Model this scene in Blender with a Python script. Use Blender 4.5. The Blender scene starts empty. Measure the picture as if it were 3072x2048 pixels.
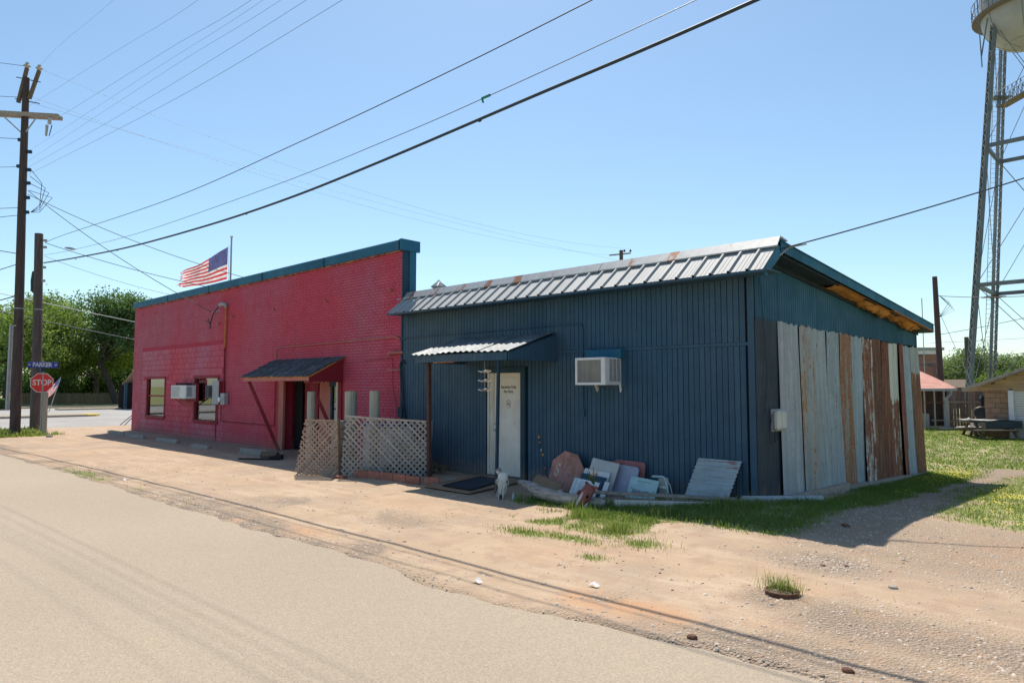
import bpy, bmesh, math, random
import numpy as np
from mathutils import Vector, Matrix
R = math.radians
random.seed(7); rng = np.random.default_rng(7)
sc = bpy.context.scene
COL = sc.collection

# ------------------------------------------------------------------ camera
cd = bpy.data.cameras.new('camera'); cam = bpy.data.objects.new('camera', cd); COL.objects.link(cam)
cd.lens = 24.0; cd.sensor_width = 36.0; cd.clip_start = 0.1; cd.clip_end = 5000
cam.location = (4.6, -10.47, 1.95)
cam.rotation_euler = (R(90 + 3.76), 0, R(43.31))
sc.camera = cam
# ------------------------------------------------------------------ sky, sun, exposure
w = bpy.data.worlds.new('World'); sc.world = w; w.use_nodes = True
wn = w.node_tree.nodes; wl = w.node_tree.links; wn.clear()
sky = wn.new('ShaderNodeTexSky'); sky.sky_type = 'NISHITA'; sky.sun_disc = False
SUN_EL = 59.0; SUN_AZ = -45.7
sky.sun_elevation = R(SUN_EL); sky.sun_rotation = R(SUN_AZ)
sky.altitude = 0; sky.air_density = 1.0; sky.dust_density = 0.5; sky.ozone_density = 1.9
bg = wn.new('ShaderNodeBackground'); bg.inputs[1].default_value = 0.100
wo = wn.new('ShaderNodeOutputWorld'); tn = wn.new('ShaderNodeMix'); tn.data_type = 'RGBA'; tn.blend_type = 'MULTIPLY'; tn.inputs[0].default_value = 1.0; tn.inputs[7].default_value = (.90, .995, .97, 1)
wl.new(sky.outputs[0], tn.inputs[6]); wl.new(tn.outputs[2], bg.inputs[0]); wl.new(bg.outputs[0], wo.inputs[0])
sl = bpy.data.lights.new('sun', 'SUN'); sl.energy = 3.8; sl.angle = R(0.5); sl.color = (1.0, 0.92, 0.80)
sun = bpy.data.objects.new('sun', sl); COL.objects.link(sun)
sun.rotation_euler = Vector((-0.43, 0.42, 1.0)).to_track_quat('Z', 'Y').to_euler(); sun.location = (0, 0, 40)
sc.view_settings.view_transform = 'Standard'; sc.view_settings.look = 'None'
sc.view_settings.exposure = 0.66; sc.view_settings.gamma = 1.0
sc.view_settings.use_curve_mapping = False
sc.cycles.max_bounces = 6; sc.cycles.transparent_max_bounces = 12

# ------------------------------------------------------------------ noise on arrays
def vn(x, y, s=0):
    x = np.asarray(x, float); y = np.asarray(y, float)
    xi = np.floor(x); yi = np.floor(y); xf = x - xi; yf = y - yi
    def h(a, b): 
        v = np.sin(a * 127.1 + b * 311.7 + s * 74.7) * 43758.5453
        return v - np.floor(v)
    u = xf * xf * (3 - 2 * xf); v = yf * yf * (3 - 2 * yf)
    return (h(xi, yi) * (1 - u) + h(xi + 1, yi) * u) * (1 - v) + (h(xi, yi + 1) * (1 - u) + h(xi + 1, yi + 1) * u) * v
def fb(x, y, s=0, o=4):
    t = 0; a = 0.5
    for k in range(o):
        t = t + a * vn(np.asarray(x) * 2**k, np.asarray(y) * 2**k, s + k * 3.1); a *= 0.5
    return t / 0.9375
def ss(a, b, x): 
    t = np.clip((np.asarray(x, float) - a) / (b - a), 0, 1); return t * t * (3 - 2 * t)
def bx(x, a, b, w): return ss(a - w, a + w, x) * (1 - ss(b - w, b + w, x))

def road_edge(x):
    return np.interp(np.asarray(x, float), [-25, -19.4, -10.5, -3.4, -.6, 1.0, 2.2, 3.2, 5], [-6.25, -6.2, -6.04, -5.95, -6.02, -5.88, -5.72, -5.62, -5.55]) + 0.28 * (fb(np.asarray(x) * 0.6, np.asarray(x) * 0 + 3.3, 5) - 0.5) + 0.16 * (fb(np.asarray(x) * 2.6, np.asarray(x) * 0, 9) - 0.5)
def gh(x, y):
    x = np.asarray(x, float); y = np.asarray(y, float)
    z = 0.17 * np.exp(-((x - 0.7) / 2.2) ** 2 - (np.where(y > -.3, (y + .3) / 1.5, (y + .3) / 2.6)) ** 2)
    z = z - 0.33 * ss(0.3, 10, y) * ss(-1.5, -0.2, x) * (1 - 0.62 * ss(12, 22, y)) * (1 - ss(22, 27, y)) 
    und = 0.05 * (fb(x * 0.5, y * 0.5, 2, 3) - 0.5) + 0.014 * (fb(x * 3.1, y * 3.1, 4, 3) - 0.5)
    ry = y + .25 * np.sin(x * .35) + .1 * np.sin(x * .9 + 1)
    und = und - .014 * (np.exp(-((ry + 4.75) / .16) ** 2) + np.exp(-((ry + 3.25) / .16) ** 2)) * ss(.35, .6, fb(x * .4, x * 0 + 7, 71)) - .012 * (np.exp(-((y + 3.6 - .32 * (x + 9)) / .15) ** 2) + np.exp(-((y + 2.2 - .32 * (x + 9)) / .15) ** 2)) * ss(-15, -13, x) * (1 - ss(-7.5, -6, x))
    z = z + und * (1 - ss(-30, -34, x) * 1.0)
    e = road_edge(x)
    lip = ss(e - 0.10, e + 0.10, y)
    far = ss(-31.5, -33.5, x) + ss(-17.5, -16.5, -y * 0 - 17) * 0
    z = z * lip + (0.022 * lip - 0.05 * (1 - lip))
    z = np.where(y < -15.6, 0.01 + und, z)
    z = np.where(x < -33, -0.05, z) + np.where(x < -33, 0, 0)
    z = np.where(x < -67.5, 0.03, z)
    return z
def g1(x, y): return float(gh(x, y))

# masks 0..1
def m_grass(x, y):
    n = fb(x * 1.3, y * 1.3, 11); n2 = fb(x * 4, y * 4, 12)
    d = np.zeros_like(np.asarray(x, float))
    a = bx(x, -3.3, 1.2, 0.25) * bx(y, -2.0 - 0.2 * (n - .5), -0.15, 0.2)
    a = a * np.where(np.asarray(x) < -.1, 1 - .9 * ss(-1.50, -1.32, np.asarray(y) - .55 * (np.asarray(x) + 2.0) * (np.asarray(x) > -2.0)), 1.0)
    a = np.maximum(a, bx(x, -0.12, 1.15 + 0.5 * (n - .5), 0.2) * bx(y, -1.3, 10.6, 0.3) * (1 - .93 * (1 - ss(.22, .34, x - .12 * np.clip(np.asarray(y) + .4, 0, 2))) * (1 - ss(3.2, 4.2, y)) * ss(-.6, -.35, y)))
    b = bx(x, -2.4 + 0.6 * (n - .5), -0.25, 0.25) * bx(y, -3.15 + 0.35 * x * 0 - 0.5 * (n - .5), -2.0, 0.25) * ss(0.42, 0.56, n * .6 + n2 * .4)
    b2 = np.exp(-((x + 0.85) / .4) ** 2 - ((y + 3.6) / .13) ** 2) + np.exp(-((x - 0.0) / .22) ** 2 - ((y + 3.3) / .16) ** 2) + np.exp(-((x + 0.1) / .14) ** 2 - ((y + 4.15) / .10) ** 2) * .8 + np.exp(-((x + 1.5) / .35) ** 2 - ((y + 3.75) / .13) ** 2)
    edge = 2.05 + 0.5 * (n - .5) - 0.12 * (y - 2)
    r = ss(edge - .2, edge + .35, x) * ss(0.55 + 0.9 * (n2 - .5), 1.3, y + 0.10 * (x - 2)) 
    far = ss(9.5, 11.0, y + 1.5 * (n - .5))
    path = np.exp(-((x - 1.45 - .10 * (y - 9)) / (.45)) ** 2) * bx(y, 5.5, 12.2, .7) + 0.9 * np.exp(-((x - 3.0 - .8*(n-.5)) / 2.2) ** 2) * bx(y, 11.3, 12.6, .5)+ 0.7 * np.exp(-((x - 2.0) / 2.0) ** 2) * bx(y, 15.5, 16.3, .5)
    l = np.maximum(r, far) * (1 - np.clip(path, 0, 1)) * (0.35 + 0.65 * ss(0.3, 0.5, n2))
    l = l * ss(-2.0, 0.0, x + 6)
    lv = bx(x, -33, -27.2, 1.0) * bx(y, -5.3, -3.0, .5) * ss(.35, .6, n) + bx(x, -14.5, -9.5, 1.0) * bx(y, -6.0, -5.7, .12) * ss(.55, .62, n)
    far2 = np.where(np.asarray(x) < -67, 1.0, 0.0) * ss(.3, .5, n) + np.where((np.asarray(y) > 30) & (np.asarray(x) > -30), .8, 0) + np.where(np.asarray(y) < -17, .8, 0)
    d = np.clip(np.maximum.reduce([a * (.55 + .45 * ss(.3, .5, n2)), b, b2, l, lv, far2]), 0, 1)
    return d
def m_gravel(x, y):
    n = fb(x * .8, y * .8, 21); n2 = fb(x * 2.7, y * 2.7, 22)
    e = road_edge(x)
    a = ss(e - .1, e + .05, y) * (1 - ss(e + .25 + .9 * (n - .5), e + 1.1 + .9 * (n - .5), y)) * (.25 + .75 * ss(.38, .6, n2)) * (.35 + .65 * ss(.4, .58, n))
    b = ss(.3, 1.0, x) * (1 - ss(1.8, 2.6, x)) * ss(-2.6, -1.2, y) * .95
    c = np.exp(-((x - 1.9) / .55) ** 2 - ((y + 2.75) / .42) ** 2) * 1.2
    d = ss(1.8, 2.6, x) * np.exp(-((y + 4.4 ) / .55) ** 2)
    f = ss(.5, 1.8, x) * bx(y, -2.6, .9, .7) * .55
    g = np.exp(-((x - 2.0) / .35) ** 2 - ((y + 4.3) / .28) ** 2)
    h = bx(x, -7, -2.5, 1.2) * bx(y, -5.2, -3.9, .5) * ss(.42, .6, n) * .75
    k = bx(x, -24, -12, 1.0) * bx(y, -1.6, 0.1, .3) * .6
    return np.clip(np.maximum.reduce([a, b, c, d, f, g, h, k]), 0, 1)
def m_orange(x, y):
    n = fb(x * .9, y * .9, 31)
    e = road_edge(x)
    a = bx(x, -1.5, 3.2, .6) * np.exp(-((y - e - .55 - .3 * (n - .5)) / .3) ** 2)
    a = np.maximum(a, bx(x, -5.2, -3.6, .4) * np.exp(-((y - e - .3) / .22) ** 2))
    b = np.exp(-((x - 3.3) / .6) ** 2 - ((y + 1.5) / 1.3) ** 2) * ss(.4, .6, n)
    c = bx(x, -.5, 1.8, .8) * bx(y, -4.3, -3.2, .5) * .4 * n
    return np.clip(a * ss(.3, .55, n) + b + c + .35 * ss(.5, .75, n), 0, 1)

# ------------------------------------------------------------------ materials
class NT:
    def __init__(s, name):
        m = bpy.data.materials.new(name); m.use_nodes = True; s.m = m; s.t = m.node_tree; s.n = s.t.nodes; s.l = s.t.links
        s.n.clear(); s.out = s.n.new('ShaderNodeOutputMaterial'); s.b = s.n.new('ShaderNodeBsdfPrincipled'); s.l.new(s.b.outputs[0], s.out.inputs[0])
    def put(s, sock, v):
        if hasattr(v, 'is_linked') or isinstance(v, bpy.types.NodeSocket): s.l.new(v, sock)
        elif isinstance(v, (tuple, list)) and len(v) == 3 and sock.type == 'RGBA': sock.default_value = (*v, 1)
        else: sock.default_value = v
    def pos(s, scale=(1, 1, 1), obj=False):
        if obj: g = s.n.new('ShaderNodeTexCoord').outputs['Object']
        else: g = s.n.new('ShaderNodeNewGeometry').outputs['Position']
        mp = s.n.new('ShaderNodeVectorMath'); mp.operation = 'MULTIPLY'; s.l.new(g, mp.inputs[0]); mp.inputs[1].default_value = scale
        return mp.outputs[0]
    def noise(s, vec, sc=5, det=4, rough=.55, dist=0):
        n = s.n.new('ShaderNodeTexNoise'); s.l.new(vec, n.inputs['Vector']); n.inputs['Scale'].default_value = sc; n.inputs['Detail'].default_value = det; n.inputs['Roughness'].default_value = rough; n.inputs['Distortion'].default_value = dist
        return n.outputs['Fac']
    def voro(s, vec, sc=5, out='Distance', feat='F1'):
        n = s.n.new('ShaderNodeTexVoronoi'); n.feature = feat; s.l.new(vec, n.inputs['Vector']); n.inputs['Scale'].default_value = sc
        return n.outputs[out]
    def ramp(s, f, a, b, c0=(0, 0, 0), c1=(1, 1, 1)):
        r = s.n.new('ShaderNodeValToRGB'); s.put(r.inputs[0], f); r.color_ramp.elements[0].position = a; r.color_ramp.elements[1].position = b
        r.color_ramp.elements[0].color = (*c0, 1); r.color_ramp.elements[1].color = (*c1, 1); return r.outputs[0]
    def mix(s, f, a, b, mode='MIX'):
        n = s.n.new('ShaderNodeMix'); n.data_type = 'RGBA'; n.blend_type = mode
        s.put(n.inputs[0], f); s.put(n.inputs[6], a); s.put(n.inputs[7], b); return n.outputs[2]
    def math(s, op, a, b=0.0):
        n = s.n.new('ShaderNodeMath'); n.operation = op; s.put(n.inputs[0], a); s.put(n.inputs[1], b); return n.outputs[0]
    def attr(s, name):
        n = s.n.new('ShaderNodeAttribute'); n.attribute_name = name; return n.outputs['Fac']
    def rnd(s): return s.n.new('ShaderNodeObjectInfo').outputs['Random']
    def bump(s, h, st=.3, d=.01):
        n = s.n.new('ShaderNodeBump'); n.inputs['Strength'].default_value = st; n.inputs['Distance'].default_value = d; s.put(n.inputs['Height'], h); s.l.new(n.outputs[0], s.b.inputs['Normal'])
    def done(s, col=None, rough=.8, metal=0.0, spec=.5):
        if col is not None: s.put(s.b.inputs['Base Color'], col)
        s.put(s.b.inputs['Roughness'], rough); s.put(s.b.inputs['Metallic'], metal); s.b.inputs['Specular IOR Level'].default_value = spec
        return s.m
def sc3(c, k): return tuple(min(1, v * k) for v in c)
def simple(name, c, c2=None, rough=.75, scale=6, stretch=(1, 1, 1), bump=.15, metal=0., spec=.4, vary=.12, lo=.35, hi=.65, det=5):
    n = NT(name); p = n.pos(stretch); f = n.noise(p, scale, det)
    c2 = c2 or sc3(c, .72)
    col = n.mix(n.ramp(f, lo, hi), c, c2)
    if vary:
        r = n.ramp(n.rnd(), 0, 1, (1 - vary,) * 3, (1 + vary * .6,) * 3); col = n.mix(1.0, col, r, 'MULTIPLY')
    if bump: n.bump(n.noise(p, scale * 6, 4), bump, .004)
    return n.done(col, rough, metal, spec)
MT = {}
def paint_wall(name, c, dark, pale, wear=None):
    n = NT(name); p = n.pos()
    big = n.noise(n.pos((1, 1, .45)), .35, 2); mid = n.noise(p, 2.3, 5); fine = n.noise(p, 28, 4)
    col = n.mix(n.ramp(big, .38, .62), c, pale); col = n.mix(n.math('MULTIPLY', n.ramp(mid, .4, .75), .35), col, dark)
    col = n.mix(1.0, col, n.ramp(fine, .3, .7, (.88,) * 3, (1.08,) * 3), 'MULTIPLY')
    col = n.mix(1.0, col, n.ramp(n.rnd(), 0, 1, (.92,) * 3, (1.06,) * 3), 'MULTIPLY')
    if wear: col = n.mix(n.ramp(n.noise(p, 16, 6, .7), .72, .75), col, wear)
    sz = n.n.new('ShaderNodeSeparateXYZ'); n.l.new(p, sz.inputs[0]); mud = n.math('SUBTRACT', n.math('MULTIPLY', n.noise(n.pos((3, 3, 1.2)), 2.0, 6, .7), .75), sz.outputs[2])
    col = n.mix(n.math('MULTIPLY', n.ramp(mud, .0, .42), .6), col, (.27, .2, .15))
    run = n.noise(n.pos((7, 7, .25)), 1.3, 5, .6); col = n.mix(n.math('MULTIPLY', n.ramp(run, .56, .72), .28), col, pale)
    n.bump(n.noise(p, 90, 5), .12, .003)
    return n.done(col, n.ramp(mid, .3, .7, (.5,) * 3, (.7,) * 3), 0, .22)
MT['red'] = paint_wall('red_wall_paint', (.56, .062, .105), (.44, .048, .085), (.46, .13, .20), (.55, .22, .18))
MT['redtrim'] = paint_wall('red_trim_paint', (.24, .022, .035), (.17, .015, .025), (.27, .03, .045))
MT['salmon'] = paint_wall('salmon_trim', (.48, .18, .15), (.40, .12, .11), (.5, .2, .17))
MT['navy'] = paint_wall('navy_board_paint', (.036, .096, .163), (.026, .066, .115), (.068, .115, .155), (.14, .18, .20))
MT['teal'] = paint_wall('teal_metal_paint', (.018, .115, .20), (.014, .08, .14), (.03, .15, .24))
MT['tealdark'] = paint_wall('dark_teal_trim', (.017, .052, .085), (.013, .036, .06), (.026, .07, .105))
MT['darksheet'] = paint_wall('charcoal_sheet', (.045, .06, .08), (.03, .042, .056), (.055, .07, .09))
MT['corrteal'] = paint_wall('teal_siding', (.022, .092, .15), (.016, .068, .115), (.032, .11, .17))
def galv(name, base=(.34, .37, .38), rust=0.0, rustcol=(.20, .085, .045), white=0.0, axis='z', seed=0, metal=.12, topclean=0.0):
    n = NT(name); st = {'z': (9, 9, .45), 'x': (1, 9, 9)}[axis]
    p = n.pos(st); q = n.pos()
    a = n.n.new('ShaderNodeVectorMath'); a.operation = 'ADD'; n.l.new(p, a.inputs[0]); a.inputs[1].default_value = (seed * 3.7, seed * 1.3, seed * 2.1); p = a.outputs[0]
    streak = n.noise(p, 1.0, 5, .6); sp = n.noise(q, 45, 4, .7); bl = n.noise(q, 5, 5, .65)
    base = (base[0] * 1.22, base[1] * 1.26, base[2] * 1.30); rustcol = sc3(rustcol, 1.35)
    col = n.mix(n.ramp(streak, .3, .7), sc3(base, .6), sc3(base, 1.2))
    col = n.mix(n.math('MULTIPLY', n.ramp(sp, .35, .65), .7), col, sc3(base, .62))
    col = n.mix(n.math('MULTIPLY', n.ramp(bl, .5, .68), .6), col, (.50, .53, .54)); col = n.mix(n.math('MULTIPLY', n.ramp(n.noise(q, 2.4, 5, .7), .5, .72), .45), col, sc3(base, .55)); col = n.mix(n.math('MULTIPLY', n.ramp(n.noise(n.pos((34, 34, .6)) if axis == 'z' else n.pos((1, 34, 34)), 1, 3, .6), .45, .62), .4), col, sc3(base, .5))  # last mix: fine dark streaks paint the shade of the flutes into the colour
    if white: col = n.mix(n.ramp(n.noise(p, .7, 3), .62 - .3 * white, .68 - .3 * white), col, (.62, .60, .55))
    if rust:
        f = n.math('ADD', n.math('MULTIPLY', streak, .65), n.math('MULTIPLY', bl, .35))
        if topclean:
            sx = n.n.new('ShaderNodeSeparateXYZ'); n.l.new(q, sx.inputs[0])
            f = n.math('SUBTRACT', f, n.math('MULTIPLY', n.ramp(n.math('DIVIDE', sx.outputs[2], 3.0), topclean - .12, topclean + .08), .5))
        rc = n.mix(n.ramp(n.noise(q, 18, 5), .35, .65), rustcol, sc3(rustcol, .55)); rc = n.mix(n.ramp(n.noise(p, 2.2, 4), .5, .7), rc, (.36, .19, .10))
        lo = .62 - .32 * rust; col = n.mix(n.ramp(f, lo, lo + .05), col, rc)
    n.bump(n.noise(q, 60, 4), .2, .002)
    return n.done(col, n.ramp(bl, .3, .7, (.5,) * 3, (.7,) * 3), metal, .35)
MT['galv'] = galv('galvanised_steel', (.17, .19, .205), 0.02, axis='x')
MT['apron'] = simple('pale_roof_metal', (.37, .385, .395), (.31, .325, .34), .65, 1.5, (1, 1, 1), .05, .05, .35, .08)
def ridge():
    n = NT('ridge_metal_rust_spots'); q = n.pos(); s2 = n.pos((1.0, .3, .3))
    f = n.noise(s2, 2.4, 6, .7); col = n.mix(n.ramp(n.noise(q, 9, 4), .3, .7), (.40, .415, .43), (.31, .325, .34))
    sx = n.n.new('ShaderNodeSeparateXYZ'); n.l.new(q, sx.inputs[0])
    wv = n.n.new('ShaderNodeMath'); wv.operation = 'PINGPONG'; n.l.new(sx.outputs[0], wv.inputs[0]); wv.inputs[1].default_value = .46
    g = n.math('ADD', n.math('MULTIPLY', wv.outputs[0], .32), n.math('MULTIPLY', f, .75))
    amt = n.ramp(n.math('MULTIPLY', sx.outputs[0], -.11), .05, .7)
    g = n.math('ADD', g, n.math('MULTIPLY', amt, .05))
    col = n.mix(n.ramp(g, .545, .575), col, n.mix(n.ramp(n.noise(q, 30, 4), .4, .6), (.33, .14, .07), (.2, .085, .05)))
    return n.done(col, .5, .3)
MT['ridge'] = ridge()
MT['white'] = simple('white_enamel', (.74, .75, .76), (.64, .66, .68), .4, 5, bump=.03, vary=.03)
MT['offwhite'] = simple('weathered_white_paint', (.68, .66, .60), (.52, .49, .43), .6, 7, (1, 1, .3), bump=.15, vary=.05)
def doorm():
    n = NT('dirty_white_door'); q = n.pos(); sx = n.n.new('ShaderNodeSeparateXYZ'); n.l.new(q, sx.inputs[0])
    col = n.mix(n.ramp(n.noise(q, 2.2, 5), .35, .7), (.72, .72, .69), (.60, .58, .54))
    col = n.mix(n.math('MULTIPLY', n.ramp(n.noise(n.pos((3, 3, 1)), 3.1, 5, .7), .56, .72), .4), col, (.36, .33, .28))
    col = n.mix(n.math('MULTIPLY', n.ramp(n.math('ADD', n.math('MULTIPLY', sx.outputs[2], .4), n.math('MULTIPLY', n.noise(q, 1.5, 4), .35)), .75, 1.02), .55), col, (.80, .66, .46))
    n.bump(n.noise(q, 60, 3), .05, .002)
    return n.done(col, .5)
MT['door'] = doorm()
MT['black'] = simple('black_print', (.03, .03, .03), None, .6, 5, bump=0, vary=0)
MT['dark'] = simple('dark_interior', (.012, .012, .014), None, .9, 5, bump=0, vary=0)
MT['rubber'] = simple('navy_rubber_mat', (.018, .035, .055), (.05, .06, .07), .8, 7, bump=.5, vary=0, lo=.5, hi=.75)
MT['stop'] = simple('stop_red', (.78, .025, .025), (.72, .022, .022), .4, 3, bump=0, vary=0)
MT['signblue'] = simple('sign_blue', (.02, .06, .42), None, .4, 3, bump=0, vary=0)
MT['pole'] = simple('creosote_pole_wood', (.10, .07, .062), (.05, .038, .04), .85, 4, (6, 6, .35), .6, vary=.1)
MT['poleg'] = simple('grey_pole_wood', (.13, .105, .095), (.07, .06, .06), .85, 4, (6, 6, .35), .6, vary=.1)
MT['post'] = simple('grey_timber_post', (.46, .45, .37), (.30, .30, .25), .85, 5, (7, 7, .5), .6, vary=.12)
MT['slat'] = simple('tan_lattice_wood', (.42, .31, .24), (.30, .22, .18), .8, 9, (2, 2, 2), .3, vary=.22)
MT['slat2'] = simple('grey_lattice_wood', (.42, .37, .33), (.32, .28, .26), .8, 9, (2, 2, 2), .3, vary=.2)
MT['oldwood'] = simple('weathered_brown_wood', (.20, .14, .09), (.11, .08, .055), .85, 6, (3, 3, .8), .5, vary=.15)
MT['greywood'] = simple('weathered_grey_wood', (.38, .33, .29), (.22, .19, .17), .85, 6, (1.2, 4, 4), .5, vary=.2)
MT['log'] = simple('driftwood', (.46, .42, .38), (.22, .195, .18), .85, 5, (.7, 5, 5), .9, vary=.05)
MT['fence'] = simple('aged_fence_board', (.25, .19, .17), (.15, .115, .105), .85, 3, (9, 9, .4), .4, vary=.3)
MT['tanfence'] = simple('tan_fence_board', (.22, .17, .09), (.15, .115, .065), .85, 3, (5, 5, .4), .4, vary=.2)
MT['pinkbrick'] = simple('pink_concrete_edging', (.40, .17, .125), (.30, .12, .09), .85, 12, bump=.4, vary=.12)
MT['conc'] = simple('concrete', (.36, .34, .30), (.25, .235, .21), .88, 9, bump=.5, vary=.15)
MT['kerb'] = simple('pale_kerb', (.42, .36, .28), (.32, .27, .21), .88, 4, bump=.2, vary=.1)
MT['yellow'] = simple('yellow_kerb_paint', (.62, .42, .08), (.45, .32, .1), .7, 4, bump=.1, vary=0)
MT['metalgrey'] = simple('grey_paint_metal', (.38, .41, .43), (.30, .33, .36), .5, 5, bump=.05, vary=.05)
MT['steel'] = simple('tower_steel', (.17, .20, .215), (.12, .14, .155), .55, 1.5, bump=.05, vary=.04, metal=.15)
MT['steelL'] = simple('tower_lacing_steel', (.36, .36, .32), (.24, .24, .22), .55, 1.5, bump=.0, vary=.04)
MT['tank'] = simple('tank_paint', (.38, .39, .39), (.31, .32, .32), .5, .8, bump=.05, vary=.02)
MT['wire'] = simple('cable_black', (.03, .05, .07), None, .6, 5, bump=0, vary=0)
MT['wiregrey'] = simple('aluminium_wire', (.07, .095, .13), None, .5, 5, bump=0, vary=0)
MT['rustpost'] = simple('rust_brown_post', (.10, .05, .04), (.06, .03, .03), .7, 7, bump=.2, vary=.05)
MT['rust'] = simple('rusty_iron', (.20, .085, .05), (.10, .05, .035), .85, 14, bump=.5, vary=.1)
MT['orange'] = simple('raw_orange_insulation', (.55, .24, .055), (.36, .13, .03), .9, 9, bump=.8, vary=.05)
MT['bone'] = simple('bleached_bone', (.62, .63, .60), (.46, .46, .43), .7, 14, bump=.4, vary=0)
MT['shake'] = simple('black_wood_shake', (.030, .05, .065), (.17, .205, .23), .75, 6, (6, 1.2, 1.2), .6, vary=.6, lo=.45, hi=.75)
MT['brownblock'] = simple('brown_block', (.34, .22, .14), (.27, .17, .11), .85, 3, bump=.3, vary=.08)
MT['tanpaint'] = simple('tan_gable_paint', (.46, .32, .18), (.38, .26, .15), .8, 3, bump=.15, vary=.05)
MT['rolldoor'] = simple('white_roll_door', (.66, .67, .64), (.58, .59, .57), .5, 3, bump=.03, vary=.03)
MT['rustroof'] = simple('rusty_red_roof', (.42, .17, .13), (.50, .27, .20), .7, 2.5, (1, 1, 1), .2, vary=0)
MT['tarp'] = simple('dark_grey_cover', (.055, .075, .085), (.04, .055, .065), .85, 4, bump=.5, vary=0)
MT['tarpt'] = simple('faded_cover_top', (.40, .385, .36), (.31, .30, .28), .85, 4, bump=.5, vary=0)
MT['farwall'] = simple('far_wall', (.30, .2, .15), None, .85, 2, vary=0)
MT['bluebin'] = simple('blue_plastic', (.02, .12, .35), None, .5, 4, bump=0, vary=0)
MT['gold'] = simple('yellow_petal', (.75, .42, .05), (.6, .3, .03), .6, 9, bump=.1, vary=.1)
MT['pink'] = simple('pink_petal', (.6, .2, .2), None, .6, 9, bump=.1, vary=.1)
MT['insul'] = simple('glazed_porcelain', (.55, .55, .55), (.25, .22, .2), .2, 20, bump=0, vary=0)
MT['soot'] = simple('black_stove_paint', (.012, .022, .035), None, .5, 9, bump=.1, vary=0)
MT['sheetbrick'] = None
def far_brick():
    n = NT('far_red_brick'); g = n.n.new('ShaderNodeTexCoord').outputs['Object']
    sx = n.n.new('ShaderNodeSeparateXYZ'); n.l.new(g, sx.inputs[0]); cb = n.n.new('ShaderNodeCombineXYZ')
    n.l.new(n.math('ADD', sx.outputs[0], sx.outputs[1]), cb.inputs[0]); n.l.new(sx.outputs[2], cb.inputs[1])
    b = n.n.new('ShaderNodeTexBrick'); n.l.new(cb.outputs[0], b.inputs['Vector']); b.inputs['Scale'].default_value = 1.0
    b.inputs['Color1'].default_value = (.24, .085, .06, 1); b.inputs['Color2'].default_value = (.33, .13, .09, 1); b.inputs['Mortar'].default_value = (.33, .24, .2, 1)
    b.inputs['Brick Width'].default_value = .22; b.inputs['Row Height'].default_value = .085; b.inputs['Mortar Size'].default_value = .012
    f = n.ramp(n.noise(n.pos((.5, .5, 2)), .8, 4), .52, .62); col = n.mix(f, b.outputs['Color'], (.12, .09, .10))
    return n.done(col, .85)
MT['farbrick'] = far_brick()
def leaf(name, a, b, c):
    n = NT(name); p = n.pos(); at = n.attr('tint')
    col = n.mix(at, a, b); col = n.mix(n.ramp(n.noise(p, .45, 4), .42, .68), col, c)
    n.done(col, .6, 0, .25)
    tr = n.n.new('ShaderNodeBsdfTranslucent'); n.put(tr.inputs[0], n.mix(1.0, col, (1.0, 1.15, .55), 'MULTIPLY'))
    mx = n.n.new('ShaderNodeMixShader'); mx.inputs[0].default_value = .48; n.l.new(n.b.outputs[0], mx.inputs[1]); n.l.new(tr.outputs[0], mx.inputs[2]); n.l.new(mx.outputs[0], n.out.inputs[0])
    return n.m
MT['leafA'] = leaf('light_elm_leaf', (.16, .235, .065), (.26, .33, .11), (.19, .25, .08))
MT['leafB'] = leaf('dark_oak_leaf', (.085, .15, .06), (.14, .21, .09), (.10, .165, .075))
MT['leafC'] = leaf('bright_shrub_leaf', (.12, .2, .03), (.2, .27, .06), (.1, .16, .03))
MT['leafD'] = leaf('hazy_far_leaf', (.17, .24, .12), (.25, .29, .14), (.2, .25, .15))
MT['blade'] = leaf('grass_blade', (.10, .185, .045), (.29, .31, .10), (.20, .25, .075))
MT['flowerstuff'] = simple('yellow_wild_flowers', (.75, .62, .04), None, .6, 9, bump=0, vary=0)
MT['bark'] = simple('bark', (.07, .055, .045), (.04, .032, .028), .9, 3, (3, 3, .5), .6, vary=.1)
def glassm(name, tint=(.02, .03, .035), alpha=.45):
    n = NT(name); n.done(tint, .03, 0, .8)
    tr = n.n.new('ShaderNodeBsdfTransparent'); tr.inputs[0].default_value = (.75, .8, .78, 1)
    fr = n.n.new('ShaderNodeFresnel'); fr.inputs[0].default_value = 1.5
    gl = n.n.new('ShaderNodeBsdfGlossy'); gl.inputs['Roughness'].default_value = .015; gl.inputs[0].default_value = (.95, .97, 1, 1)
    mx = n.n.new('ShaderNodeMixShader'); n.l.new(n.math('ADD', n.math('MULTIPLY', fr.outputs[0], 1.2), .12), mx.inputs[0]); n.l.new(tr.outputs[0], mx.inputs[1]); n.l.new(gl.outputs[0], mx.inputs[2]); n.l.new(mx.outputs[0], n.out.inputs[0])
    return n.m
MT['glass'] = glassm('window_glass')
MT['blind'] = simple('blind_slat', (.42, .45, .36), None, .6, 5, bump=0, vary=.05)
MT['mirror'] = simple('silver_pinwheel', (.8, .8, .8), None, .15, 5, bump=0, vary=0, metal=1.0)
def board_junk(name, c, lines, lc=(.3, .3, .32)):
    return simple(name, c, sc3(c, .85), .6, 8, bump=.1, vary=.03)
MT['palegrey'] = board_junk('pale_grey_board', (.52, .53, .52), 0)
MT['paleaqua'] = board_junk('pale_aqua_paint', (.42, .60, .62), 0)
MT['lilac'] = board_junk('faded_lilac_board', (.36, .38, .50), 0)
MT['fadedred'] = simple('sunfaded_sign_red', (.52, .25, .22), (.33, .17, .125), .75, 5, bump=.25, vary=0, lo=.42, hi=.6)
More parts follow.
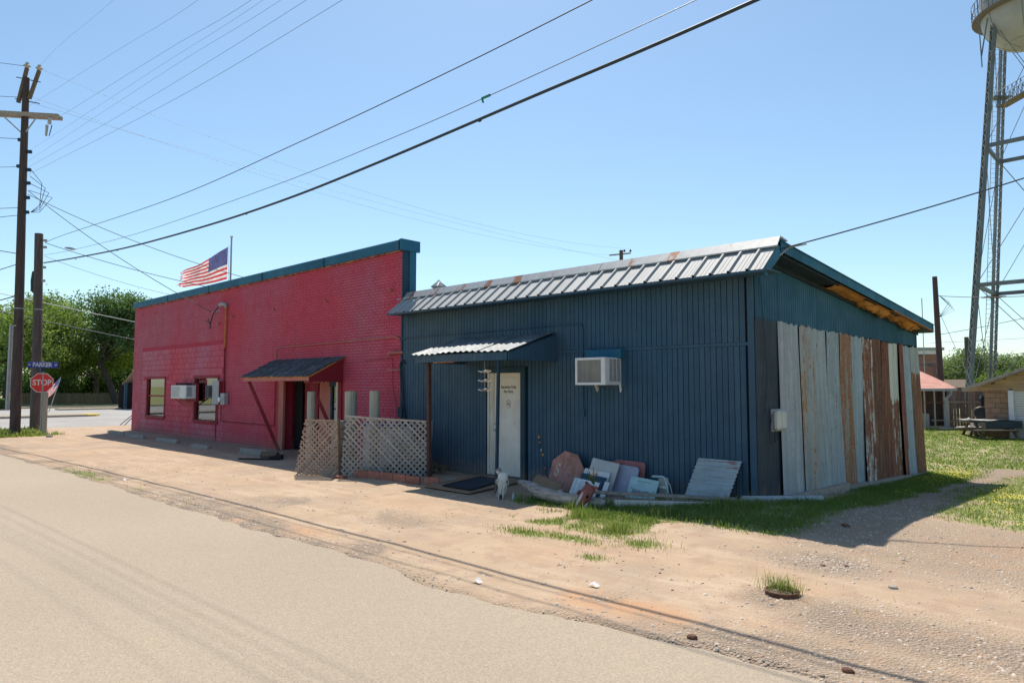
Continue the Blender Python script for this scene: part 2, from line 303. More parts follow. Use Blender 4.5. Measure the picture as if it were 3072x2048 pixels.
MT['scuff'] = simple('scuffed_sign_white', (.62, .54, .47), (.50, .30, .24), .8, 26, bump=.2, vary=0, lo=.45, hi=.55)
MT['fadedst'] = simple('worn_letter_paint', (.43, .30, .25), (.36, .17, .14), .8, 22, bump=.2, vary=0, lo=.42, hi=.55)
MT['pinkred'] = simple('faded_pink_board', (.42, .16, .16), None, .7, 6, bump=.1, vary=0)

def ground_mat():
    n = NT('dry_dirt_ground'); p = n.pos()
    gm = n.attr('grass'); gv = n.attr('gravel'); og = n.attr('orange')
    n1 = n.noise(p, .9, 6, .6); n2 = n.noise(p, 7, 6, .65); n3 = n.noise(p, 60, 4, .7)
    dirt = n.mix(n.ramp(n1, .35, .65), (.475, .352, .245), (.395, .288, .198))
    dirt = n.mix(n.math('MULTIPLY', n.ramp(n2, .45, .85), .22), dirt, (.44, .32, .215))
    tr_ = n.noise(n.pos((.22, 2.6, 1)), 1.7, 5, .6); dirt = n.mix(n.math('MULTIPLY', n.ramp(tr_, .48, .68), .5), dirt, (.55, .435, .33)); dirt = n.mix(n.math('MULTIPLY', n.ramp(n.noise(p, .45, 5, .6), .5, .62), .55), dirt, (.36, .28, .215))
    dirt = n.mix(n.math('MULTIPLY', n.ramp(og, .15, .9), .7), dirt, (.50, .28, .155))
    v = n.voro(p, 42, 'Color'); vd = n.voro(p, 42, 'Distance'); v2 = n.voro(p, 19, 'Color')
    sp = n.n.new('ShaderNodeSeparateColor'); n.l.new(v, sp.inputs[0]); sp2 = n.n.new('ShaderNodeSeparateColor'); n.l.new(v2, sp2.inputs[0])
    grav = n.mix(sp.outputs[0], (.37, .27, .195), (.57, .455, .35)); grav = n.mix(n.ramp(sp2.outputs[1], .92, .95), grav, (.60, .52, .43))
    grav = n.mix(n.ramp(vd, .012, .02), grav, (.33, .255, .19))
    gf = n.math('ADD', gv, n.math('MULTIPLY', n.math('SUBTRACT', n2, .5), .35))
    col = n.mix(n.ramp(gf, .15, .85), dirt, grav)
    spk = n.ramp(n.noise(p, 110, 2, .5), .35, .65, (.84,) * 3, (1.1,) * 3); col = n.mix(1.0, col, spk, 'MULTIPLY')
    peb = n.math('MULTIPLY', n.ramp(n.voro(p, 16), .12, .07), n.ramp(n.noise(p, 3, 3), .52, .66)); col = n.mix(peb, col, (.38, .27, .19))
    gg = n.mix(n.ramp(n2, .35, .65), (.22, .25, .085), (.33, .31, .14))
    gf2 = n.math('ADD', gm, n.math('MULTIPLY', n.math('SUBTRACT', n2, .5), .8))
    col = n.mix(n.ramp(gf2, .15, .75), col, gg)
    n.bump(n.math('ADD', n.math('MULTIPLY', n2, 1.0), n.math('ADD', n.math('MULTIPLY', n3, .35), n.math('MULTIPLY', n.math('MULTIPLY', vd, gv), 2.5))), .55, .03)
    return n.done(col, .92, 0, .2)
MT['ground'] = ground_mat()
def asphalt(name, a, b, fine=150, cracks=True):
    n = NT(name); p = n.pos()
    n1 = n.noise(n.pos((.6, 1, 1)), .35, 4, .5); n2 = n.noise(p, 3, 5)
    col = n.mix(n.ramp(n1, .3, .7), a, b)
    vc = n.voro(p, fine, 'Color'); sp = n.n.new('ShaderNodeSeparateColor'); n.l.new(vc, sp.inputs[0])
    col = n.mix(1.0, col, n.ramp(sp.outputs[0], 0, 1, (.85,) * 3, (1.13,) * 3), 'MULTIPLY')
    col = n.mix(1.0, col, n.ramp(n.noise(p, 45, 3, .6), .3, .7, (.93,) * 3, (1.06,) * 3), 'MULTIPLY')
    col = n.mix(n.math('MULTIPLY', n.ramp(n2, .6, .8), .25), col, (.5, .37, .23))
    sx = n.n.new('ShaderNodeSeparateXYZ'); n.l.new(p, sx.inputs[0])
    dust = n.ramp(n.math('ADD', sx.outputs[1], n.math('MULTIPLY', n1, 1.2)), 0, 1)
    n.bump(n.math('ADD', n.voro(p, fine), n.math('MULTIPLY', n.noise(p, 40, 3), .6)), .5, .006)
    return n.done(col, .88, 0, .3)
MT['road'] = asphalt('tan_chipseal', (.345, .285, .215), (.385, .318, .24), 85)
MT['street'] = asphalt('pale_grey_asphalt', (.36, .35, .335), (.30, .285, .27), 40)

# ------------------------------------------------------------------ mesh building
WL = {}                                                         # world location of things and parts (no rotation) for world-space building
class MB:
    def __init__(s): s.v = []; s.f = []; s.mi = []; s.cur = 0
    def add(s, vs, fs):
        o = len(s.v); s.v += [tuple(v) for v in vs]; s.f += [tuple(i + o for i in f) for f in fs]; s.mi += [s.cur] * len(fs); return s
    def box(s, x0, x1, y0, y1, z0, z1):
        return s.add([(x0, y0, z0), (x1, y0, z0), (x1, y1, z0), (x0, y1, z0), (x0, y0, z1), (x1, y0, z1), (x1, y1, z1), (x0, y1, z1)],
                     [(0, 3, 2, 1), (4, 5, 6, 7), (0, 1, 5, 4), (1, 2, 6, 5), (2, 3, 7, 6), (3, 0, 4, 7)])
    def obox(s, c, ax, ay, az):                                  # centre and three half vectors
        c, ax, ay, az = map(Vector, (c, ax, ay, az)); vs = []
        for k in (-1, 1):
            for (i, j) in ((-1, -1), (1, -1), (1, 1), (-1, 1)): vs.append(c + ax * i + ay * j + az * k)
        return s.add(vs, [(0, 3, 2, 1), (4, 5, 6, 7), (0, 1, 5, 4), (1, 2, 6, 5), (2, 3, 7, 6), (3, 0, 4, 7)])
    def bar(s, p, q, w, h, up=(0, 0, 1)):
        p = Vector(p); q = Vector(q); d = (q - p); a = d.normalized(); u = Vector(up)
        if abs(a.dot(u)) > .98: u = Vector((1, 0, 0))
        sd = a.cross(u).normalized(); uu = sd.cross(a).normalized()
        return s.obox((p + q) / 2, d / 2, sd * w / 2, uu * h / 2)
    def tube(s, pts, r, n=8, caps=True):
        pts = [Vector(p) for p in pts]; rs = r if isinstance(r, (list, tuple)) else [r] * len(pts)
        o = len(s.v); u = None
        for i, p in enumerate(pts):
            d = (pts[min(i + 1, len(pts) - 1)] - pts[max(i - 1, 0)]).normalized()
            if u is None:
                u = d.cross(Vector((0, 0, 1)) if abs(d.z) < .9 else Vector((1, 0, 0))).normalized()
            u = (u - d * u.dot(d)).normalized(); w2 = d.cross(u)
            for k in range(n):
                t = 2 * math.pi * k / n; s.v.append(tuple(p + (u * math.cos(t) + w2 * math.sin(t)) * rs[i]))
        fs = []
        for i in range(len(pts) - 1):
            for k in range(n):
                a = o + i * n + k; b = o + i * n + (k + 1) % n; fs.append((a, b, b + n, a + n))
        if caps: fs.append(tuple(o + k for k in range(n))[::-1]); fs.append(tuple(o + (len(pts) - 1) * n + k for k in range(n)))
        s.f += fs; s.mi += [s.cur] * len(fs); return s
    def prism(s, poly, ext):
        n = len(poly); e = Vector(ext); a = [Vector(p) for p in poly]; b = [p + e for p in a]
        return s.add(a + b, [tuple(range(n))[::-1], tuple(range(n, 2 * n))] + [(i, (i + 1) % n, (i + 1) % n + n, i + n) for i in range(n)])
    def lathe(s, prof, c=(0, 0, 0), n=16, axis='z'):
        o = len(s.v)
        for (r, h) in prof:
            for k in range(n):
                t = 2 * math.pi * k / n; x, y = r * math.cos(t), r * math.sin(t)
                s.v.append((c[0] + x, c[1] + y, c[2] + h))
        for i in range(len(prof) - 1):
            for k in range(n):
                a = o + i * n + k; b = o + i * n + (k + 1) % n; s.f.append((a, b, b + n, a + n)); s.mi.append(s.cur)
        return s
    def grid(s, P):                                               # P: rows of points
        o = len(s.v); r, c = len(P), len(P[0])
        for row in P: s.v += [tuple(p) for p in row]
        for i in range(r - 1):
            for j in range(c - 1):
                a = o + i * c + j; s.f.append((a, a + 1, a + c + 1, a + c)); s.mi.append(s.cur)
        return s
    def data(s, name, mats, bevel=0, smooth=False, shift=(0, 0, 0), fix=True):
        me = bpy.data.meshes.new(name)
        v = [(p[0] - shift[0], p[1] - shift[1], p[2] - shift[2]) for p in s.v]
        me.from_pydata(v, [], s.f)
        for m in (mats if isinstance(mats, (list, tuple)) else [mats]): me.materials.append(MT[m] if isinstance(m, str) else m)
        me.polygons.foreach_set('material_index', s.mi)
        if bevel or fix:
            bm = bmesh.new(); bm.from_mesh(me)
            if fix: bmesh.ops.recalc_face_normals(bm, faces=bm.faces)
            if bevel: bmesh.ops.bevel(bm, geom=list(bm.edges), offset=bevel, segments=1, affect='EDGES')
            bm.to_mesh(me); bm.free()
        if smooth: me.polygons.foreach_set('use_smooth', [True] * len(me.polygons))
        me.update(); return me
    def build(s, name, mats, parent=None, bevel=0, smooth=False, kind=None, label=None, local=False, fix=True):
        base = WL.get(parent.name, (0, 0, 0)) if (parent and not local) else (0, 0, 0)
        o = bpy.data.objects.new(name, s.data(name, mats, bevel, smooth, base, fix)); COL.objects.link(o)
        if parent: o.parent = parent; WL[o.name] = base
        if kind: o['kind'] = kind
        if label: o['label'] = label
        return o
def thing(name, label, cat, loc=(0, 0, 0), rz=0, group=None):
    o = bpy.data.objects.new(name, None); COL.objects.link(o); o.empty_display_size = .2
    o.location = loc; o.rotation_euler = (0, 0, rz); o['label'] = label; o['category'] = cat
    if group: o['group'] = group
    WL[o.name] = tuple(loc) if not rz else (0, 0, 0)
    return o
def tag(o, label, cat, group=None):
    o['label'] = label; o['category'] = cat
    if group: o['group'] = group
    return o
def solo(mb, name, mats, label, cat, loc, group=None, **k):       # a thing that is one mesh; geometry given in world space
    o = bpy.data.objects.new(name, mb.data(name, mats, k.get('bevel', 0), k.get('smooth', False), loc, k.get('fix', True))); COL.objects.link(o)
    o.location = loc; tag(o, label, cat, group); WL[o.name] = tuple(loc); return o
def piece(me, name, parent, loc, rot=(0, 0, 0), scale=(1, 1, 1)):  # shared mesh data; loc in world space
    b = WL.get(parent.name, (0, 0, 0))
    o = bpy.data.objects.new(name, me); COL.objects.link(o); o.parent = parent
    o.location = (loc[0] - b[0], loc[1] - b[1], loc[2] - b[2]); o.rotation_euler = rot; o.scale = scale
    WL[o.name] = tuple(loc); return o
def text(s, size, parent, mat, loc, rot, name='lettering', sx=1.0, depth=.001, align='CENTER', local=False, bold=0.0):
    c = bpy.data.curves.new('t', 'FONT'); c.body = s; c.size = size; c.align_x = align; c.align_y = 'CENTER'; c.extrude = depth; c.offset = bold
    t = bpy.data.objects.new('t', c); COL.objects.link(t)
    me = bpy.data.meshes.new_from_object(t.evaluated_get(bpy.context.evaluated_depsgraph_get()))
    bpy.data.objects.remove(t); me.name = name; me.materials.clear(); me.materials.append(MT[mat])
    o = bpy.data.objects.new(name, me); COL.objects.link(o); o.parent = parent
    b = (0, 0, 0) if local else WL.get(parent.name, (0, 0, 0))
    o.location = (loc[0] - b[0], loc[1] - b[1], loc[2] - b[2]); o.rotation_euler = rot; o.scale = (sx, 1, 1); return o

# ------------------------------------------------------------------ ground, roads
def axis(parts):
    a = []
    for (s, e, st) in parts: a += list(np.arange(s, e, st))
    a.append(parts[-1][1]); return np.array(a)
gx = axis([(-2500, -400, 300), (-400, -100, 20), (-100, -34, 2.0), (-34, -33.2, .4), (-33.2, -12, .16), (-12, 5.2, .065), (5.2, 14, .3), (14, 60, 3), (60, 400, 30), (400, 2500, 300)])
gy = axis([(-2500, -300, 300), (-300, -20, 20), (-20, -7, .8), (-7, -5.2, .045), (-5.2, 0.3, .07), (0.3, 14, .16), (14, 36, .5), (36, 120, 5), (120, 400, 30), (400, 2500, 300)])
GX, GY = np.meshgrid(gx, gy); H0 = gh(GX, GY)
co = np.stack([GX.ravel(), GY.ravel(), H0.ravel()], 1)
nx, ny = len(gx), len(gy)
i, j = np.meshgrid(np.arange(nx - 1), np.arange(ny - 1)); a = (j * nx + i).ravel()
fc = np.stack([a, a + 1, a + nx + 1, a + nx], 1)
def np_mesh(name, co, fc, mats, smooth=False):
    me = bpy.data.meshes.new(name); k = fc.shape[1]
    me.vertices.add(len(co)); me.vertices.foreach_set('co', co.astype(np.float32).ravel())
    me.loops.add(fc.size); me.loops.foreach_set('vertex_index', fc.astype(np.int32).ravel())
    me.polygons.add(len(fc)); me.polygons.foreach_set('loop_start', np.arange(0, fc.size, k, dtype=np.int32)); me.polygons.foreach_set('loop_total', np.full(len(fc), k, dtype=np.int32))
    for m in mats: me.materials.append(MT[m])
    me.update(calc_edges=True); me.validate()
    if smooth: me.polygons.foreach_set('use_smooth', np.ones(len(me.polygons), bool))
    return me
def fattr(me, name, vals):
    at = me.attributes.new(name, 'FLOAT', 'POINT'); at.data.foreach_set('value', vals.astype(np.float32).ravel())
gm = np_mesh('ground', co, fc, ['ground'], True)
fattr(gm, 'grass', m_grass(GX, GY)); fattr(gm, 'gravel', m_gravel(GX, GY)); fattr(gm, 'orange', m_orange(GX, GY))
go = bpy.data.objects.new('ground', gm); COL.objects.link(go); go['kind'] = 'structure'
def struct(name, mb, m, **k):
    o = mb.build(name, m, kind='structure', **k); return o
struct('road', MB().box(-32.9, 60, -16, -5.2, -.3, 0), 'road')
struct('street', MB().box(-67.5, -32.9, -80, 60, -.3, -.004), 'street')
# painted bay lines on the main street
for k, (p, q) in enumerate([((-35.2, -3.0), (-34.0, 2.2)), ((-37.2, -4), (-36.6, 1.5)), ((-40.6, -1.6), (-40.4, 1.0)), ((-39.5, 6), (-34, 6.2))]):
    struct('painted_line', MB().bar((*p, .0), (*q, .0), .11, .004), 'offwhite')
kb = MB().box(-48.6, -46.2, -60, 3.1, -.1, .14); struct('median_kerb', kb, 'kerb', bevel=.03)
mi = MB(); mi.prism([(-48.6, 3.1, -.1), (-46.2, 3.1, -.1), (-46.3, 3.6, -.1), (-46.9, 4.0, -.1), (-47.9, 4.0, -.1), (-48.5, 3.6, -.1)], (0, 0, .24)); struct('median_kerb_nose', mi, 'yellow', bevel=.03)
struct('far_kerb', MB().box(-67.9, -67.5, -60, 60, -.1, .13), 'kerb', bevel=.02)
struct('parking_island', MB().box(-62.5, -60.9, 5.0, 13.5, -.1, .12), 'kerb', bevel=.03)

# ------------------------------------------------------------------ loose stuff: stones, grass, flowers
def stones(name, xr, yr, count, size, dens, mats, label=None):
    x = rng.uniform(*xr, count * 4); y = rng.uniform(*yr, count * 4)
    keep = rng.random(len(x)) < dens(x, y); x, y = x[keep][:count], y[keep][:count]; n = len(x)
    s = rng.lognormal(math.log(size), .5, n).clip(size * .4, size * 3); z = gh(x, y)
    base = np.array([(1, 0, 0), (0, 1, 0), (-1, 0, 0), (0, -1, 0), (.55, .55, .75), (-.6, .3, .7), (.1, -.7, .7)])
    fb_ = np.array([(0, 1, 4), (1, 2, 5), (1, 5, 4), (2, 3, 6), (2, 6, 5), (3, 0, 6), (0, 4, 6), (4, 5, 6)])
    jit = 1 + .5 * (rng.random((n, 7, 3)) - .5); ang = rng.uniform(0, 6.28, n); c, s_ = np.cos(ang), np.sin(ang)
    b = base[None] * jit * s[:, None, None]; b[:, :, 0] *= 1.2; b[:, :, 2] *= .75
    P = np.stack([b[:, :, 0] * c[:, None] - b[:, :, 1] * s_[:, None] + x[:, None], b[:, :, 0] * s_[:, None] + b[:, :, 1] * c[:, None] + y[:, None], b[:, :, 2] + z[:, None] - .002], 2)
    F = (fb_[None] + (np.arange(n) * 7)[:, None, None]).reshape(-1, 3)
    me = np_mesh(name, P.reshape(-1, 3), F, mats); me.materials.clear()
    for m in mats: me.materials.append(MT[m])
    fattr(me, 'tint', np.repeat(rng.random(n), 7))
    o = bpy.data.objects.new(name, me); COL.objects.link(o); o['kind'] = 'stuff'
    return o
def stone_mat():
    n = NT('pebble'); t = n.attr('tint'); col = n.mix(t, (.33, .25, .19), (.58, .49, .40)); return n.done(col, .85)
MT['stone'] = stone_mat()
MT['chip'] = simple('dark_asphalt_crumb', (.27, .235, .2), (.36, .31, .26), .9, 20, bump=0, vary=0)
stones('gravel', (-9, 5.5), (-6.2, 3.5), 30000, .0065, lambda x, y: m_gravel(x, y) * .9 * (1 - .7 * m_grass(x, y)), ['stone'])
stones('loose_pebbles', (-14, 5), (-6.1, 1), 1800, .010, lambda x, y: np.full(len(x), .3) * (1 - ss(-2.0, -.5, y)), ['stone'])
stones('asphalt_crumbs', (-14, 4), (-6.4, -5.0), 3500, .0062, lambda x, y: np.exp(-((y - road_edge(x) - .12) / .16) ** 2) * ss(.4, .6, fb(x * .8, y * .3, 77)), ['chip'])
MT['litterm'] = simple('dry_leaf_bits', (.22, .14, .08), (.12, .08, .05), .9, 30, bump=0, vary=0)
def _pp(x, y): return np.exp(-((x - 1.9) / .5) ** 2 - ((y + 2.8) / .3) ** 2)
MT['palestone'] = simple('pale_limestone_chip', (.50, .43, .35), (.40, .31, .24), .85, 12, bump=0, vary=0)
stones('pale_gravel_patch', (.5, 3.5), (-4, -2), 2600, .0078, _pp, ['palestone'])
stones('scattered_rocks', (.3, 5.5), (-5.4, 2), 900, .0075, lambda x, y: m_gravel(x, y) * .6, ['palestone'])
def blades(name, xr, yr, count, hgt, dens, wid=.006, lean=.6, tint=(0, 1), pts=None):
    if pts is None:
        x = rng.uniform(*xr, count * 3); y = rng.uniform(*yr, count * 3)
        keep = rng.random(len(x)) < dens(x, y); x, y = x[keep][:count], y[keep][:count]
    else: x, y = pts
    n = len(x); z = gh(x, y) - .005; h = hgt * rng.lognormal(0, .35, n) * (.6 + .8 * fb(x * 2.2, y * 2.2, 55, 2)); a = rng.uniform(0, 6.28, n); l = lean * rng.random(n)
    dx, dy = np.cos(a), np.sin(a); w_ = wid * rng.uniform(.7, 1.4, n)
    px, py = -dy * w_ / 2, dx * w_ / 2
    P = np.zeros((n, 5, 3))
    P[:, 0] = np.stack([x + px, y + py, z], 1); P[:, 1] = np.stack([x - px, y - py, z], 1)
    m = .55; P[:, 2] = np.stack([x + px * .8 + dx * h * l * .3, y + py * .8 + dy * h * l * .3, z + h * m], 1); P[:, 3] = np.stack([x - px * .8 + dx * h * l * .3, y - py * .8 + dy * h * l * .3, z + h * m], 1)
    P[:, 4] = np.stack([x + dx * h * l, y + dy * h * l, z + h * (1 - .35 * l)], 1)
    F = np.array([(0, 1, 3), (0, 3, 2), (2, 3, 4)]); F = (F[None] + (np.arange(n) * 5)[:, None, None]).reshape(-1, 3)
    me = np_mesh(name, P.reshape(-1, 3), F, ['blade'])
    fattr(me, 'tint', np.repeat(tint[0] + (tint[1] - tint[0]) * rng.random(n), 5))
    o = bpy.data.objects.new(name, me); COL.objects.link(o); o['kind'] = 'stuff'; return o
stones('leaf_litter', (-14, 5), (-5.6, 2), 3500, .0055, lambda x, y: .15 + .85 * ss(.5, .65, fb(x * .7, y * .7, 91)), ['litterm'])
blades('grass', (-3.6, 1.6), (-2.4, 10.4), 60000, .07, lambda x, y: m_grass(x, y) * (1 - ss(1.3, 1.8, x)) , .007, .9, (0, .5))
blades('grass_patch', (-3.2, .6), (-4.3, -2.0), 11000, .045, lambda x, y: m_grass(x, y), .006, 1.0, (.3, 1))
blades('lawn_grass', (1.2, 9), (.3, 12), 46000, .045, lambda x, y: m_grass(x, y), .009, 1.0, (.1, .85))
blades('far_lawn_grass', (-3.5, 9), (11, 26), 56000, .055, lambda x, y: m_grass(x, y), .02, 1.0, (.1, .8))
blades('dry_grass_stems', (-3.6, 9), (-4.3, 11), 15000, .055, lambda x, y: np.clip(m_grass(x, y) * 3, 0, 1) * .6 + .012, .004, 1.2, (1.0, 2.2))
blades('verge_grass', (-33, -27), (-5.6, -2.8), 5000, .14, lambda x, y: m_grass(x, y), .03, .9, (.5, 1))
blades('roadside_weeds', (-14, -4), (-6.05, -5.6), 500, .09, lambda x, y: m_grass(x, y) * .8 + np.exp(-((x + 6.95) / .12) ** 2 - ((y + 5.8) / .1) ** 2), .006, .7, (.4, 1))
def tuft(cx, cy, n, r, h): 
    return cx + rng.normal(0, r, n), cy + rng.normal(0, r, n)
tp = [tuft(*t) for t in [(-2.12, -2.0, 90, .05, .1), (-.62, -2.95, 260, .12, .1), (-1.6, -2.5, 120, .08, .1), (-.6, -1.85, 110, .09, .1), (-3.3, -1.9, 70, .05, .1), (-.25, -.9, 200, .15, 0), (.1, -.7, 180, .15, 0)]]
blades('tall_grass_tufts', None, None, 0, .15, None, .006, .9, (.3, 1), pts=(np.concatenate([t[0] for t in tp]), np.concatenate([t[1] for t in tp])))
def flowers():
    n = 9000; x = rng.uniform(.3, 6.5, n * 3); y = rng.uniform(.8, 12, n * 3)
    d = (np.exp(-((x - .75) / .5) ** 2 - ((y - 9.4) / 1.6) ** 2) + ss(2.1, 2.9, x) * np.exp(-((y - 5.2) / 2.2) ** 2) * ss(.4, .6, fb(x * 1.3, y * 1.3, 61)) + .25 * ss(.55, .7, fb(x, y, 63))) * m_grass(x, y)
    k = rng.random(len(x)) < d; x, y = x[k][:n], y[k][:n]; n = len(x); z = gh(x, y) + rng.uniform(.03, .07, n); s = rng.uniform(.008, .017, n)
    base = np.array([(1, 0, 0), (-.5, .87, 0), (-.5, -.87, 0), (0, 0, .8)]); F = np.array([(0, 1, 3), (1, 2, 3), (2, 0, 3)])
    P = base[None] * s[:, None, None] + np.stack([x, y, z], 1)[:, None]
    me = np_mesh('yellow_flowers', P.reshape(-1, 3), (F[None] + (np.arange(n) * 4)[:, None, None]).reshape(-1, 3), ['flowerstuff'])
    o = bpy.data.objects.new('yellow_flowers', me); COL.objects.link(o); o['kind'] = 'stuff'
flowers()
# ================================================================== RED BUILDING
rb = thing('red_brick_building', 'long red painted brick building with blue cornice, left of the blue shed', 'building', (-18.6, 0, 0))
XL, XR, HT = -28.25, -9.06, 5.36
W1 = (-26.52, -24.44, .69, 2.33); W2 = (-21.6, -19.5, .67, 2.32); AL = (-15.02, -11.8, -.1, 2.18)
OPEN = [W1, W2, AL]
m = MB()
def wall_boxes(m, x0, x1, z0, z1, opens, y0, y1):
    xs = sorted({x0, x1} | {v for o in opens for v in o[:2]})
    for a, b in zip(xs[:-1], xs[1:]):
        mid = (a + b) / 2; segs = [(z0, z1)]
        for o in opens:
            if o[0] < mid < o[1]:
                ns = []
                for (p, q) in segs:
                    if o[2] > p: ns.append((p, min(q, o[2])))
                    if o[3] < q: ns.append((max(p, o[3]), q))
                segs = ns
        for p, q in segs: m.box(a, b, y0, y1, p, q)
wall_boxes(m, XL, XR, -.3, HT, OPEN, .006, .37)
m.box(XL, XL + .35, .37, 16, -.3, 4.6); m.box(XL, XR, 15.7, 16, -.3, 3.9)
MT['redjoint'] = simple('dark_red_mortar', (.40, .036, .07), (.46, .055, .095), .8, 5, bump=0, vary=0, spec=.2); m.build('wall', 'redjoint', rb)
MB().box(XL + .3, XR, .37, 15.9, 3.8, 3.95).build('roof', 'conc', rb)
# bricks: every brick its own relief; the 300 largest in view are parts
BW, BH, G = .203, .0762, .011
def clipx(x0, x1, z0, z1):
    r = [(x0, x1)]
    for o in OPEN:
        if z1 > o[2] - .03 and z0 < o[3] + .03:
            n = []
            for (a, b) in r:
                if b <= o[0] or a >= o[1]: n.append((a, b))
                else:
                    if a < o[0] - .03: n.append((a, o[0]))
                    if b > o[1] + .03: n.append((o[1], b))
            r = n
    return r
bricks = []; blocks = []
rows = int(HT / BH)
for i in range(-1, rows):
    z0 = i * BH; z1 = z0 + BH; off = (i % 2) * BW / 2; hdr = (i % 6 == 5); bw = BW / 2 if hdr else BW
    x = XL - off
    while x < XR:
        a, b = max(x, XL), min(x + bw, XR)
        x += bw
        if b - a < .05: continue
        if b <= -19.06 + .01 and z1 < 3.6 and a > -27.1: continue
        if a < -19.06 < b and z1 < 3.6: a = -19.06
        if a < -27.1 < b and z1 < 3.6: b = -27.1
        for (p, q) in clipx(a, b, z0, z1):
            if q - p > .04: bricks.append((p + G / 2, q - G / 2, z0 + G / 2, z1 - G / 2))
for i in range(18):
    z0 = -.02 + i * .2032; z1 = z0 + .2032
    if z1 > 3.62: continue
    x = -27.1 - (i % 2) * .2
    while x < -19.06:
        a, b = max(x, -27.1), min(x + .4, -19.06); x += .4
        if b - a < .05: continue
        if z1 > 2.34 and z0 < 2.62 and any(o[0] - .3 < (a + b) / 2 < o[1] + .3 for o in (W1, W2)): continue
        for (p, q) in clipx(a, b, z0, z1):
            if q - p > .05: blocks.append((p + .006, q - .006, z0 + .006, z1 - .006))
def relief(m, x0, x1, z0, z1, d, c=.006):                        # five faces with soft sloped sides
    y = -d
    m.add([(x0, .014, z0), (x1, .014, z0), (x1, .014, z1), (x0, .014, z1), (x0 + c, y, z0 + c), (x1 - c, y, z0 + c), (x1 - c, y, z1 - c), (x0 + c, y, z1 - c)],
          [(4, 5, 6, 7), (0, 1, 5, 4), (1, 2, 6, 5), (2, 3, 7, 6), (3, 0, 4, 7)])
camv = Vector((4.6, -10.47, 1.95))
def near(q): return (Vector(((q[0] + q[1]) / 2, 0, (q[2] + q[3]) / 2)) - camv).length - 3 * ((q[1] - q[0]) > .15)
bricks.sort(key=near); blocks.sort(key=near)
um = MB(); relief(um, -.5, .5, -.5, .5, 0, 0)
def brick_data(wd, ht, c, d):
    m = MB(); relief(m, -wd / 2, wd / 2, -ht / 2, ht / 2, d, c); return m.data('brick', 'red', fix=False)
bd = [brick_data(BW - G, BH - G, .006, d) for d in (.001, .0, -.002)]; bdh = [brick_data(BW / 2 - G, BH - G, .006, d) for d in (.001, 0)]
cnt = 0; rest = MB()
for q in bricks:
    wd = q[1] - q[0]; full = abs(wd - (BW - G)) < .002
    if full and cnt < 300:
        piece(random.choice(bd), 'brick', rb, ((q[0] + q[1]) / 2, random.uniform(-.003, .001), (q[2] + q[3]) / 2), (R(random.uniform(-1, 1)), R(random.uniform(-.6, .6)), R(random.uniform(-.7, .7)))); cnt += 1
    else:
        jx = random.uniform(-.0015, .0015); relief(rest, q[0] + jx, q[1] + jx, q[2] + random.uniform(-.001, .001), q[3] + random.uniform(-.001, .001), random.uniform(-.004, .004))
rest.build('brickwork', 'red', rb, kind='stuff', fix=False)
blk = [brick_data(.388, .1912, .005, d) for d in (.002, 0)]; cnt = 0; rest = MB()
for q in blocks:
    if abs((q[1] - q[0]) - .388) < .002 and cnt < 290: piece(random.choice(blk), 'block', rb, ((q[0] + q[1]) / 2, random.uniform(-.002, .001), (q[2] + q[3]) / 2), (R(random.uniform(-.4, .4)), 0, R(random.uniform(-.3, .3)))); cnt += 1
    else: relief(rest, *q, random.uniform(-.001, .003), .005)
rest.build('blockwork', 'red', rb, kind='stuff', fix=False)
for o in (W1, W2): MB().box(o[0] - .3, o[1] + .28, -.004, .014, 2.36, 2.60).build('lintel', 'red', rb)
for xs in ((-28.27, -24.3), (-24.28, -20.4), (-20.38, -16.3), (-16.28, -12.6), (-12.58, -9.08)):
    m = MB(); m.prism([(xs[0], -.09, 5.37), (xs[0], -.09, 5.60), (xs[0], -.07, 5.63), (xs[0], .46, 5.66), (xs[0], .46, 5.5), (xs[0], .38, 5.37)], (xs[1] - xs[0], 0, 0))
    m.build('cornice_section', 'teal', rb)
    MB().box(xs[1] - .02, xs[1] + .045, -.10, -.085, 5.35, 5.62).build('cornice_joint', 'tealdark', rb)
MB().box(-9.06, -8.97, -.10, .5, 5.36, 5.64).build('cornice_end', 'teal', rb)
m = MB()
x = XL
while x < -9.2:
    l = random.uniform(.5, 1.5); m.box(x, min(x + l, -9.1), -.045 - random.uniform(0, .02), .0, 5.345 - random.uniform(0, .025), 5.37); x += l + random.uniform(0, .06)
MT['flash'] = simple('peeling_wood_strip', (.42, .18, .10), (.28, .06, .06), .85, 3, bump=.3, vary=0, lo=.45, hi=.55); m.build('flashing_strip', 'flash', rb, label='peeling orange wood strip under the cornice')
MB().box(-9.06, -9.03, .0, .37, 3.0, 5.36).build('parapet_end', 'tealdark', rb, label='dark blue painted end of the parapet')
MB().box(-9.03, -9.0, .2, .40, 4.3, 5.36).build('parapet_end_strip', 'teal', rb)
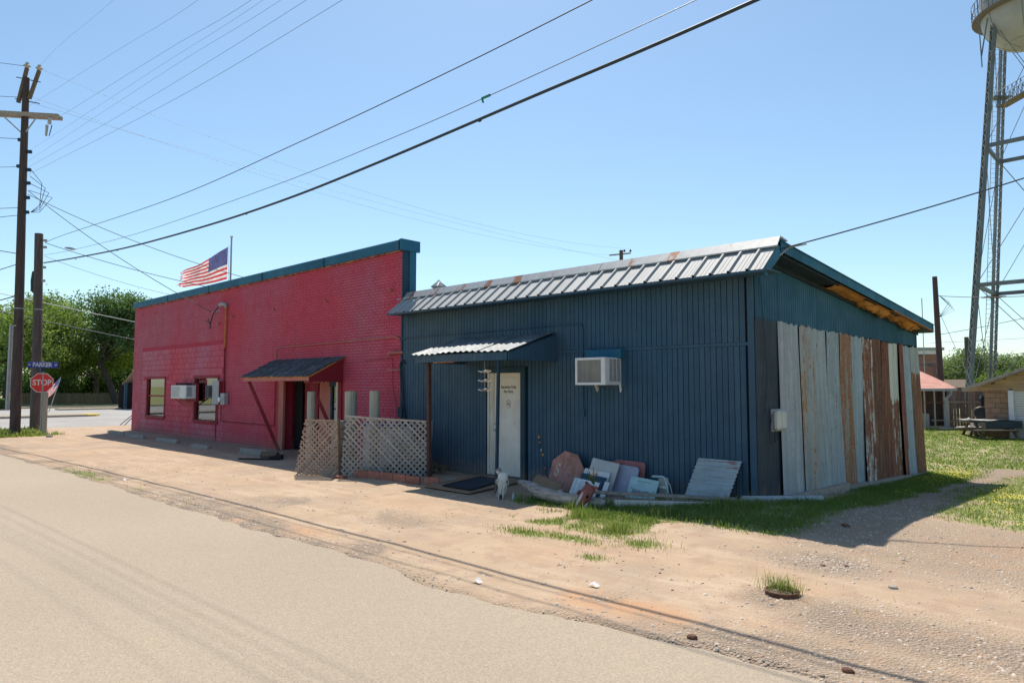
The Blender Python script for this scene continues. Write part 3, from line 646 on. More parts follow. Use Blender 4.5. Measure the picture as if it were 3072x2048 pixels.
# windows
def window(o, meet, depth, blind_z):
    x0, x1, z0, z1 = o
    f = MB(); t = .075
    for b in ((x0 - .02, x0 + t, -.02, .1, z0, z1), (x1 - t, x1 + .02, -.02, .1, z0, z1), (x0 + t, x1 - t, -.02, .1, z1 - t, z1), (x0 - .05, x1 + .05, -.05, .1, z0 - .03, z0 + .06)): f.box(*b)
    if meet: f.box(x0 + t, x1 - t, .03, .09, meet - .03, meet + .03)
    fo = f.build('window', 'redtrim', rb, bevel=.004)
    MB().box(x0 + t, x1 - t, .06, .066, z0 + .06, z1 - t).build('pane', 'glass', fo)
    s = MB(); z = z0 + .08
    while z < blind_z: s.obox(((x0 + x1) / 2, .16, z), ((x1 - x0) / 2 - t, 0, 0), (0, .012, .008), (0, 0, .0008)); z += .026
    s.build('blind', 'blind', fo)
    MB().box(x0 - .3, x1 + .3, .37, 1.6, z0 - .4, z1 + .2).build('room', 'dark', fo)
window(W1, 1.56, .1, 1.55); window(W2, 0, .1, 2.2)
o = MB().box(W1[0] + .08, W1[1] - .08, .11, .13, 1.62, 2.24).build('sash_reflection', 'offwhite', rb, label='pale panel standing in for the reflection in the upper sash')  # pale panel added behind the glass to imitate a bright reflection
# alcove
x0, x1 = AL[0], AL[1]
m = MB(); m.box(x0 - .02, x0, .37, .62, -.1, 2.2); m.box(x0, x1, .6, .64, -.1, 2.2); m.box(x1, x1 + .02, .37, .62, -.1, 2.2); m.box(x0, x1, .37, .62, 2.18, 2.22)
m.build('alcove_lining', 'redtrim', rb)
MB().box(x0 - .12, x0 + .16, -.03, .05, -.1, 2.18).build('door_casing', 'salmon', rb, bevel=.004)
MB().box(x0 + .16, x0 + .60, .36, .42, 0, 2.16).build('dark_doorway', 'dark', rb)
MB().box(x1 - .10, x1 - .02, -.05, .03, .0, 2.18).build('door_casing', 'offwhite', rb, label='pale strip at the right edge of the alcove')
MB().box(x1 - .02, x1 + .14, -.04, .05, -.1, 2.2).build('door_casing', 'redtrim', rb)
dr = MB().box(-14.3, -13.55, .40, .45, .03, 2.05).build('door', 'redtrim', rb)
for b in ((-14.3, -14.2, .385, .40, .03, 2.05), (-13.65, -13.55, .385, .40, .03, 2.05), (-14.2, -13.65, .385, .40, 1.95, 2.05), (-14.2, -13.65, .385, .40, 1.25, 1.38), (-14.2, -13.65, .385, .40, .03, .2)): MB().box(*b).build('door_rail', 'redtrim', dr)
MB().tube([(-13.62, .385, 1.05), (-13.62, .33, 1.05)], .03).build('door_knob', 'metalgrey', dr)
MB().box(-13.5, -12.75, .40, .45, .03, 2.15).build('red_panel', 'salmon', rb)
MB().box(-14.98, -13.5, .41, .46, 2.05, 2.18).build('door_head', 'salmon', rb)
f = MB(); X0, X1, Z0, Z1 = -12.72, -12.0, .15, 1.95
for b in ((X0 - .1, X0, .34, .44, Z0, Z1), (X1, X1 + .1, .34, .44, Z0, Z1), (X0 - .14, X1 + .14, .32, .44, Z1, Z1 + .16), (X0, X1, .34, .44, Z0, Z0 + .1)): f.box(*b)
fo = f.build('window', 'tealdark', rb, bevel=.004, label='dark teal framed glass door window in the alcove')
MB().box(X0, X1, .38, .385, Z0 + .1, Z1).build('pane', 'glass', fo)
MB().box(X0, X1, .5, .52, Z0, Z1).build('room', 'tealdark', fo)
# shake awning
aw = MB().prism([(-15.45, -1.06, 2.22), (-15.45, 0, 2.76), (-15.45, 0, 2.73), (-15.45, -1.06, 2.19)], (3.85, 0, 0)).build('awning', 'salmon', rb, label='black shake roofed awning over the side door')
for r in range(4):
    x = -15.5
    while x < -11.66:
        wd = random.uniform(.07, .17); ln = random.uniform(.34, .44); t = r * .27 + random.uniform(-.03, .03)
        y0 = -1.10 + t; k = .505
        z = 2.235 + (y0 + 1.06) * k; dz = random.uniform(.004, .02)
        m = MB(); ax = random.uniform(-.02, .02)
        y1 = min(y0 + ln, .0); m.add([(x + .004, y0, z), (x + wd - .004, y0 - ax * .3, z), (x + wd - .004 + ax, y1, z + (y1 - y0) * k * .97), (x + .004 + ax, y1, z + (y1 - y0) * k * .97), (x + .004, y0, z + .018 + dz), (x + wd - .004, y0 - ax * .3, z + .018 + dz), (x + wd - .004 + ax, y1, z + .01 + (y1 - y0) * k), (x + .004 + ax, y1, z + .01 + (y1 - y0) * k)],
              [(0, 3, 2, 1), (4, 5, 6, 7), (0, 1, 5, 4), (1, 2, 6, 5), (2, 3, 7, 6), (3, 0, 4, 7)])
        m.build('shake', 'shake', aw); x += wd
def scallop(p, q, top0, top1, bot, n, mat, lab=None):             # scalloped valance from p to q
    P = Vector(p); Q = Vector(q); d = (Q - P); poly = []; e = d.normalized().cross(Vector((0, 0, 1))) * .018
    poly = [(P.x, P.y, top0), (Q.x, Q.y, top1)]
    for k in range(n * 4, -1, -1):
        t = k / (n * 4); ph = (k % 4) / 4; z = bot - .03 * math.sin(math.pi * ph) if k % 4 else bot + .012
        c = P + d * t; poly.append((c.x, c.y, z))
    return MB().prism(poly, e).build('valance', mat, aw)
scallop((-15.42, -1.04, 0), (-11.62, -1.04, 0), 2.21, 2.21, 2.12, 26, 'salmon')
scallop((-11.62, -1.05, 0), (-11.62, -.03, 0), 2.22, 2.72, 2.09, 8, 'redtrim')
MB().box(-15.48, -11.57, -1.08, -1.04, 2.19, 2.225).build('drip_edge', 'orange', aw)
MB().prism([(-11.60, -1.08, 2.21), (-11.60, .0, 2.765), (-11.60, .0, 2.73), (-11.60, -1.08, 2.175)], (.03, 0, 0)).build('drip_edge', 'orange', aw)
MB().bar((-15.2, -.98, 2.15), (-14.72, -.2, 0.0), .09, .09).build('brace', 'redtrim', aw)
MB().bar((-11.72, -.98, 2.15), (-11.2, -.2, 0.0), .09, .09).build('brace', 'redtrim', aw)
# pipes, anchors
def fil(pts, r=.08):                                              # round the corners of a pipe run
    out = [Vector(pts[0])]
    for a, b, c in zip(pts[:-2], pts[1:-1], pts[2:]):
        a, b, c = Vector(a), Vector(b), Vector(c); u = (a - b).normalized() * r; v = (c - b).normalized() * r
        for t in (0, .25, .5, .75, 1): out.append((b + u) * (1 - t) ** 2 + b * 2 * t * (1 - t) + (b + v) * t * t)
    out.append(Vector(pts[-1])); return out
MB().tube(fil([(-15.38, -.03, 2.78), (-15.38, -.03, 3.15), (-9.6, -.03, 3.19), (-9.3, -.03, 3.21), (-9.08, -.05, 3.12)], .12), .016, 6, True).build('conduit', 'salmon', rb)
MB().tube(fil([(-19.2, -.03, 1.3), (-19.2, -.03, .74), (-15.36, -.03, .73), (-15.36, -.03, 2.2)], .1), .014, 6).build('conduit', 'redtrim', rb)
MB().box(-19.68, -19.62, -.02, .02, -.1, 1.3).build('seam_batten', 'redtrim', rb)
MB().tube(fil([(-8.98, .0, 2.79), (-9.3, -.12, 2.79), (-9.42, -.12, 2.79), (-9.42, -.12, 2.70)], .05), .035, 8).build('vent_pipe', 'salmon', rb)
MB().tube([(-9.0, -.02, 2.36), (-9.5, -.1, 2.36)], .02, 6).build('drain_pipe', 'salmon', rb)
MB().tube(fil([(-11.5, -.03, .95), (-9.2, -.03, .95), (-9.2, -.03, 1.5), (-9.38, -.02, 2.0), (-9.38, -.02, 2.65), (-10.6, -.02, 2.62)], .08), .006, 5).build('phone_cable', 'redtrim', rb)
for (x, z) in ((-15.6, 4.36), (-12.55, 4.36), (-9.5, 4.39), (-19.58, 4.17), (-18.54, 4.35)):
    m = MB(); a = random.uniform(0, 3)
    for k in range(2):
        c = math.cos(a + k * 1.4) * .085; s_ = math.sin(a + k * 1.4) * .05; m.bar((x - c, -.025, z - s_), (x + c, -.035, z + s_), .02, .02)
    m.tube([(x, 0, z), (x, -.06, z)], .022, 6); m.build('wall_anchor', 'salmon', rb)
# electric service on the red wall
em = thing('electric_meter', 'grey electric panel and round meter under the mast on the red wall', 'electric meter', (-19.1, -.02, 1.3))
MB().box(-19.56, -19.05, -.2, -.01, 1.32, 2.15).build('panel_box', 'metalgrey', em, bevel=.01)
MB().box(-19.05, -19.02, -.19, -.01, 1.33, 2.14).build('panel_side', 'redtrim', em)
MB().box(-19.0, -18.68, -.16, -.01, 1.32, 1.72).build('meter_box', 'metalgrey', em, bevel=.01)
m = MB(); m.tube([(-18.92, -.16, 1.5), (-18.92, -.24, 1.5)], .085, 14); m.build('meter_dial', 'white', em, smooth=False)
MB().tube([(-18.98, -.05, 1.72), (-18.98, -.05, 3.3)], .03, 8).build('mast_pipe', 'redtrim', em)
MB().tube([(-18.98, -.05, 3.3), (-18.94, -.05, 4.72)], .034, 8).build('mast_pipe', 'orange', em, label='bare orange upper length of mast pipe')
m = MB(); m.tube([(-18.94, -.05, 4.70), (-18.95, -.09, 4.80), (-19.05, -.16, 4.83), (-19.15, -.22, 4.76)], [.06, .07, .07, .05], 8); m.build('weatherhead', 'metalgrey', em, smooth=True)
m = MB(); m.tube([(-19.14, -.22, 4.76), (-19.4, -.3, 4.5), (-19.62, -.3, 4.2), (-19.68, -.28, 3.98)], .022, 6); m.tube([(-19.64, -.3, 4.15), (-19.85, -.34, 4.26), (-19.95, -.36, 4.27)], .014, 6); m.tube([(-19.66, -.3, 4.15), (-19.8, -.32, 4.36)], .014, 6)
m.build('service_cable', 'wire', em)

# ================================================================== BLUE BUILDING
bb = thing('blue_shed_building', 'navy board clad shed with pale metal eave and corrugated steel side wall', 'building', (0, 0, 0))
DO = (-5.98, -4.88, 0.0, 2.34)
m = MB(); wall_boxes(m, -9.0, -.06, -.3, 3.66, [DO], .03, .15)
m.box(-.2, -.06, .15, 10.0, -.6, 3.3); m.box(-9.0, -8.9, .4, 10, -.5, 3.6); m.box(-9, -.06, 9.9, 10.0, -.6, 3.3)
m.box(-9.0, -.03, .15, .2, 3.6, 4.0)
m.build('wall', 'dark', bb, label='dark sheathing behind the boards')
PW = .1016
def bdata(h):
    m = MB(); m.box(-PW / 2 + .005, PW / 2 - .005, -.012, .03, 0, h); return m.data('board', 'navy', bevel=.003)
cache = {}
nb = 88
for k in range(nb):
    x = -9.0 + .02 + (k + .5) * PW
    if x > -.10: break
    for (z0, z1) in ((-.25, 2.60), (2.655, 3.695)):
        a, b = z0, z1
        if DO[0] - .02 < x < DO[1] + .02 and z0 < 2:
            a = 2.36
        h = round(b - a, 3)
        if h not in cache: cache[h] = bdata(h)
        piece(cache[h], 'board', bb, (x, random.uniform(-.002, .002), a), (0, R(random.uniform(-.04, .04)), 0))
MB().box(-9.0, -.08, -.02, .01, 2.603, 2.652).build('belt_trim', 'navy', bb)
MB().box(-9.05, -8.985, -.03, .03, -.3, 3.69).build('corner_trim', 'tealdark', bb)
MB().box(-.10, .0, -.03, .02, -.2, 3.69).build('corner_trim', 'navy', bb, bevel=.004)
# slab roof
RZ = lambda y: 4.24 - .067 * (y - .15)
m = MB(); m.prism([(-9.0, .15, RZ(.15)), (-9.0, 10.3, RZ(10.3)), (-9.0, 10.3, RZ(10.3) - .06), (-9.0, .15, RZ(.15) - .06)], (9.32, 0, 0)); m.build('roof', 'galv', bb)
# front apron of ribbed metal
AP0 = (.14, 4.19); AP1 = (-.47, 3.715)
sv = Vector((0, AP1[0] - AP0[0], AP1[1] - AP0[1])); nv = Vector((0, sv.z, -sv.y)).normalized() * -1
if nv.z < 0: nv = -nv
def apron_panel(wd):
    m = MB(); prof = [(0, 0), (.03, 0), (.045, .036), (.075, .036), (.09, 0), (.17, .0), (.178, .004), (.19, 0), (.24, 0), (.248, .004), (.26, 0), (wd, 0)]
    rows = []
    for t in (0, .5, 1):
        rows.append([Vector((px, AP0[0], AP0[1])) + sv * t + nv * (pz + .004) for px, pz in prof])
    m.grid(rows); rows2 = [[p - nv * .008 for p in r] for r in rows]; m.grid(rows2[::-1]); return m.data('roof_panel', 'apron', fix=False)
APD = apron_panel(.305); k = 0; x = -9.02
while x < .36 - .02:
    piece(APD, 'roof_panel', bb, (x, random.uniform(-.004, .004), random.uniform(-.003, .003)), (0, 0, R(random.uniform(-.25, .25)))); x += .3025
m = MB(); pts = [(.0, -.045), (.125, .115), (.16, .122), (.42, .09), (.42, .07), (.13, .09), (.0, -.07)]
for xs in ((-9.25, -6.1), (-6.12, -3.0), (-3.02, .40)):
    m = MB(); m.prism([(xs[0], .0 + a, 4.19 + b) for a, b in pts], (xs[1] - xs[0], 0, 0)); m.build('ridge_cap', 'ridge', bb, label='rust spotted ridge flashing')
# soffit boards under the apron
sd_ = MB().box(-.149, .149, -.44, -.02, -.008, .008).data('soffit_board', 'navy', bevel=.003); x = -9.0
while x < .25:
    piece(sd_, 'soffit_board', bb, (x + .15, 0, 3.70 + random.uniform(-.003, .003))); x += .3048
sf = MB(); 
for k in range(31): sf.box(-9.02 + k * .3048, -9.02 + k * .3048 + .3, -.478, -.455, 3.675, 3.71)
sf.build('drip_fascia', 'navy', bb)
# apron end closing boards (gable return)
m = MB(); m.prism([(.33, -.46, 3.69), (.33, .14, 4.17), (.33, .34, 4.16), (.33, .20, 3.98), (.33, -.32, 3.63)], (.025, 0, 0)); m.build('apron_end', 'teal', bb)
# rake trim along gable
n = 0; y = .22
while y < 10.25:
    l = min(1.2, 10.3 - y); m = MB(); rows = []; st = int(l / .0305)
    P = [[], []]
    for q in range(st + 1):
        yy = y + l * q / st; xx = .36 + (.008 if q % 3 == 0 else 0)
        P[0].append((xx, yy, RZ(yy) + .01)); P[1].append((xx, yy, RZ(yy) - .15))
    m.grid(P); m.grid([[(p[0] - .012, p[1], p[2]) for p in r] for r in P][::-1]); m.build('rake_panel', 'teal', bb, fix=False); y += l
m = MB(); m.prism([(.30, .15, RZ(.15) + .012), (.30, 10.32, RZ(10.32) + .012), (.30, 10.32, RZ(10.32) + .024), (.30, .15, RZ(.15) + .024)], (.085, 0, 0)); m.build('rake_cap', 'teal', bb)
m = MB(); m.prism([(.28, 6.6, RZ(6.6) - .165), (.28, 10.35, RZ(10.35) - .165), (.28, 10.35, RZ(10.35) - .15), (.28, 6.6, RZ(6.6) - .145)], (.09, 0, 0)); m.build('bare_lath', 'orange', bb, label='bare orange lath under the rake edge')
y = .3
while y < 10.1:
    l = random.uniform(.7, 1.1); l = min(l, 10.2 - y)
    if not (3.4 < y + l / 2 < 8.8 and random.random() < .75):
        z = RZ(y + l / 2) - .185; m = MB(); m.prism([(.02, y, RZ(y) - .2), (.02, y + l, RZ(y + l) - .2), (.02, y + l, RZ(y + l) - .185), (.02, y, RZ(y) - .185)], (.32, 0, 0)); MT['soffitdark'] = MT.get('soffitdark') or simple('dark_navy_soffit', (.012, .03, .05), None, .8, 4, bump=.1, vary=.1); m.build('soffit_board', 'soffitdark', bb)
    y += l + .01
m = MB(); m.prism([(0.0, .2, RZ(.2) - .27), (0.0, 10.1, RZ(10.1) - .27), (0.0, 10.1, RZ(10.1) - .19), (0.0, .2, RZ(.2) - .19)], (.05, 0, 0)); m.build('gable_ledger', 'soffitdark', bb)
rows = []
for a in range(13):
    u = a / 12; row = []
    for q in range(120):
        yy = 2.95 + 6.4 * q / 119; lo = fb(yy * 2.3, 3, 41); hang = .02 + .11 * float(ss(.35, .7, lo)) * (1 if 3.4 < yy < 8.9 else .3)
        row.append((.03 + .33 * u, yy, RZ(yy) - .19 - hang * (math.sin(math.pi * min(1, u * 1.15 + .1)) ** .7 if u < .9 else .05) * (.55 + .7 * float(vn(yy * 9, u * 7, 3)))))
    rows.append(row)
m = MB(); m.grid(rows); o = m.build('torn_insulation', 'orange', bb, smooth=True, fix=False, label='torn orange insulation hanging out of the open soffit')
MB().box(.03, .36, 10.12, 10.3, RZ(10.2) - .2, RZ(10.2) - .0).build('rake_end', 'tealdark', bb)
# gable siding (painted corrugated panels)
def corr(m, y0, y1, zb, zt, pitch=.076, amp=.008, x=.0, rows=6, bow=0, fl=None, jag=0, seed=0, rib=False):
    n = max(2, int((y1 - y0) / pitch * 6)); P = []
    for r in range(rows + 1):
        t = r / rows; row = []
        for q in range(n + 1):
            yy = y0 + (y1 - y0) * q / n; ph = (yy / pitch) % 1.0
            dx = (amp if (ph < .22) else (amp * .5 if ph < .3 or ph > .92 else 0)) if rib else amp * math.sin(2 * math.pi * ph)
            b = zb(yy) if callable(zb) else zb; tp_ = zt(yy) if callable(zt) else zt
            if jag: tp_ += jag * (float(vn(yy * 9, 1, seed)) - .5); b += jag * .8 * (float(vn(yy * 8, 5, seed)) - .5)
            z = b + (tp_ - b) * t
            off = (fl(t, q / n) if fl else 0)
            wob = .006 * (float(vn(yy * 2, z * 1.5, seed + 4)) - .5)
            sy = (fl and bow * (1 - t) * (q / n - .3)) or 0
            row.append((x + dx + off + wob, yy + sy, z))
        P.append(row)
    m.grid(P)
y = .02; k = 0
while y < 10.0:
    y1 = min(y + .915, 10.04); m = MB(); corr(m, y, y1, 3.0, lambda t: RZ(t) - .24, .1016, .012, .0 + (.003 if k % 2 else 0), rows=3, rib=True); m.build('siding_panel', 'corrteal', bb, fix=False); y = y1 - .0; k += 1
m = MB(); corr(m, .0, .92, -.3, 3.06, .0508, .007, .004, rows=4, rib=True); m.build('dark_siding_panel', 'darksheet', bb, fix=False)
GB = lambda y: float(np.interp(y, [.8, 2.3, 4.4, 6, 8, 10], [.10, .02, -.05, -.13, -.21, -.31]))
sheets = [(.85, 1.74, dict(base=(.40, .42, .43))), (1.74, 2.42, dict(base=(.38, .38, .36), rust=.30, rustcol=(.40, .22, .12))), (2.39, 3.16, dict(base=(.38, .41, .41), rust=.1)), (3.13, 3.83, dict(base=(.34, .38, .40), rust=.12)),
          (3.81, 4.54, dict(base=(.36, .33, .29), rust=.62, rustcol=(.30, .145, .08))), (4.52, 5.28, dict(base=(.36, .41, .44), rust=.05)), (5.26, 5.97, dict(base=(.52, .49, .45), rust=.58, rustcol=(.20, .07, .05), white=.5)),
          (5.94, 6.72, dict(base=(.22, .12, .09), rust=1.0, rustcol=(.15, .065, .045))), (6.69, 7.26, dict(base=(.22, .10, .07), rust=1.0, rustcol=(.17, .055, .035))), (7.23, 8.12, dict(base=(.55, .52, .45), rust=.66, rustcol=(.19, .08, .045), white=.6, topclean=.62)),
          (8.10, 8.48, dict(base=(.3, .12, .09), rust=.95, rustcol=(.19, .055, .04))), (8.45, 9.18, dict(base=(.36, .42, .45), rust=.12)), (9.15, 9.97, dict(base=(.40, .40, .38), rust=.9, rustcol=(.19, .085, .05), topclean=.82))]
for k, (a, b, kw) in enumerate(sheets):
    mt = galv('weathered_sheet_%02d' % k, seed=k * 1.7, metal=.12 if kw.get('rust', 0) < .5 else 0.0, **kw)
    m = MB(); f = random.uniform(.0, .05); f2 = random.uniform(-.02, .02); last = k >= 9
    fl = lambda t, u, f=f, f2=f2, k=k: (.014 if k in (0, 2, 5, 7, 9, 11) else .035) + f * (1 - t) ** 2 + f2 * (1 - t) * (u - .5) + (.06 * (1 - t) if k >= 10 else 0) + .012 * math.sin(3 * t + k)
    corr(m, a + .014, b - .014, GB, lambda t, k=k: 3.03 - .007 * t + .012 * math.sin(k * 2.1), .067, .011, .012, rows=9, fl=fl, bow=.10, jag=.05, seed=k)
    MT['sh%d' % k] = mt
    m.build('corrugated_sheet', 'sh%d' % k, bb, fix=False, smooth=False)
m = MB(); m.box(-.05, .02, 9.97, 10.04, -.6, 3.3); m.build('corner_trim', 'tealdark', bb)
m = MB(); m.bar((.10, .15, .10), (.11, 3.75, .0), .16, .17); m.build('sill_beam', 'greywood', bb); m = MB(); m.bar((.10, 3.75, -.05), (.10, 10, -.33), .13, .14); m.build('sill_beam', 'greywood', bb)
# door
f = MB()
for b in ((-4.99, -4.86, -.055, .05, -.05, 2.36), (-5.98, -4.99, -.055, .05, 2.24, 2.36), (-5.98, -4.99, -.03, .06, .0, .075)): f.box(*b)
f.build('door_frame', 'tealdark', bb, bevel=.004)
m = MB(); m.box(-5.98, -5.92, -.03, .05, .03, 2.24); m.box(-5.92, -5.80, -.01, .05, .05, 2.24); m.build('door_frame', 'offwhite', bb, bevel=.004, label='weathered white left jamb of the door')
dr = MB().box(-5.795, -4.995, .0, .045, .08, 2.235).build('door', 'door', bb, bevel=.004, label='dirty white door reading Receiving Only No Entry')
text('Receiving Only', .082, dr, 'black', (-5.37, -.0012, 1.935), (R(90), 0, 0), sx=.88, bold=.0015)
text('No Entry', .082, dr, 'black', (-5.37, -.0012, 1.84), (R(90), 0, 0), sx=.88, bold=.0015)
m = MB(); c = Vector((-5.37, 0, 1.585))
for k in range(28):
    a = 2 * math.pi * k / 28; b = 2 * math.pi * (k + 1) / 28; m.bar(c + Vector((.062 * math.cos(a), -.001, .085 * math.sin(a))), c + Vector((.062 * math.cos(b), -.001, .085 * math.sin(b))), .002, .006)
m.bar(c + Vector((-.04, -.001, -.012)), c + Vector((.04, -.001, -.012)), .002, .014); m.bar(c + Vector((.045, -.001, -.065)), c + Vector((-.045, -.001, .065)), .002, .006)
for dx in (.015, .03): m.tube([c + Vector((dx, -.001, .0)), c + Vector((dx - .012, -.001, .02)), c + Vector((dx + .004, -.001, .036)), c + Vector((dx - .01, -.001, .052))], .002, 4)
m.build('no_smoking_symbol', 'black', dr)
m = MB(); m.box(-5.60, -5.14, -.0012, .001, 2.133, 2.139); m.build('fine_print', 'metalgrey', dr)
m = MB(); m.tube([(-5.74, .0, 1.02), (-5.74, -.05, 1.02), (-5.74, -.065, 1.02)], [.025, .02, .032], 8); m.tube([(-5.74, 0, 1.15), (-5.74, -.025, 1.15)], .022, 8); m.build('door_knob', 'metalgrey', dr)
# awning over the door
aw = MB(); aw.prism([(-6.75, -1.36, 2.60), (-6.75, 0, 2.985), (-6.75, 0, 2.96), (-6.75, -1.36, 2.57)], (2.66, 0, 0)); aw = aw.build('awning', 'navy', bb, label='lean-to awning of galvanised sheets over the white door')
for (xa, xb, dz) in ((-6.92, -6.0, 0), (-6.06, -5.0, .012), (-5.06, -4.06, .0)):
    m = MB(); P = []; n = int((xb - xa) / .067 * 6)
    for r in range(7):
        t = r / 6; row = []
        for q in range(n + 1):
            x = xa + (xb - xa) * q / n; yy = -1.46 + t * 1.44 + .03 * (float(vn(x * 7, 2, 6)) - .5) * (1 - t); z = 2.63 + (yy + 1.40) * .286 + .013 * math.sin(2 * math.pi * x / .17) + dz + .02 * (float(vn(x * 3, yy * 2, 8)) - .5) * (1 if r in (0, 6) else .5)
            row.append((x + .12 * (1 - t), yy, z))
        P.append(row)
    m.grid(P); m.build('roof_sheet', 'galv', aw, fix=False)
bd_ = {}
def fboard(x, y, z0, z1, along, wd=.1016):
    m = MB(); 
    if along == 'x': m.box(x + .003, x + wd - .003, y - .012, y + .006, z0, z1)
    m.build('fascia_board', 'navy', aw)
x = -6.72
while x < -4.12: fboard(x, -1.39, 2.44, 2.585, 'x'); x += .1016
y = -1.40
while y < -.02:
    y1 = min(y + .1016, 0); m = MB(); za = 2.585 + (y + 1.36) * .285; zb = 2.585 + (y1 + 1.36) * .285
    m.prism([(-4.05, y + .003, 2.44), (-4.05, y1 - .003, 2.44), (-4.05, y1 - .003, zb), (-4.05, y + .003, za)], (.018, 0, 0)); m.build('fascia_board', 'navy', aw)
    m = MB(); m.prism([(-6.74, y + .003, 2.44), (-6.74, y1 - .003, 2.44), (-6.74, y1 - .003, zb), (-6.74, y + .003, za)], (.018, 0, 0)); m.build('fascia_board', 'navy', aw); y = y1
MB().box(-6.72, -4.06, -1.36, -1.32, 2.45, 2.53).build('beam', 'tealdark', aw)
MB().box(-6.2, -5.55, -1.385, -1.36, 2.425, 2.44).build('bare_batten', 'orange', aw)
MB().bar((-6.60, -1.12, -.02), (-6.60, -1.16, 2.5), .075, .075).build('post', 'rustpost', aw)
MB().bar((-4.22, -1.53, -.02), (-4.32, -1.37, 2.5), .048, .048).build('post', 'tealdark', aw)
# conduit and utility bits on the blue wall
MB().tube(fil([(-9.0, -.05, 3.10), (-8.9, -.03, 3.14), (-3.38, -.03, 3.16), (-3.38, -.03, 1.5)], .14), .016, 6).build('conduit', 'navy', bb)
MB().box(-3.42, -3.34, -.06, -.01, 1.38, 1.52).build('junction_box', 'navy', bb)
MB().box(-9.02, -8.86, -.12, -.01, 1.2, 1.45).build('junction_box', 'tealdark', bb)
m = MB(); m.tube(fil([(-8.86, -.05, 2.5), (-8.96, -.05, 2.62), (-9.04, -.05, 2.5), (-8.98, -.05, 1.9), (-8.85, -.05, 1.2), (-8.78, -.05, .3)], .05), .022, 6); m.tube([(-8.95, -.05, 2.45), (-8.9, -.06, 1.6), (-8.75, -.05, .9), (-8.7, -.05, .2)], .018, 6); m.build('black_hose', 'wire', bb)
m = MB(); m.tube([(.03, .17, 3.72), (.035, .3, 2.9), (.04, .36, 2.2), (.04, .33, 1.9), (.03, .26, 1.5)], .006, 5); m.build('phone_cable', 'wire', bb)
m = MB(); c = (-8.7, .9, 4.2); m.box(-8.78, -8.62, .82, .98, 4.05, 4.42); m.build('roof_vent', 'metalgrey', bb)
m = MB()
for k in range(4):
    a = k * math.pi / 2 + .6; d = Vector((math.cos(a), math.sin(a), 0)); e = Vector((-d.y, d.x, 0))
    m.prism([(-8.7 + d.x * .05, .9 + d.y * .05, 4.38), tuple(Vector((-8.7, .9, 4.5)) + d * .21), (-8.7, .9, 4.66), ], tuple(e * .04))
m.lathe([(.01, .28), (.2, .1), (.2, .085)], (-8.7, .9, 4.4), 4); m.build('vent_cap', 'metalgrey', bb)
MB().box(-8.98, -8.3, .42, .55, 4.15, 4.34).build('roof_curb', 'metalgrey', bb)

# air conditioners
ac = thing('air_conditioner', 'large white window air conditioner on the navy board wall right of the door', 'air conditioner', (-2.9, 0, 1.95))
MB().box(-3.32, -2.41, -.035, -.014, 1.93, 2.63).build('mounting_board', 'navy', ac, bevel=.004)
MB().box(-3.22, -2.42, -.16, -.035, 2.46, 2.63).build('hood_board', 'teal', ac, bevel=.004)
m = MB(); X0, X1, Y0, Z0, Z1 = -3.17, -2.50, -.54, 1.975, 2.47
m.box(X0, X1, Y0 + .03, -.03, Z0, Z1); bo = m.build('housing', 'white', ac, bevel=.006)
m = MB(); m.box(X0, X0 + .05, Y0, Y0 + .03, Z0, Z1); m.box(X1 - .09, X1, Y0, Y0 + .03, Z0, Z1); m.box(X0 + .05, X1 - .09, Y0, Y0 + .03, Z1 - .045, Z1); m.box(X0 + .05, X1 - .09, Y0, Y0 + .03, Z0, Z0 + .045); m.build('rear_frame', 'white', ac, bevel=.004)
def coilm():
    n = NT('stained_coil_fins'); q = n.pos(); col = n.mix(n.ramp(n.noise(n.pos((9, 9, .8)), 1.2, 5), .35, .7), (.42, .40, .35), (.28, .24, .17))
    sx = n.n.new('ShaderNodeSeparateXYZ'); n.l.new(q, sx.inputs[0]); col = n.mix(n.math('MULTIPLY', n.ramp(n.math('SUBTRACT', n.math('MULTIPLY', n.noise(n.pos((14, 14, 1)), 1, 3), .5), n.math('SUBTRACT', sx.outputs[2], 2.02)), .0, .3), .8), col, (.13, .10, .07))
    return n.done(col, .6, .2)
MT['coil'] = coilm()
MB().box(X0 + .05, X1 - .09, Y0 + .022, Y0 + .028, Z0 + .04, Z1 - .04).build('coil', 'coil', ac)
m = MB(); x = X0 + .055
while x < X1 - .095: m.box(x, x + .003, Y0 + .008, Y0 + .012, Z0 + .045, Z1 - .045); x += .019
z = Z0 + .05
while z < Z1 - .05: m.box(X0 + .05, X1 - .09, Y0 + .005, Y0 + .008, z, z + .003); z += .019
m.build('grille', 'metalgrey', ac, fix=False)
for k in range(3):
    ya = Y0 + .14 + k * .12; MB().box(X1 - .002, X1 + .0025, ya, ya + .092, Z0 + .06, Z1 - .035).build('vent_recess', 'tealdark', ac)
    m = MB(); z = Z0 + .065
    while z < Z1 - .04: m.obox((X1 + .005, ya + .046, z), (.004, 0, .003), (0, .045, 0), (0, 0, .002)); z += .0165
    m.build('louvre', 'white', ac)
for yy, xx in ((-.05, X1 - .02), (-.3, X0 + .3)):
    m = MB(); m.prism([(xx, yy - .02, Z0), (xx, yy + .04, Z0), (xx, yy + .03, Z0 - .11), (xx, yy - .0, Z0 - .13)] if xx > -2.7 else [(xx, yy - .06, Z0), (xx, yy + .04, Z0), (xx, yy + .05, Z0 - .1), (xx, yy + .02, Z0 - .12)], (.02, 0, 0)); m.build('bracket', 'white' if xx > -2.7 else 'offwhite', ac)
ac = thing('air_conditioner', 'small white air conditioner between the two windows of the red wall', 'air conditioner', (-22.2, 0, 1.75))
MB().box(-22.6, -21.2, -.46, -.02, 1.5, 1.99).build('housing', 'white', ac, bevel=.008)
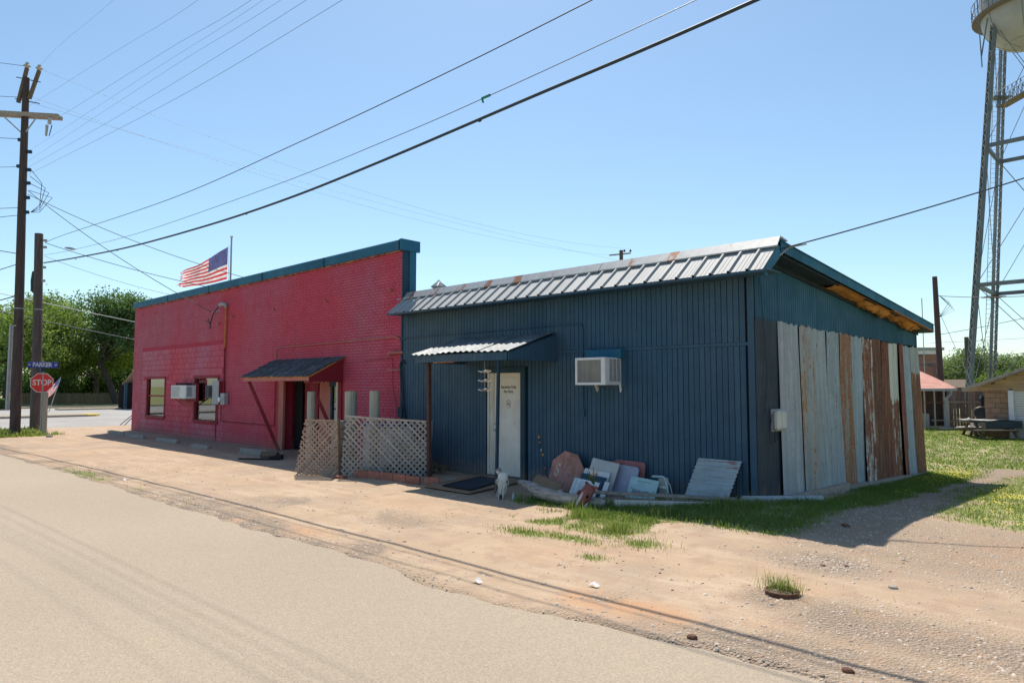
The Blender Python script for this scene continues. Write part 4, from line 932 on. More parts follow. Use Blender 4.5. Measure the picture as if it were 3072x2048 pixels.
MB().box(-22.56, -21.75, -.47, -.455, 1.54, 1.95).build('rear_frame', 'white', ac)
m = MB(); z = 1.56
while z < 1.93: m.box(-22.5, -21.8, -.478, -.47, z, z + .014); z += .028
m.build('grille', 'metalgrey', ac)
MB().box(-21.2, -21.19, -.42, -.25, 1.58, 1.93).build('side_louvre', 'metalgrey', ac)
MB().box(-22.75, -21.15, -.10, -.01, 1.40, 2.07).build('mounting_board', 'redtrim', ac)
m = MB(); m.bar((-21.6, -.4, 1.49), (-21.6, -.05, 1.25), .04, .04); m.bar((-22.4, -.4, 1.49), (-22.4, -.05, 1.25), .04, .04); m.build('bracket', 'salmon', ac)
m = MB(); m.tube([(-22.7, -.2, 2.0), (-22.5, -.3, 2.06), (-22.1, -.15, 2.05), (-21.7, -.3, 2.05), (-21.4, -.2, 2.02)], .03, 6); m.build('coiled_cable', 'dark', ac, smooth=True)
ub = thing('utility_box', 'rounded beige network box on the charcoal sheet by the shed corner', 'utility box', (.02, .66, 1.4))
MB().box(.02, .05, .5, .84, 1.22, 1.58).build('back_plate', 'metalgrey', ub)
m = MB(); m.box(.05, .16, .50, .84, 1.24, 1.56); m.build('cover', 'offwhite', ub, bevel=.035, smooth=False)
m = MB(); m.tube([(.07, .55, 1.25), (.08, .52, 1.15), (.06, .56, 1.05), (.05, .66, 1.06), (.05, .72, 1.13), (.05, .7, 1.24)], .007, 5); m.tube([(.05, .5, 1.5), (.04, .42, 1.3), (.04, .4, 1.1), (.05, .46, 1.0)], .006, 5); m.build('loose_cable', 'wire', ub)
# ================================================================== LATTICE, POSTS, EDGING
def clip_seg(poly, p, d):                                         # line p + t d against convex polygon (ccw)
    t0, t1 = -1e9, 1e9; n = len(poly)
    for i in range(n):
        a = Vector(poly[i]); b = Vector(poly[(i + 1) % n]); e = b - a; nn = Vector((-e.y, e.x))
        den = nn.dot(d); num = nn.dot(a - p)
        if abs(den) < 1e-9:
            if num > 0: return None
            continue
        t = num / den
        if den > 0: t0 = max(t0, t)
        else: t1 = min(t1, t)
    return (t0, t1) if t1 - t0 > .06 else None
def lattice(P, Q, poly, sp, label, mat, front, width=.036, frame=True, skew=0):
    P = Vector(P); Q = Vector(Q); d = (Q - P).normalized(); nrm = Vector((d.y, -d.x, 0))
    t = thing('lattice_panel', label, 'lattice panel', tuple(P), 0, 'lattice panels screening the side yard')
    def W(s, z, o=0): return P + d * s + Vector((0, 0, z)) + nrm * o
    for layer, sg in ((front, 1), (-front, -1)):
        dr = Vector((1, -layer * (1 + skew * layer))).normalized(); pr = Vector((-dr.y, dr.x))
        c = Vector((1, .6)); k = -40
        while k < 40:
            p = c + pr * (k * sp * .7071 + random.uniform(-.004, .004)); r = clip_seg(poly, p, dr); k += 1
            if not r: continue
            a = p + dr * (r[0] - random.uniform(-.01, .015)); b = p + dr * (r[1] + random.uniform(-.015, .01)); 
            if sg == -1 and random.random() < .03: continue
            off = .006 * sg + random.uniform(-.001, .001)
            A = W(a.x, max(a.y, .01), off); B = W(b.x, max(b.y, .01), off)
            m = MB(); m.bar(A, B, .0095, width, up=(B - A).cross(nrm)); 
            m2 = MB(); ax = (B - A).normalized(); sd = ax.cross(nrm).normalized(); m2.obox((A + B) / 2, (B - A) / 2, sd * width / 2, nrm * .0048)
            m2.build('slat', mat, t)
    if frame:
        pl = [Vector(p) for p in poly]
        m = MB(); m.bar(W(pl[3].x, pl[3].y, .0), W(pl[2].x, pl[2].y, .0), .03, .035); m.build('top_rail', mat, t)
    return t, W
tA, WA = lattice((-9.23, -2.75, 0), (-8.34, -2.2, 0), [(0, .02), (1.02, .02), (1.04, 1.2), (.24, 1.21)], .118, 'small tan lattice panel at the left end with ragged left edge', 'slat', -1)
m = MB(); m.bar(WA(1.07, 0), WA(1.03, 1.24), .045, .045); m.build('edge_stile', 'oldwood', tA)
tB, WB = lattice((-8.30, -2.18, 0), (-6.64, -1.06, 0), [(0, .02), (1.98, .02), (2.03, 1.20), (.1, 1.30)], .130, 'wide grey tan lattice panel beside the brown awning post', 'slat2', 1, .038)
m = MB(); m.bar(WB(1.97, .0), WB(2.02, 1.22), .04, .03); m.build('edge_stile', 'slat2', tB)
for (x, y, r, h, lab) in ((-10.85, -1.42, .105, 1.82, 'thick round timber post rising behind the left lattice panel'), (-9.42, -1.25, .11, 1.83, 'left one of two touching round timber posts by the gap between the lattice panels'), (-9.2, -1.33, .125, 1.84, 'right one of two touching round timber posts by the gap between the lattice panels'), (-8.25, -1.36, .115, 1.85, 'round timber post rising behind the wide lattice panel')):
    m = MB(); m.tube([(x, y, -.1), (x + .01, y, h * .5), (x, y, h)], [r * 1.02, r, r * .97], 14); solo(m, 'timber_post', 'post', lab, 'post', (x, y, 0), 'round grey timber posts behind the lattice')
# things stored behind the lattice
fz = thing('chest_freezer', 'white chest freezer with blue lid behind the lattice panels', 'freezer', (-8.6, -1.0, 0))
MB().box(-9.0, -7.9, -1.15, -.55, .03, 1.02).build('cabinet', 'white', fz, bevel=.02); MB().box(-9.03, -7.87, -1.18, -.52, 1.025, 1.11).build('lid', 'bluebin', fz, bevel=.02)
bw_ = thing('block_pier', 'grey concrete block pier seen in the gap between the lattice panels', 'block pier', (-9.0, -1.9, 0))
for k in range(6):
    MB().box(-8.98 + .02 * (k % 2), -8.58, -2.02, -1.82, .0 + k * .2, .19 + k * .2).build('block', 'conc', bw_, bevel=.008)
cb = thing('metal_cabinet', 'grey green metal cabinet standing behind the wide lattice panel', 'cabinet', (-7.6, -.75, 0))
MB().box(-7.75, -7.3, -.95, -.5, .0, .72).build('cabinet_body', 'metalgrey', cb, bevel=.01); MB().box(-7.74, -7.31, -.965, -.95, .03, .68).build('cabinet_door', 'post', cb)
gb = MB()
for k in range(26): 
    x, y = random.uniform(-8.0, -7.0), random.uniform(-1.25, -.3); gb.obox((x, y, .06 + random.random() * .18), (random.uniform(.03, .12), random.uniform(-.04, .04), 0), (0, random.uniform(.02, .09), .02), (0, 0, random.uniform(.01, .06)))
o = gb.build('yard_litter', 'oldwood', None, kind='stuff')
MB().tube([(-7.55, -1.1, .32), (-7.5, -1.12, .42)], .07, 8).data('x', 'gold')
# scalloped edging bricks
ed = MB(); pr = [(-.15, 0), (.15, 0), (.15, .125)]
for k in range(3):
    cx = .1 - k * .1
    for q in range(1, 6): a = math.pi * q / 6; pr.append((cx + .05 * math.cos(a), .125 + .025 * math.sin(a)))
    pr.append((cx - .05, .125))
ed.prism([(a, -.03, b) for a, b in pr], (0, .06, 0)); edd = ed.data('edging_brick', 'pinkbrick', bevel=.004)
pts = [(-7.86, -2.1, 0), (-7.53, -2.0, 0), (-7.2, -1.93, 0), (-6.85, -1.86, 0), (-6.5, -1.80, 0), (-6.12, -1.76, 0)]
words = ['first edging brick from the left end of the scalloped row', 'second scalloped edging brick from the left end of the row', 'middle scalloped edging brick of the row before the lattice', 'fourth scalloped edging brick from the left end of the row', 'last edging brick of the row, next to the brown post']
for k in range(5):
    a, b = Vector(pts[k]), Vector(pts[k + 1]); c = (a + b) / 2; ang = math.atan2(b.y - a.y, b.x - a.x)
    o = bpy.data.objects.new('edging_brick', edd); COL.objects.link(o); o.location = (c.x, c.y, g1(c.x, c.y) - .005); o.rotation_euler = (R(random.uniform(-3, 3)), R(random.uniform(-1.5, 1.5)), ang + R(random.uniform(-2, 2))); o.scale = ((b - a).length / .305, 1, 1.1)
    tag(o, words[k], 'edging brick', 'pink scalloped edging bricks')
for (c, rot, lab) in (((-5.92, -1.62, .0), (0, 0, R(38)), 'short scalloped edging brick set apart right of the brown post'), ((-8.02, -2.32, .03), (R(90), 0, R(20)), 'edging brick lying flat before the gap in the lattice')):
    o = bpy.data.objects.new('edging_brick', edd); COL.objects.link(o); o.location = (c[0], c[1], c[2] + g1(c[0], c[1])); o.rotation_euler = rot; o.scale = (.95, 1, 1.05); tag(o, lab, 'edging brick', 'pink scalloped edging bricks')
for (x, y, s, lab) in ((-6.05, -1.0, .12, 'pale flat stone right of the brown awning post'), (-5.8, -.75, .1, 'small flat stone close to the navy wall by the mat')):
    m = MB(); m.prism([(x + s * math.cos(t) * random.uniform(.8, 1.2), y + s * .7 * math.sin(t) * random.uniform(.8, 1.2), g1(x, y) - .01) for t in np.linspace(0, 5.6, 8)], (0, 0, .05)); solo(m, 'flat_stone', 'conc', lab, 'stone', (x, y, g1(x, y)), bevel=.008)
# board and mat at the door
m = MB(); m.add([(-5.75, -1.95, g1(-5.5, -1.8) + .012), (-4.45, -1.98, g1(-4.6, -1.9) + .012), (-4.75, -.12, .04), (-6.15, -.05, .04)], [(0, 1, 2, 3)]); m.add([(p[0], p[1], p[2] - .02) for p in m.v], [(3, 2, 1, 0), (0, 1, 5 - 4, 4 - 4)][:1])
m = MB(); m.prism([(-5.75, -1.98, .035), (-4.45, -2.0, .035), (-4.75, -.12, .045), (-6.15, -.05, .045)], (0, 0, .016)); solo(m, 'plywood_sheet', 'brownblock', 'worn brown plywood sheet lying under the dark doormat', 'plywood sheet', (-5.3, -1, .03))
dm = thing('doormat', 'dark blue rubber doormat lying askew before the white door', 'doormat', (-5.2, -.95, .06))
MB().prism([(-5.37, -1.80, .056), (-4.60, -1.82, .056), (-5.05, -.42, .064), (-5.80, -.42, .064)], (0, 0, .012)).build('mat', 'rubber', dm, bevel=.003)
m = MB()
for a, b in (((-5.37, -1.80), (-4.60, -1.82)), ((-4.60, -1.82), (-5.05, -.42)), ((-5.05, -.42), (-5.80, -.42)), ((-5.80, -.42), (-5.37, -1.80))): m.bar((*a, .07), (*b, .074), .05, .006)
m.build('mat_border', 'dark', dm)

# ================================================================== WHEEL STOPS
ws = MB(); ws.prism([(-.9, -.085, -.03), (-.9, -.06, .11), (-.9, .06, .11), (-.9, .085, -.03)], (1.8, 0, 0)); wsd = ws.data('wheel_stop', 'conc', bevel=.02)
for (x, y, a, s, lab) in ((-26.3, -1.15, 1, 1, 'farthest concrete wheel stop by the left end of the red wall'), (-23.5, -1.25, 2, .62, 'short wheel stop under the left window of the red wall'), (-24.9, -1.12, -2, .5, 'broken short wheel stop touching the farthest one'), (-20.6, -1.25, 2, .95, 'wheel stop under the small air conditioner and right window'), (-17.4, -1.42, 3, .62, 'wheel stop between the electric meter and the shake awning'), (-14.0, -1.28, 3, .9, 'nearest wheel stop, with boards lying on it, by the awning')):
    o = bpy.data.objects.new('wheel_stop', wsd); COL.objects.link(o); o.location = (x, y, g1(x, y)); o.rotation_euler = (0, 0, R(a)); o.scale = (s, 1, 1); tag(o, lab, 'wheel stop', 'concrete wheel stops along the red wall')
for (p, q, w_, lab) in (((-14.9, -1.3, .15), (-13.5, -1.18, .15), .09, 'grey board lying on the nearest wheel stop'), ((-14.3, -1.1, .13), (-12.9, -1.0, .12), .1, 'second grey board behind the nearest wheel stop')):
    m = MB(); m.bar(p, q, w_, .035); solo(m, 'loose_board', 'greywood', lab, 'board', p, bevel=.004)
m = MB(); m.tube([(-13.2, -1.5, .10), (-12.75, -1.28, .10)], [.1, .09], 12); solo(m, 'log_offcut', 'oldwood', 'short log offcut at the end of the nearest wheel stop', 'log', (-13, -1.4, 0))
m = MB(); m.bar((-13.2, -2.15, .03), (-12.3, -1.5, .035), .05, .05); m.bar((-12.7, -1.5, .03), (-12.25, -1.42, .1), .08, .12); solo(m, 'black_pipe', 'dark', 'black metal bar on the ground left of the lattice', 'metal bar', (-12.8, -1.8, 0))

# ================================================================== DRIFTWOOD, SKULLS, LEANING JUNK
def noisy_tube(m, pts, rs, n=12, amp=.18, seed=0):
    m.tube(pts, rs, n); k = len(pts)
    base = len(m.v) - k * n
    for i in range(k):
        c = Vector(pts[i])
        for j in range(n):
            v = Vector(m.v[base + i * n + j]); f = 1 + amp * (float(fb(i * .35 + seed, j * .8 + seed, 5)) - .5) * 2
            m.v[base + i * n + j] = tuple(c + (v - c) * f)
def sub(pts, k):
    P = [Vector(p) for p in pts]; out = []
    for a, b in zip(P[:-1], P[1:]):
        for q in range(k): out.append(a.lerp(b, q / k))
    out.append(P[-1]); return out
m = MB()
c = [(-3.72, -1.45, .26), (-3.45, -1.5, .22), (-3.1, -1.62, .16), (-2.6, -1.72, .14), (-2.3, -1.72, .13), (-2.0, -1.68, .12), (-1.75, -1.62, .11)]
noisy_tube(m, sub(c, 4), list(np.interp(np.linspace(0, 1, 25), [0, .15, .35, .6, .7, 1], [.05, .08, .115, .10, .11, .07])), 12, .22, 3)
noisy_tube(m, sub([(-2.62, -1.70, .18), (-2.56, -1.68, .26)], 3), [.07, .06, .045, .03], 8, .2, 9)
solo(m, 'driftwood_log', 'log', 'long grey driftwood log lying along the grass by the door', 'log', (-2.8, -1.6, .1), smooth=True)
m = MB(); noisy_tube(m, sub([(-3.98, -1.72, -.02), (-3.93, -1.70, .15), (-3.93, -1.66, .32), (-4.05, -1.66, .47)], 4), list(np.interp(np.linspace(0, 1, 13), [0, .5, 1], [.07, .05, .055])), 10, .25, 7); noisy_tube(m, sub([(-3.93, -1.66, .26), (-3.84, -1.58, .2)], 3), [.04, .03, .03, .02], 8, .2, 2)
solo(m, 'driftwood_stump', 'log', 'upright forked driftwood stump between the steel post and white skull', 'stump', (-3.95, -1.7, 0), smooth=True)
def skull(loc, rot, mat, label, s=1.0, patch=None):
    t = thing('cow_skull', label, 'skull', loc); rt = Matrix.Rotation(rot[2], 4, 'Z') @ Matrix.Rotation(rot[0], 4, 'X') @ Matrix.Rotation(rot[1], 4, 'Y')
    # local: length down -z, face towards -y
    prof = [(0, .055, .03, .0), (.02, .082, .06, .0), (.07, .088, .075, .0), (.12, .092, .075, -.004), (.16, .105, .07, -.004), (.20, .098, .062, .0), (.25, .070, .055, .006), (.31, .056, .045, .014), (.38, .050, .038, .02), (.43, .05, .03, .026), (.47, .034, .016, .03), (.485, .012, .008, .032)]
    rows = []; n = 20
    for (l, w_, d, yo) in prof:
        row = []
        for k in range(n + 1):
            a = 2 * math.pi * k / n; x = w_ * math.cos(a); y = d * math.sin(a); 
            if y < 0: y *= .75 + .25 * abs(math.cos(a))
            if abs(math.cos(a)) > .8 and .1 < l < .22: y *= 1
            row.append(rt @ (Vector((x * s, (y + yo) * s, -l * s))) + Vector(loc))
        rows.append(row)
    m = MB(); m.grid(rows); m.build('cranium', mat, t, smooth=True)
    X = lambda x, y, z: rt @ Vector((x * s, y * s, z * s)) + Vector(loc)
    for sg in (-1, 1):
        m = MB(); m.tube([X(sg * .078, -.01, -.01), X(sg * .11, -.005, .0), X(sg * .125, 0, .004)], [.024 * s, .02 * s, .014 * s], 8); m.build('horn_core', mat, t, smooth=True)
        m = MB(); c = Vector((sg * .084, -.034, -.165)); nn = Vector((sg * .8, -.6, 0)).normalized(); u = nn.cross(Vector((0, 0, 1))).normalized(); ring = []
        for k in range(13):
            a = 2 * math.pi * k / 12; p = c + u * .03 * math.cos(a) + Vector((0, 0, 1)) * .03 * math.sin(a) + nn * .012; ring.append(X(*p))
        m.tube(ring, .0085 * s, 6, False); m.build('orbit_rim', mat, t, smooth=True)
        m = MB(); m.prism([X(*(c + u * .027 * math.cos(a) + Vector((0, 0, 1)) * .027 * math.sin(a) + nn * .014)) for a in np.linspace(0, 5.76, 12)], tuple(rt @ (nn * -.01))); m.build('eye_socket', 'dark', t)
        m = MB(); m.prism([X(sg * .004, -.020, -.36), X(sg * .022, -.016, -.40), X(sg * .018, -.004, -.46), X(sg * .004, -.006, -.47)], tuple(rt @ Vector((0, -.009, 0)))); m.build('nasal_opening', 'dark', t)
        m = MB(); m.tube([X(sg * .034, -.014, -.38), X(sg * .036, -.004, -.44), X(sg * .026, .004, -.50)], [.013 * s, .012 * s, .007 * s], 6); m.build('premaxilla', 'bone', t, smooth=True)
        m = MB(); m.tube([X(sg * .06, .03, -.2), X(sg * .058, .05, -.30), X(sg * .045, .05, -.38)], [.02 * s, .024 * s, .014 * s], 7); m.build('tooth_row', 'bone', t, smooth=True)
    m = MB(); m.tube([X(0, -.056, -.14), X(0, -.050, -.2), X(0, -.042, -.28), X(0, -.028, -.37)], [.012 * s, .02 * s, .018 * s, .008 * s], 8); m.build('nasal_bone', 'bone', t, smooth=True)
    return t, X
skull((-3.74, -1.84, .46), (R(-14), R(2), R(28)), 'bone', 'bleached white cow skull propped on the driftwood by the steel post', 1.0)
MT['redbone'] = simple('red_brown_painted_bone', (.27, .085, .065), (.20, .06, .05), .6, 9, bump=.3, vary=0)
sk, SX = skull((-1.93, -1.72, .40), (R(-34), R(14), R(-6)), 'redbone', 'red brown painted cow skull with a yellow flower on top', 1.2, patch=True)
fl = thing('silk_flower', 'faded yellow silk flower standing on the painted skull', 'flower', (-1.93, -1.66, .4))
m = MB()
for k in range(7):
    a = k * .9; m.tube([(-1.93, -1.66, .40), (-1.93 + .05 * math.cos(a) - .03, -1.66 + .04 * math.sin(a), .5), (-1.96 + .10 * math.cos(a), -1.66 + .07 * math.sin(a), .58 + .05 * (k % 3))], [.006, .009, .003], 4)
m.build('leaves', 'leafC', fl)
m = MB()
for k in range(16):
    a = k * 2.4; r = .03 + .055 * random.random(); p = Vector((-1.90 + r * math.cos(a), -1.68 + r * math.sin(a), .60 + .05 * random.uniform(-1, 1))); m.obox(p, (.024, .006, .012), (.004, .02, .006), (.001, .002, .003))
m.build('petals', 'gold', fl)
# little bottle beside the white skull
m = MB(); m.lathe([(.0, 0), (.022, 0), (.024, .01), (.024, .07), (.01, .10), (.009, .125), (0, .126)], (-3.52, -1.82, g1(-3.52, -1.82)), 10); solo(m, 'plastic_bottle', 'paleaqua', 'small pale bottle standing right of the white skull', 'bottle', (-3.52, -1.82, 0), smooth=True)
# stone slab
m = MB(); m.prism([(-3.98, -.98, .04), (-3.36, -.86, .0), (-3.34, -.72, .17), (-3.92, -.78, .30)], (.02, .06, .015)); solo(m, 'stone_slab', 'brownblock', 'brown stone slab leaning left of the old octagonal sign', 'slab', (-3.7, -.85, .1), bevel=.006)
# old octagon sign leaning on the wall
oc = thing('old_stop_sign', 'sun-faded rusty octagonal stop sign leaning on the navy wall', 'sign', (-3.6, -.45, .1))
M0 = Matrix.Translation((-3.60, -.28, .315)) @ Matrix.Rotation(R(-13), 4, 'X') @ Matrix.Rotation(R(9), 4, 'Y')
def loctrans(o, Mx, par): 
    o.matrix_local = Matrix.Translation(-Vector(WL[par.name])) @ Mx
Ro = .405 / math.cos(math.pi / 8) * .97
m = MB(); m.prism([(Ro * math.cos(R(22.5 + 45 * k)), -.002, Ro * math.sin(R(22.5 + 45 * k))) for k in range(8)], (0, .004, 0)); o = m.build('sign_face', 'fadedred', oc, local=True); loctrans(o, M0, oc)
for (s_, x) in (('S', -.235), ('T', -.08)):
    o = text(s_, .36, oc, 'scuff' if s_ == 'S' else 'fadedst', (0, 0, 0), (0, 0, 0), sx=.72, depth=.0005, bold=.006); loctrans(o, M0 @ Matrix.Translation((x * .95, -.0032, .0)) @ Matrix.Rotation(R(90), 4, 'X') @ Matrix.Scale(.72, 4, (1, 0, 0)), oc)
m = MB(); random.seed(5)
for k in range(150):
    a = random.uniform(0, 6.28); q = abs(random.gauss(0, .10)); px_, pz_ = .08 + q * math.cos(a) * 1.25, -.02 + q * math.sin(a); w_ = random.uniform(.004, .016); b = random.uniform(0, 3)
    m.obox((px_, -.0029 - .00002 * k / 10, pz_), (w_ * math.cos(b), 0, w_ * math.sin(b)), (0, .0003, 0), (-w_ * .5 * math.sin(b), 0, w_ * .5 * math.cos(b)))
o = m.build('scuff_mark', 'fadedst', oc, local=True, kind='stuff'); loctrans(o, M0, oc); m = MB()
for z in (.33, -.33): m.tube([(0, -.0035, z), (0, -.002, z)], .009, 8)
o = m.build('bolt_hole', 'dark', oc, local=True); loctrans(o, M0, oc)
def panel(name, label, cat, cx, cy, cz, w_, h, tilt, roll, mat, th=.02, yaw=0, bevel=.002, extra=None, radius=0):
    t = thing(name, label, cat, (cx, cy, cz))
    Mx = Matrix.Translation((cx, cy, cz)) @ Matrix.Rotation(R(yaw), 4, 'Z') @ Matrix.Rotation(R(-tilt), 4, 'X') @ Matrix.Rotation(R(roll), 4, 'Y')
    m = MB()
    if radius:
        pl = []
        for (sx_, sz) in ((1, 1), (-1, 1), (-1, -1), (1, -1)):
            a0 = {(1, 1): 0, (-1, 1): 90, (-1, -1): 180, (1, -1): 270}[(sx_, sz)]
            for q in range(5): a = R(a0 + q * 22.5); pl.append((sx_ * (w_ / 2 - radius) + radius * math.cos(a), -th / 2, h / 2 + sz * (h / 2 - radius) + radius * math.sin(a)))
        m.prism(pl, (0, th, 0))
    else: m.box(-w_ / 2, w_ / 2, -th / 2, th / 2, 0, h)
    o = m.build('panel', mat, t, local=True, bevel=bevel); loctrans(o, Mx, t)
    if extra:
        for (nm, mb, mm) in extra: o = mb.build(nm, mm, t, local=True); loctrans(o, Mx, t)
    return t, Mx
G_ = lambda x, y: g1(x, y) - .01
panel('leaning_board', 'brown wooden board, rearmost of the leaning pile beside the octagon', 'board', -2.78, -.30, .06, .62, .56, 16, 0, 'fadedred')
panel('leaning_board', 'faded pink rounded board behind the lilac one', 'board', -2.30, -.22, .06, .66, .58, 12, 1, 'pinkred', radius=.06)
panel('leaning_board', 'lilac grey board with rounded corner and scratched lines', 'board', -2.28, -.42, .03, .50, .56, 20, 3, 'lilac', radius=.06)
panel('leaning_board', 'large blank pale grey board tilted in the leaning pile', 'board', -2.72, -.56, .03, .60, .64, 22, 7, 'palegrey')
ex = MB(); 
for k in range(5): ex.tube([(-.05 + .08 * math.cos(R(180 * q / 8)) , -.012, .33 + .05 * math.sin(R(180 * q / 8))) for q in range(9)], .003, 4) if k == 0 else ex.box(-.24 + k * .09, -.20 + k * .09, -.0125, -.0105, .345, .352)
t_, Mx = panel('carved_board', 'pale carved board with a half ring in the pile', 'board', -2.78, -.64, .03, .56, .46, 24, 5, 'white', extra=[('carving', ex, 'metalgrey')])
ex = MB()
for k in range(3): ex.box(-.25 + k * .012, .25 - k * .012, -.0135 - k * .002, -.0105, .36 - k * .02, .368 - k * .02); 
for k in range(14): ex.obox((-.2 + k * .03, -.013, .26 + .008 * (k % 2)), (.011, 0, .003), (0, .003, 0), (0, 0, .007))
ex.box(-.25, -.24, -.015, -.0105, .06, .37); ex.box(.24, .25, -.015, -.0105, .06, .37)
panel('navy_drawer_front', 'navy moulded cabinet door in the middle of the leaning pile', 'cabinet door', -2.76, -.74, .03, .56, .39, 26, 5, 'navy', extra=[('moulding', ex, 'tealdark')])
ex = MB()
for k in range(6): ex.obox((-.21, -.0125, .04 + k * .045), (.009, 0, 0), (0, .002, 0), (0, 0, .010))
for k in range(7):
    ex.tube([(-.12 + k * .05 + .012 * math.sin(q * 2.1 + k), -.012, .03 + q * .036) for q in range(8)], .0035, 4)
panel('stamped_tin_tile', 'white stamped tile with wavy relief at the front of the pile', 'tile', -2.80, -.86, .03, .56, .31, 28, 5, 'white', extra=[('relief', ex, 'metalgrey')])
panel('leaning_board', 'narrow white board showing its edge right of the pile front', 'board', -2.42, -.78, .03, .10, .30, 24, 8, 'white')
ex = MB()
for k in range(5): ex.obox((-.10 + k * .052, -.0115, .335 + .006 * (k % 2)), (.012, 0, .004 * (-1) ** k), (0, .001, 0), (0, 0, .005))
t_, Mx = panel('white_plastic_sign', 'pale aqua sign with dark remnants of two rows of letters', 'sign', -1.84, -.52, .02, .56, .40, 24, 4, 'paleaqua', th=.02, extra=[('worn_letters', ex, 'tealdark')])
o = text('"LOOKING"', .13, t_, 'tealdark', (0, 0, 0), (0, 0, 0), name='worn_lettering', depth=.0005) if False else None
ex = MB(); random.seed(11)
for k in range(11):
    x = -.17 + k * .034; ex.obox((x, -.0115, .14), (.007, 0, 0), (0, .001, 0), (0, 0, .035 + .02 * random.random())); ex.obox((x + .012, -.0115, .14 + .03 * random.uniform(-1, 1)), (.008, 0, 0), (0, .001, 0), (0, 0, .005))
for x in (-.215, -.20, .215, .23): ex.obox((x, -.0115, .20), (.003, 0, 0), (0, .001, 0), (0, 0, .012))
o = ex.build('worn_lettering', 'sheen' if 'sheen' in MT else 'signgrey' if 'signgrey' in MT else 'tealdark', t_, local=True); loctrans(o, Mx, t_)
ch = thing('white_chair_frame', 'white moulded chair frame lying behind the aqua sign', 'chair frame', (-1.5, -.3, 0))
m = MB(); m.tube(fil([(-1.72, -.28, .42), (-1.46, -.30, .44), (-1.36, -.36, .10)], .08), .022, 8); m.build('frame_rail', 'paleaqua', ch, smooth=True)
MB().bar((-1.60, -.30, .27), (-1.40, -.33, .27), .03, .04).build('cross_bar', 'white', ch)
MB().box(-1.62, -1.44, -.25, -.23, .1, .42).build('back_panel', 'palegrey', ch)
m = MB(); m.tube([(-1.42, -.36, .43), (-1.3, -.42, .33), (-1.18, -.55, .18), (-1.05, -.75, .02)], .007, 5); solo(m, 'bent_rod', 'palegrey', 'thin bent rod leaning from the chair frame to the ground', 'rod', (-1.2, -.5, .2))
# leaning corrugated offcut
cs = thing('corrugated_offcut', 'square offcut of corrugated galvanised sheet leaning near the shed corner', 'metal sheet', (-.65, -.3, .15))
m = MB(); P = []
for r in range(56):
    t = r / 55; row = []
    for q in range(9):
        u = q / 8; x = -1.09 + .04 * (1 - t) + (.74 + .02 * t) * u + .11 * t + .008 * math.sin(r * 1.3) * (1 if q in (0, 8) else 0); z = .17 + .60 * t - .02 * u * (1 - t); y = -.42 + .36 * t + .010 * math.sin(2 * math.pi * t * 8.5) + .01 * math.sin(u * 4 + 1)
        row.append((x, y, z))
    P.append(row)
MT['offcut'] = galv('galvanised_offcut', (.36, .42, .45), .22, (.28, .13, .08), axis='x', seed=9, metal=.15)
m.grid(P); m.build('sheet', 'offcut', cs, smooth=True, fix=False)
# planks and beams on the grass edge
m = MB(); m.bar((-2.12, -1.42, .245), (-.20, -.32, .215), .13, .04); solo(m, 'long_plank', 'greywood', 'long pinkish grey plank running from the driftwood to the shed corner', 'plank', (-1.1, -.9, .15), bevel=.004)
m = MB(); m.bar((-1.66, -1.50, .125), (-.38, -.62, .125), .09, .11); solo(m, 'white_beam', 'offwhite', 'white painted beam half sunk in the grass before the aqua sign', 'beam', (-1, -1, .1), bevel=.006)
m = MB(); m.bar((-1.6, -1.1, .06), (-.7, -.6, .05), .22, .06); solo(m, 'aqua_board', 'paleaqua', 'worn aqua board lying flat behind the white beam', 'board', (-1.2, -.9, .05))
m = MB(); m.tube([(-.10, -.34, .225), (.42, .40, .20), (.66, .84, .18)], .055, 12); m.tube([(-.102, -.345, .225), (-.10, -.34, .225)], .04, 12); solo(m, 'metal_pipe', 'metalgrey', 'grey metal downpipe lying in the grass round the shed corner', 'pipe', (.2, .2, .1), smooth=False)
m = MB(); m.tube([(-.42, -.42, .42), (-.34, -.38, .24), (-.24, -.36, .20), (-.10, -.28, .22)], .007, 5); m.tube([(-.36, -.40, .24), (-.46, -.5, .14)], .007, 5); m.tube([(-.33, -.39, .24), (-.30, -.5, .12)], .007, 5); m.tube([(-.10, -.28, .22), (-.08, -.27, .22)], .018, 6); solo(m, 'wire_stake', 'metalgrey', 'bent wire stake sticking out by the shed corner', 'stake', (-.3, -.4, .2))
# wind ornament under the awning
ch = thing('hanging_ornament', 'three silver pinwheel ornaments hung in a line under the awning', 'hanging ornament', (-4.92, -1.15, 2.4))
m = MB(); m.tube([(-4.92, -1.15, 2.44), (-4.92, -1.15, 1.85)], .003, 4); m.build('cord', 'offwhite', ch)
for z in (2.25, 2.07, 1.89):
    m = MB()
    for k in range(10):
        a = k * math.pi / 5; d = Vector((math.cos(a), math.sin(a), 0)); e = Vector((-d.y, d.x, 0)); c = Vector((-4.92, -1.15, z))
        m.grid([[c + d * .02 + Vector((0, 0, .035 - .0)), c + d * .075 + e * .012 + Vector((0, 0, .026)), c + d * .13 + e * .03 + Vector((0, 0, 0))], [c + d * .03 + e * .012 + Vector((0, 0, .0)), c + d * .08 + e * .03 + Vector((0, 0, -.005)), c + d * .13 + e * .035 + Vector((0, 0, -.002))], [c + d * .02 + e * .02 + Vector((0, 0, -.035)), c + d * .075 + e * .035 + Vector((0, 0, -.028)), c + d * .13 + e * .03 + Vector((0, 0, -.004))]])
    m.lathe([(0, .045), (.02, .04), (.03, .02), (.03, -.02), (.02, -.04), (0, -.045)], (-4.92, -1.15, z), 10); m.build('pinwheel', 'mirror', ch, smooth=True, fix=False)
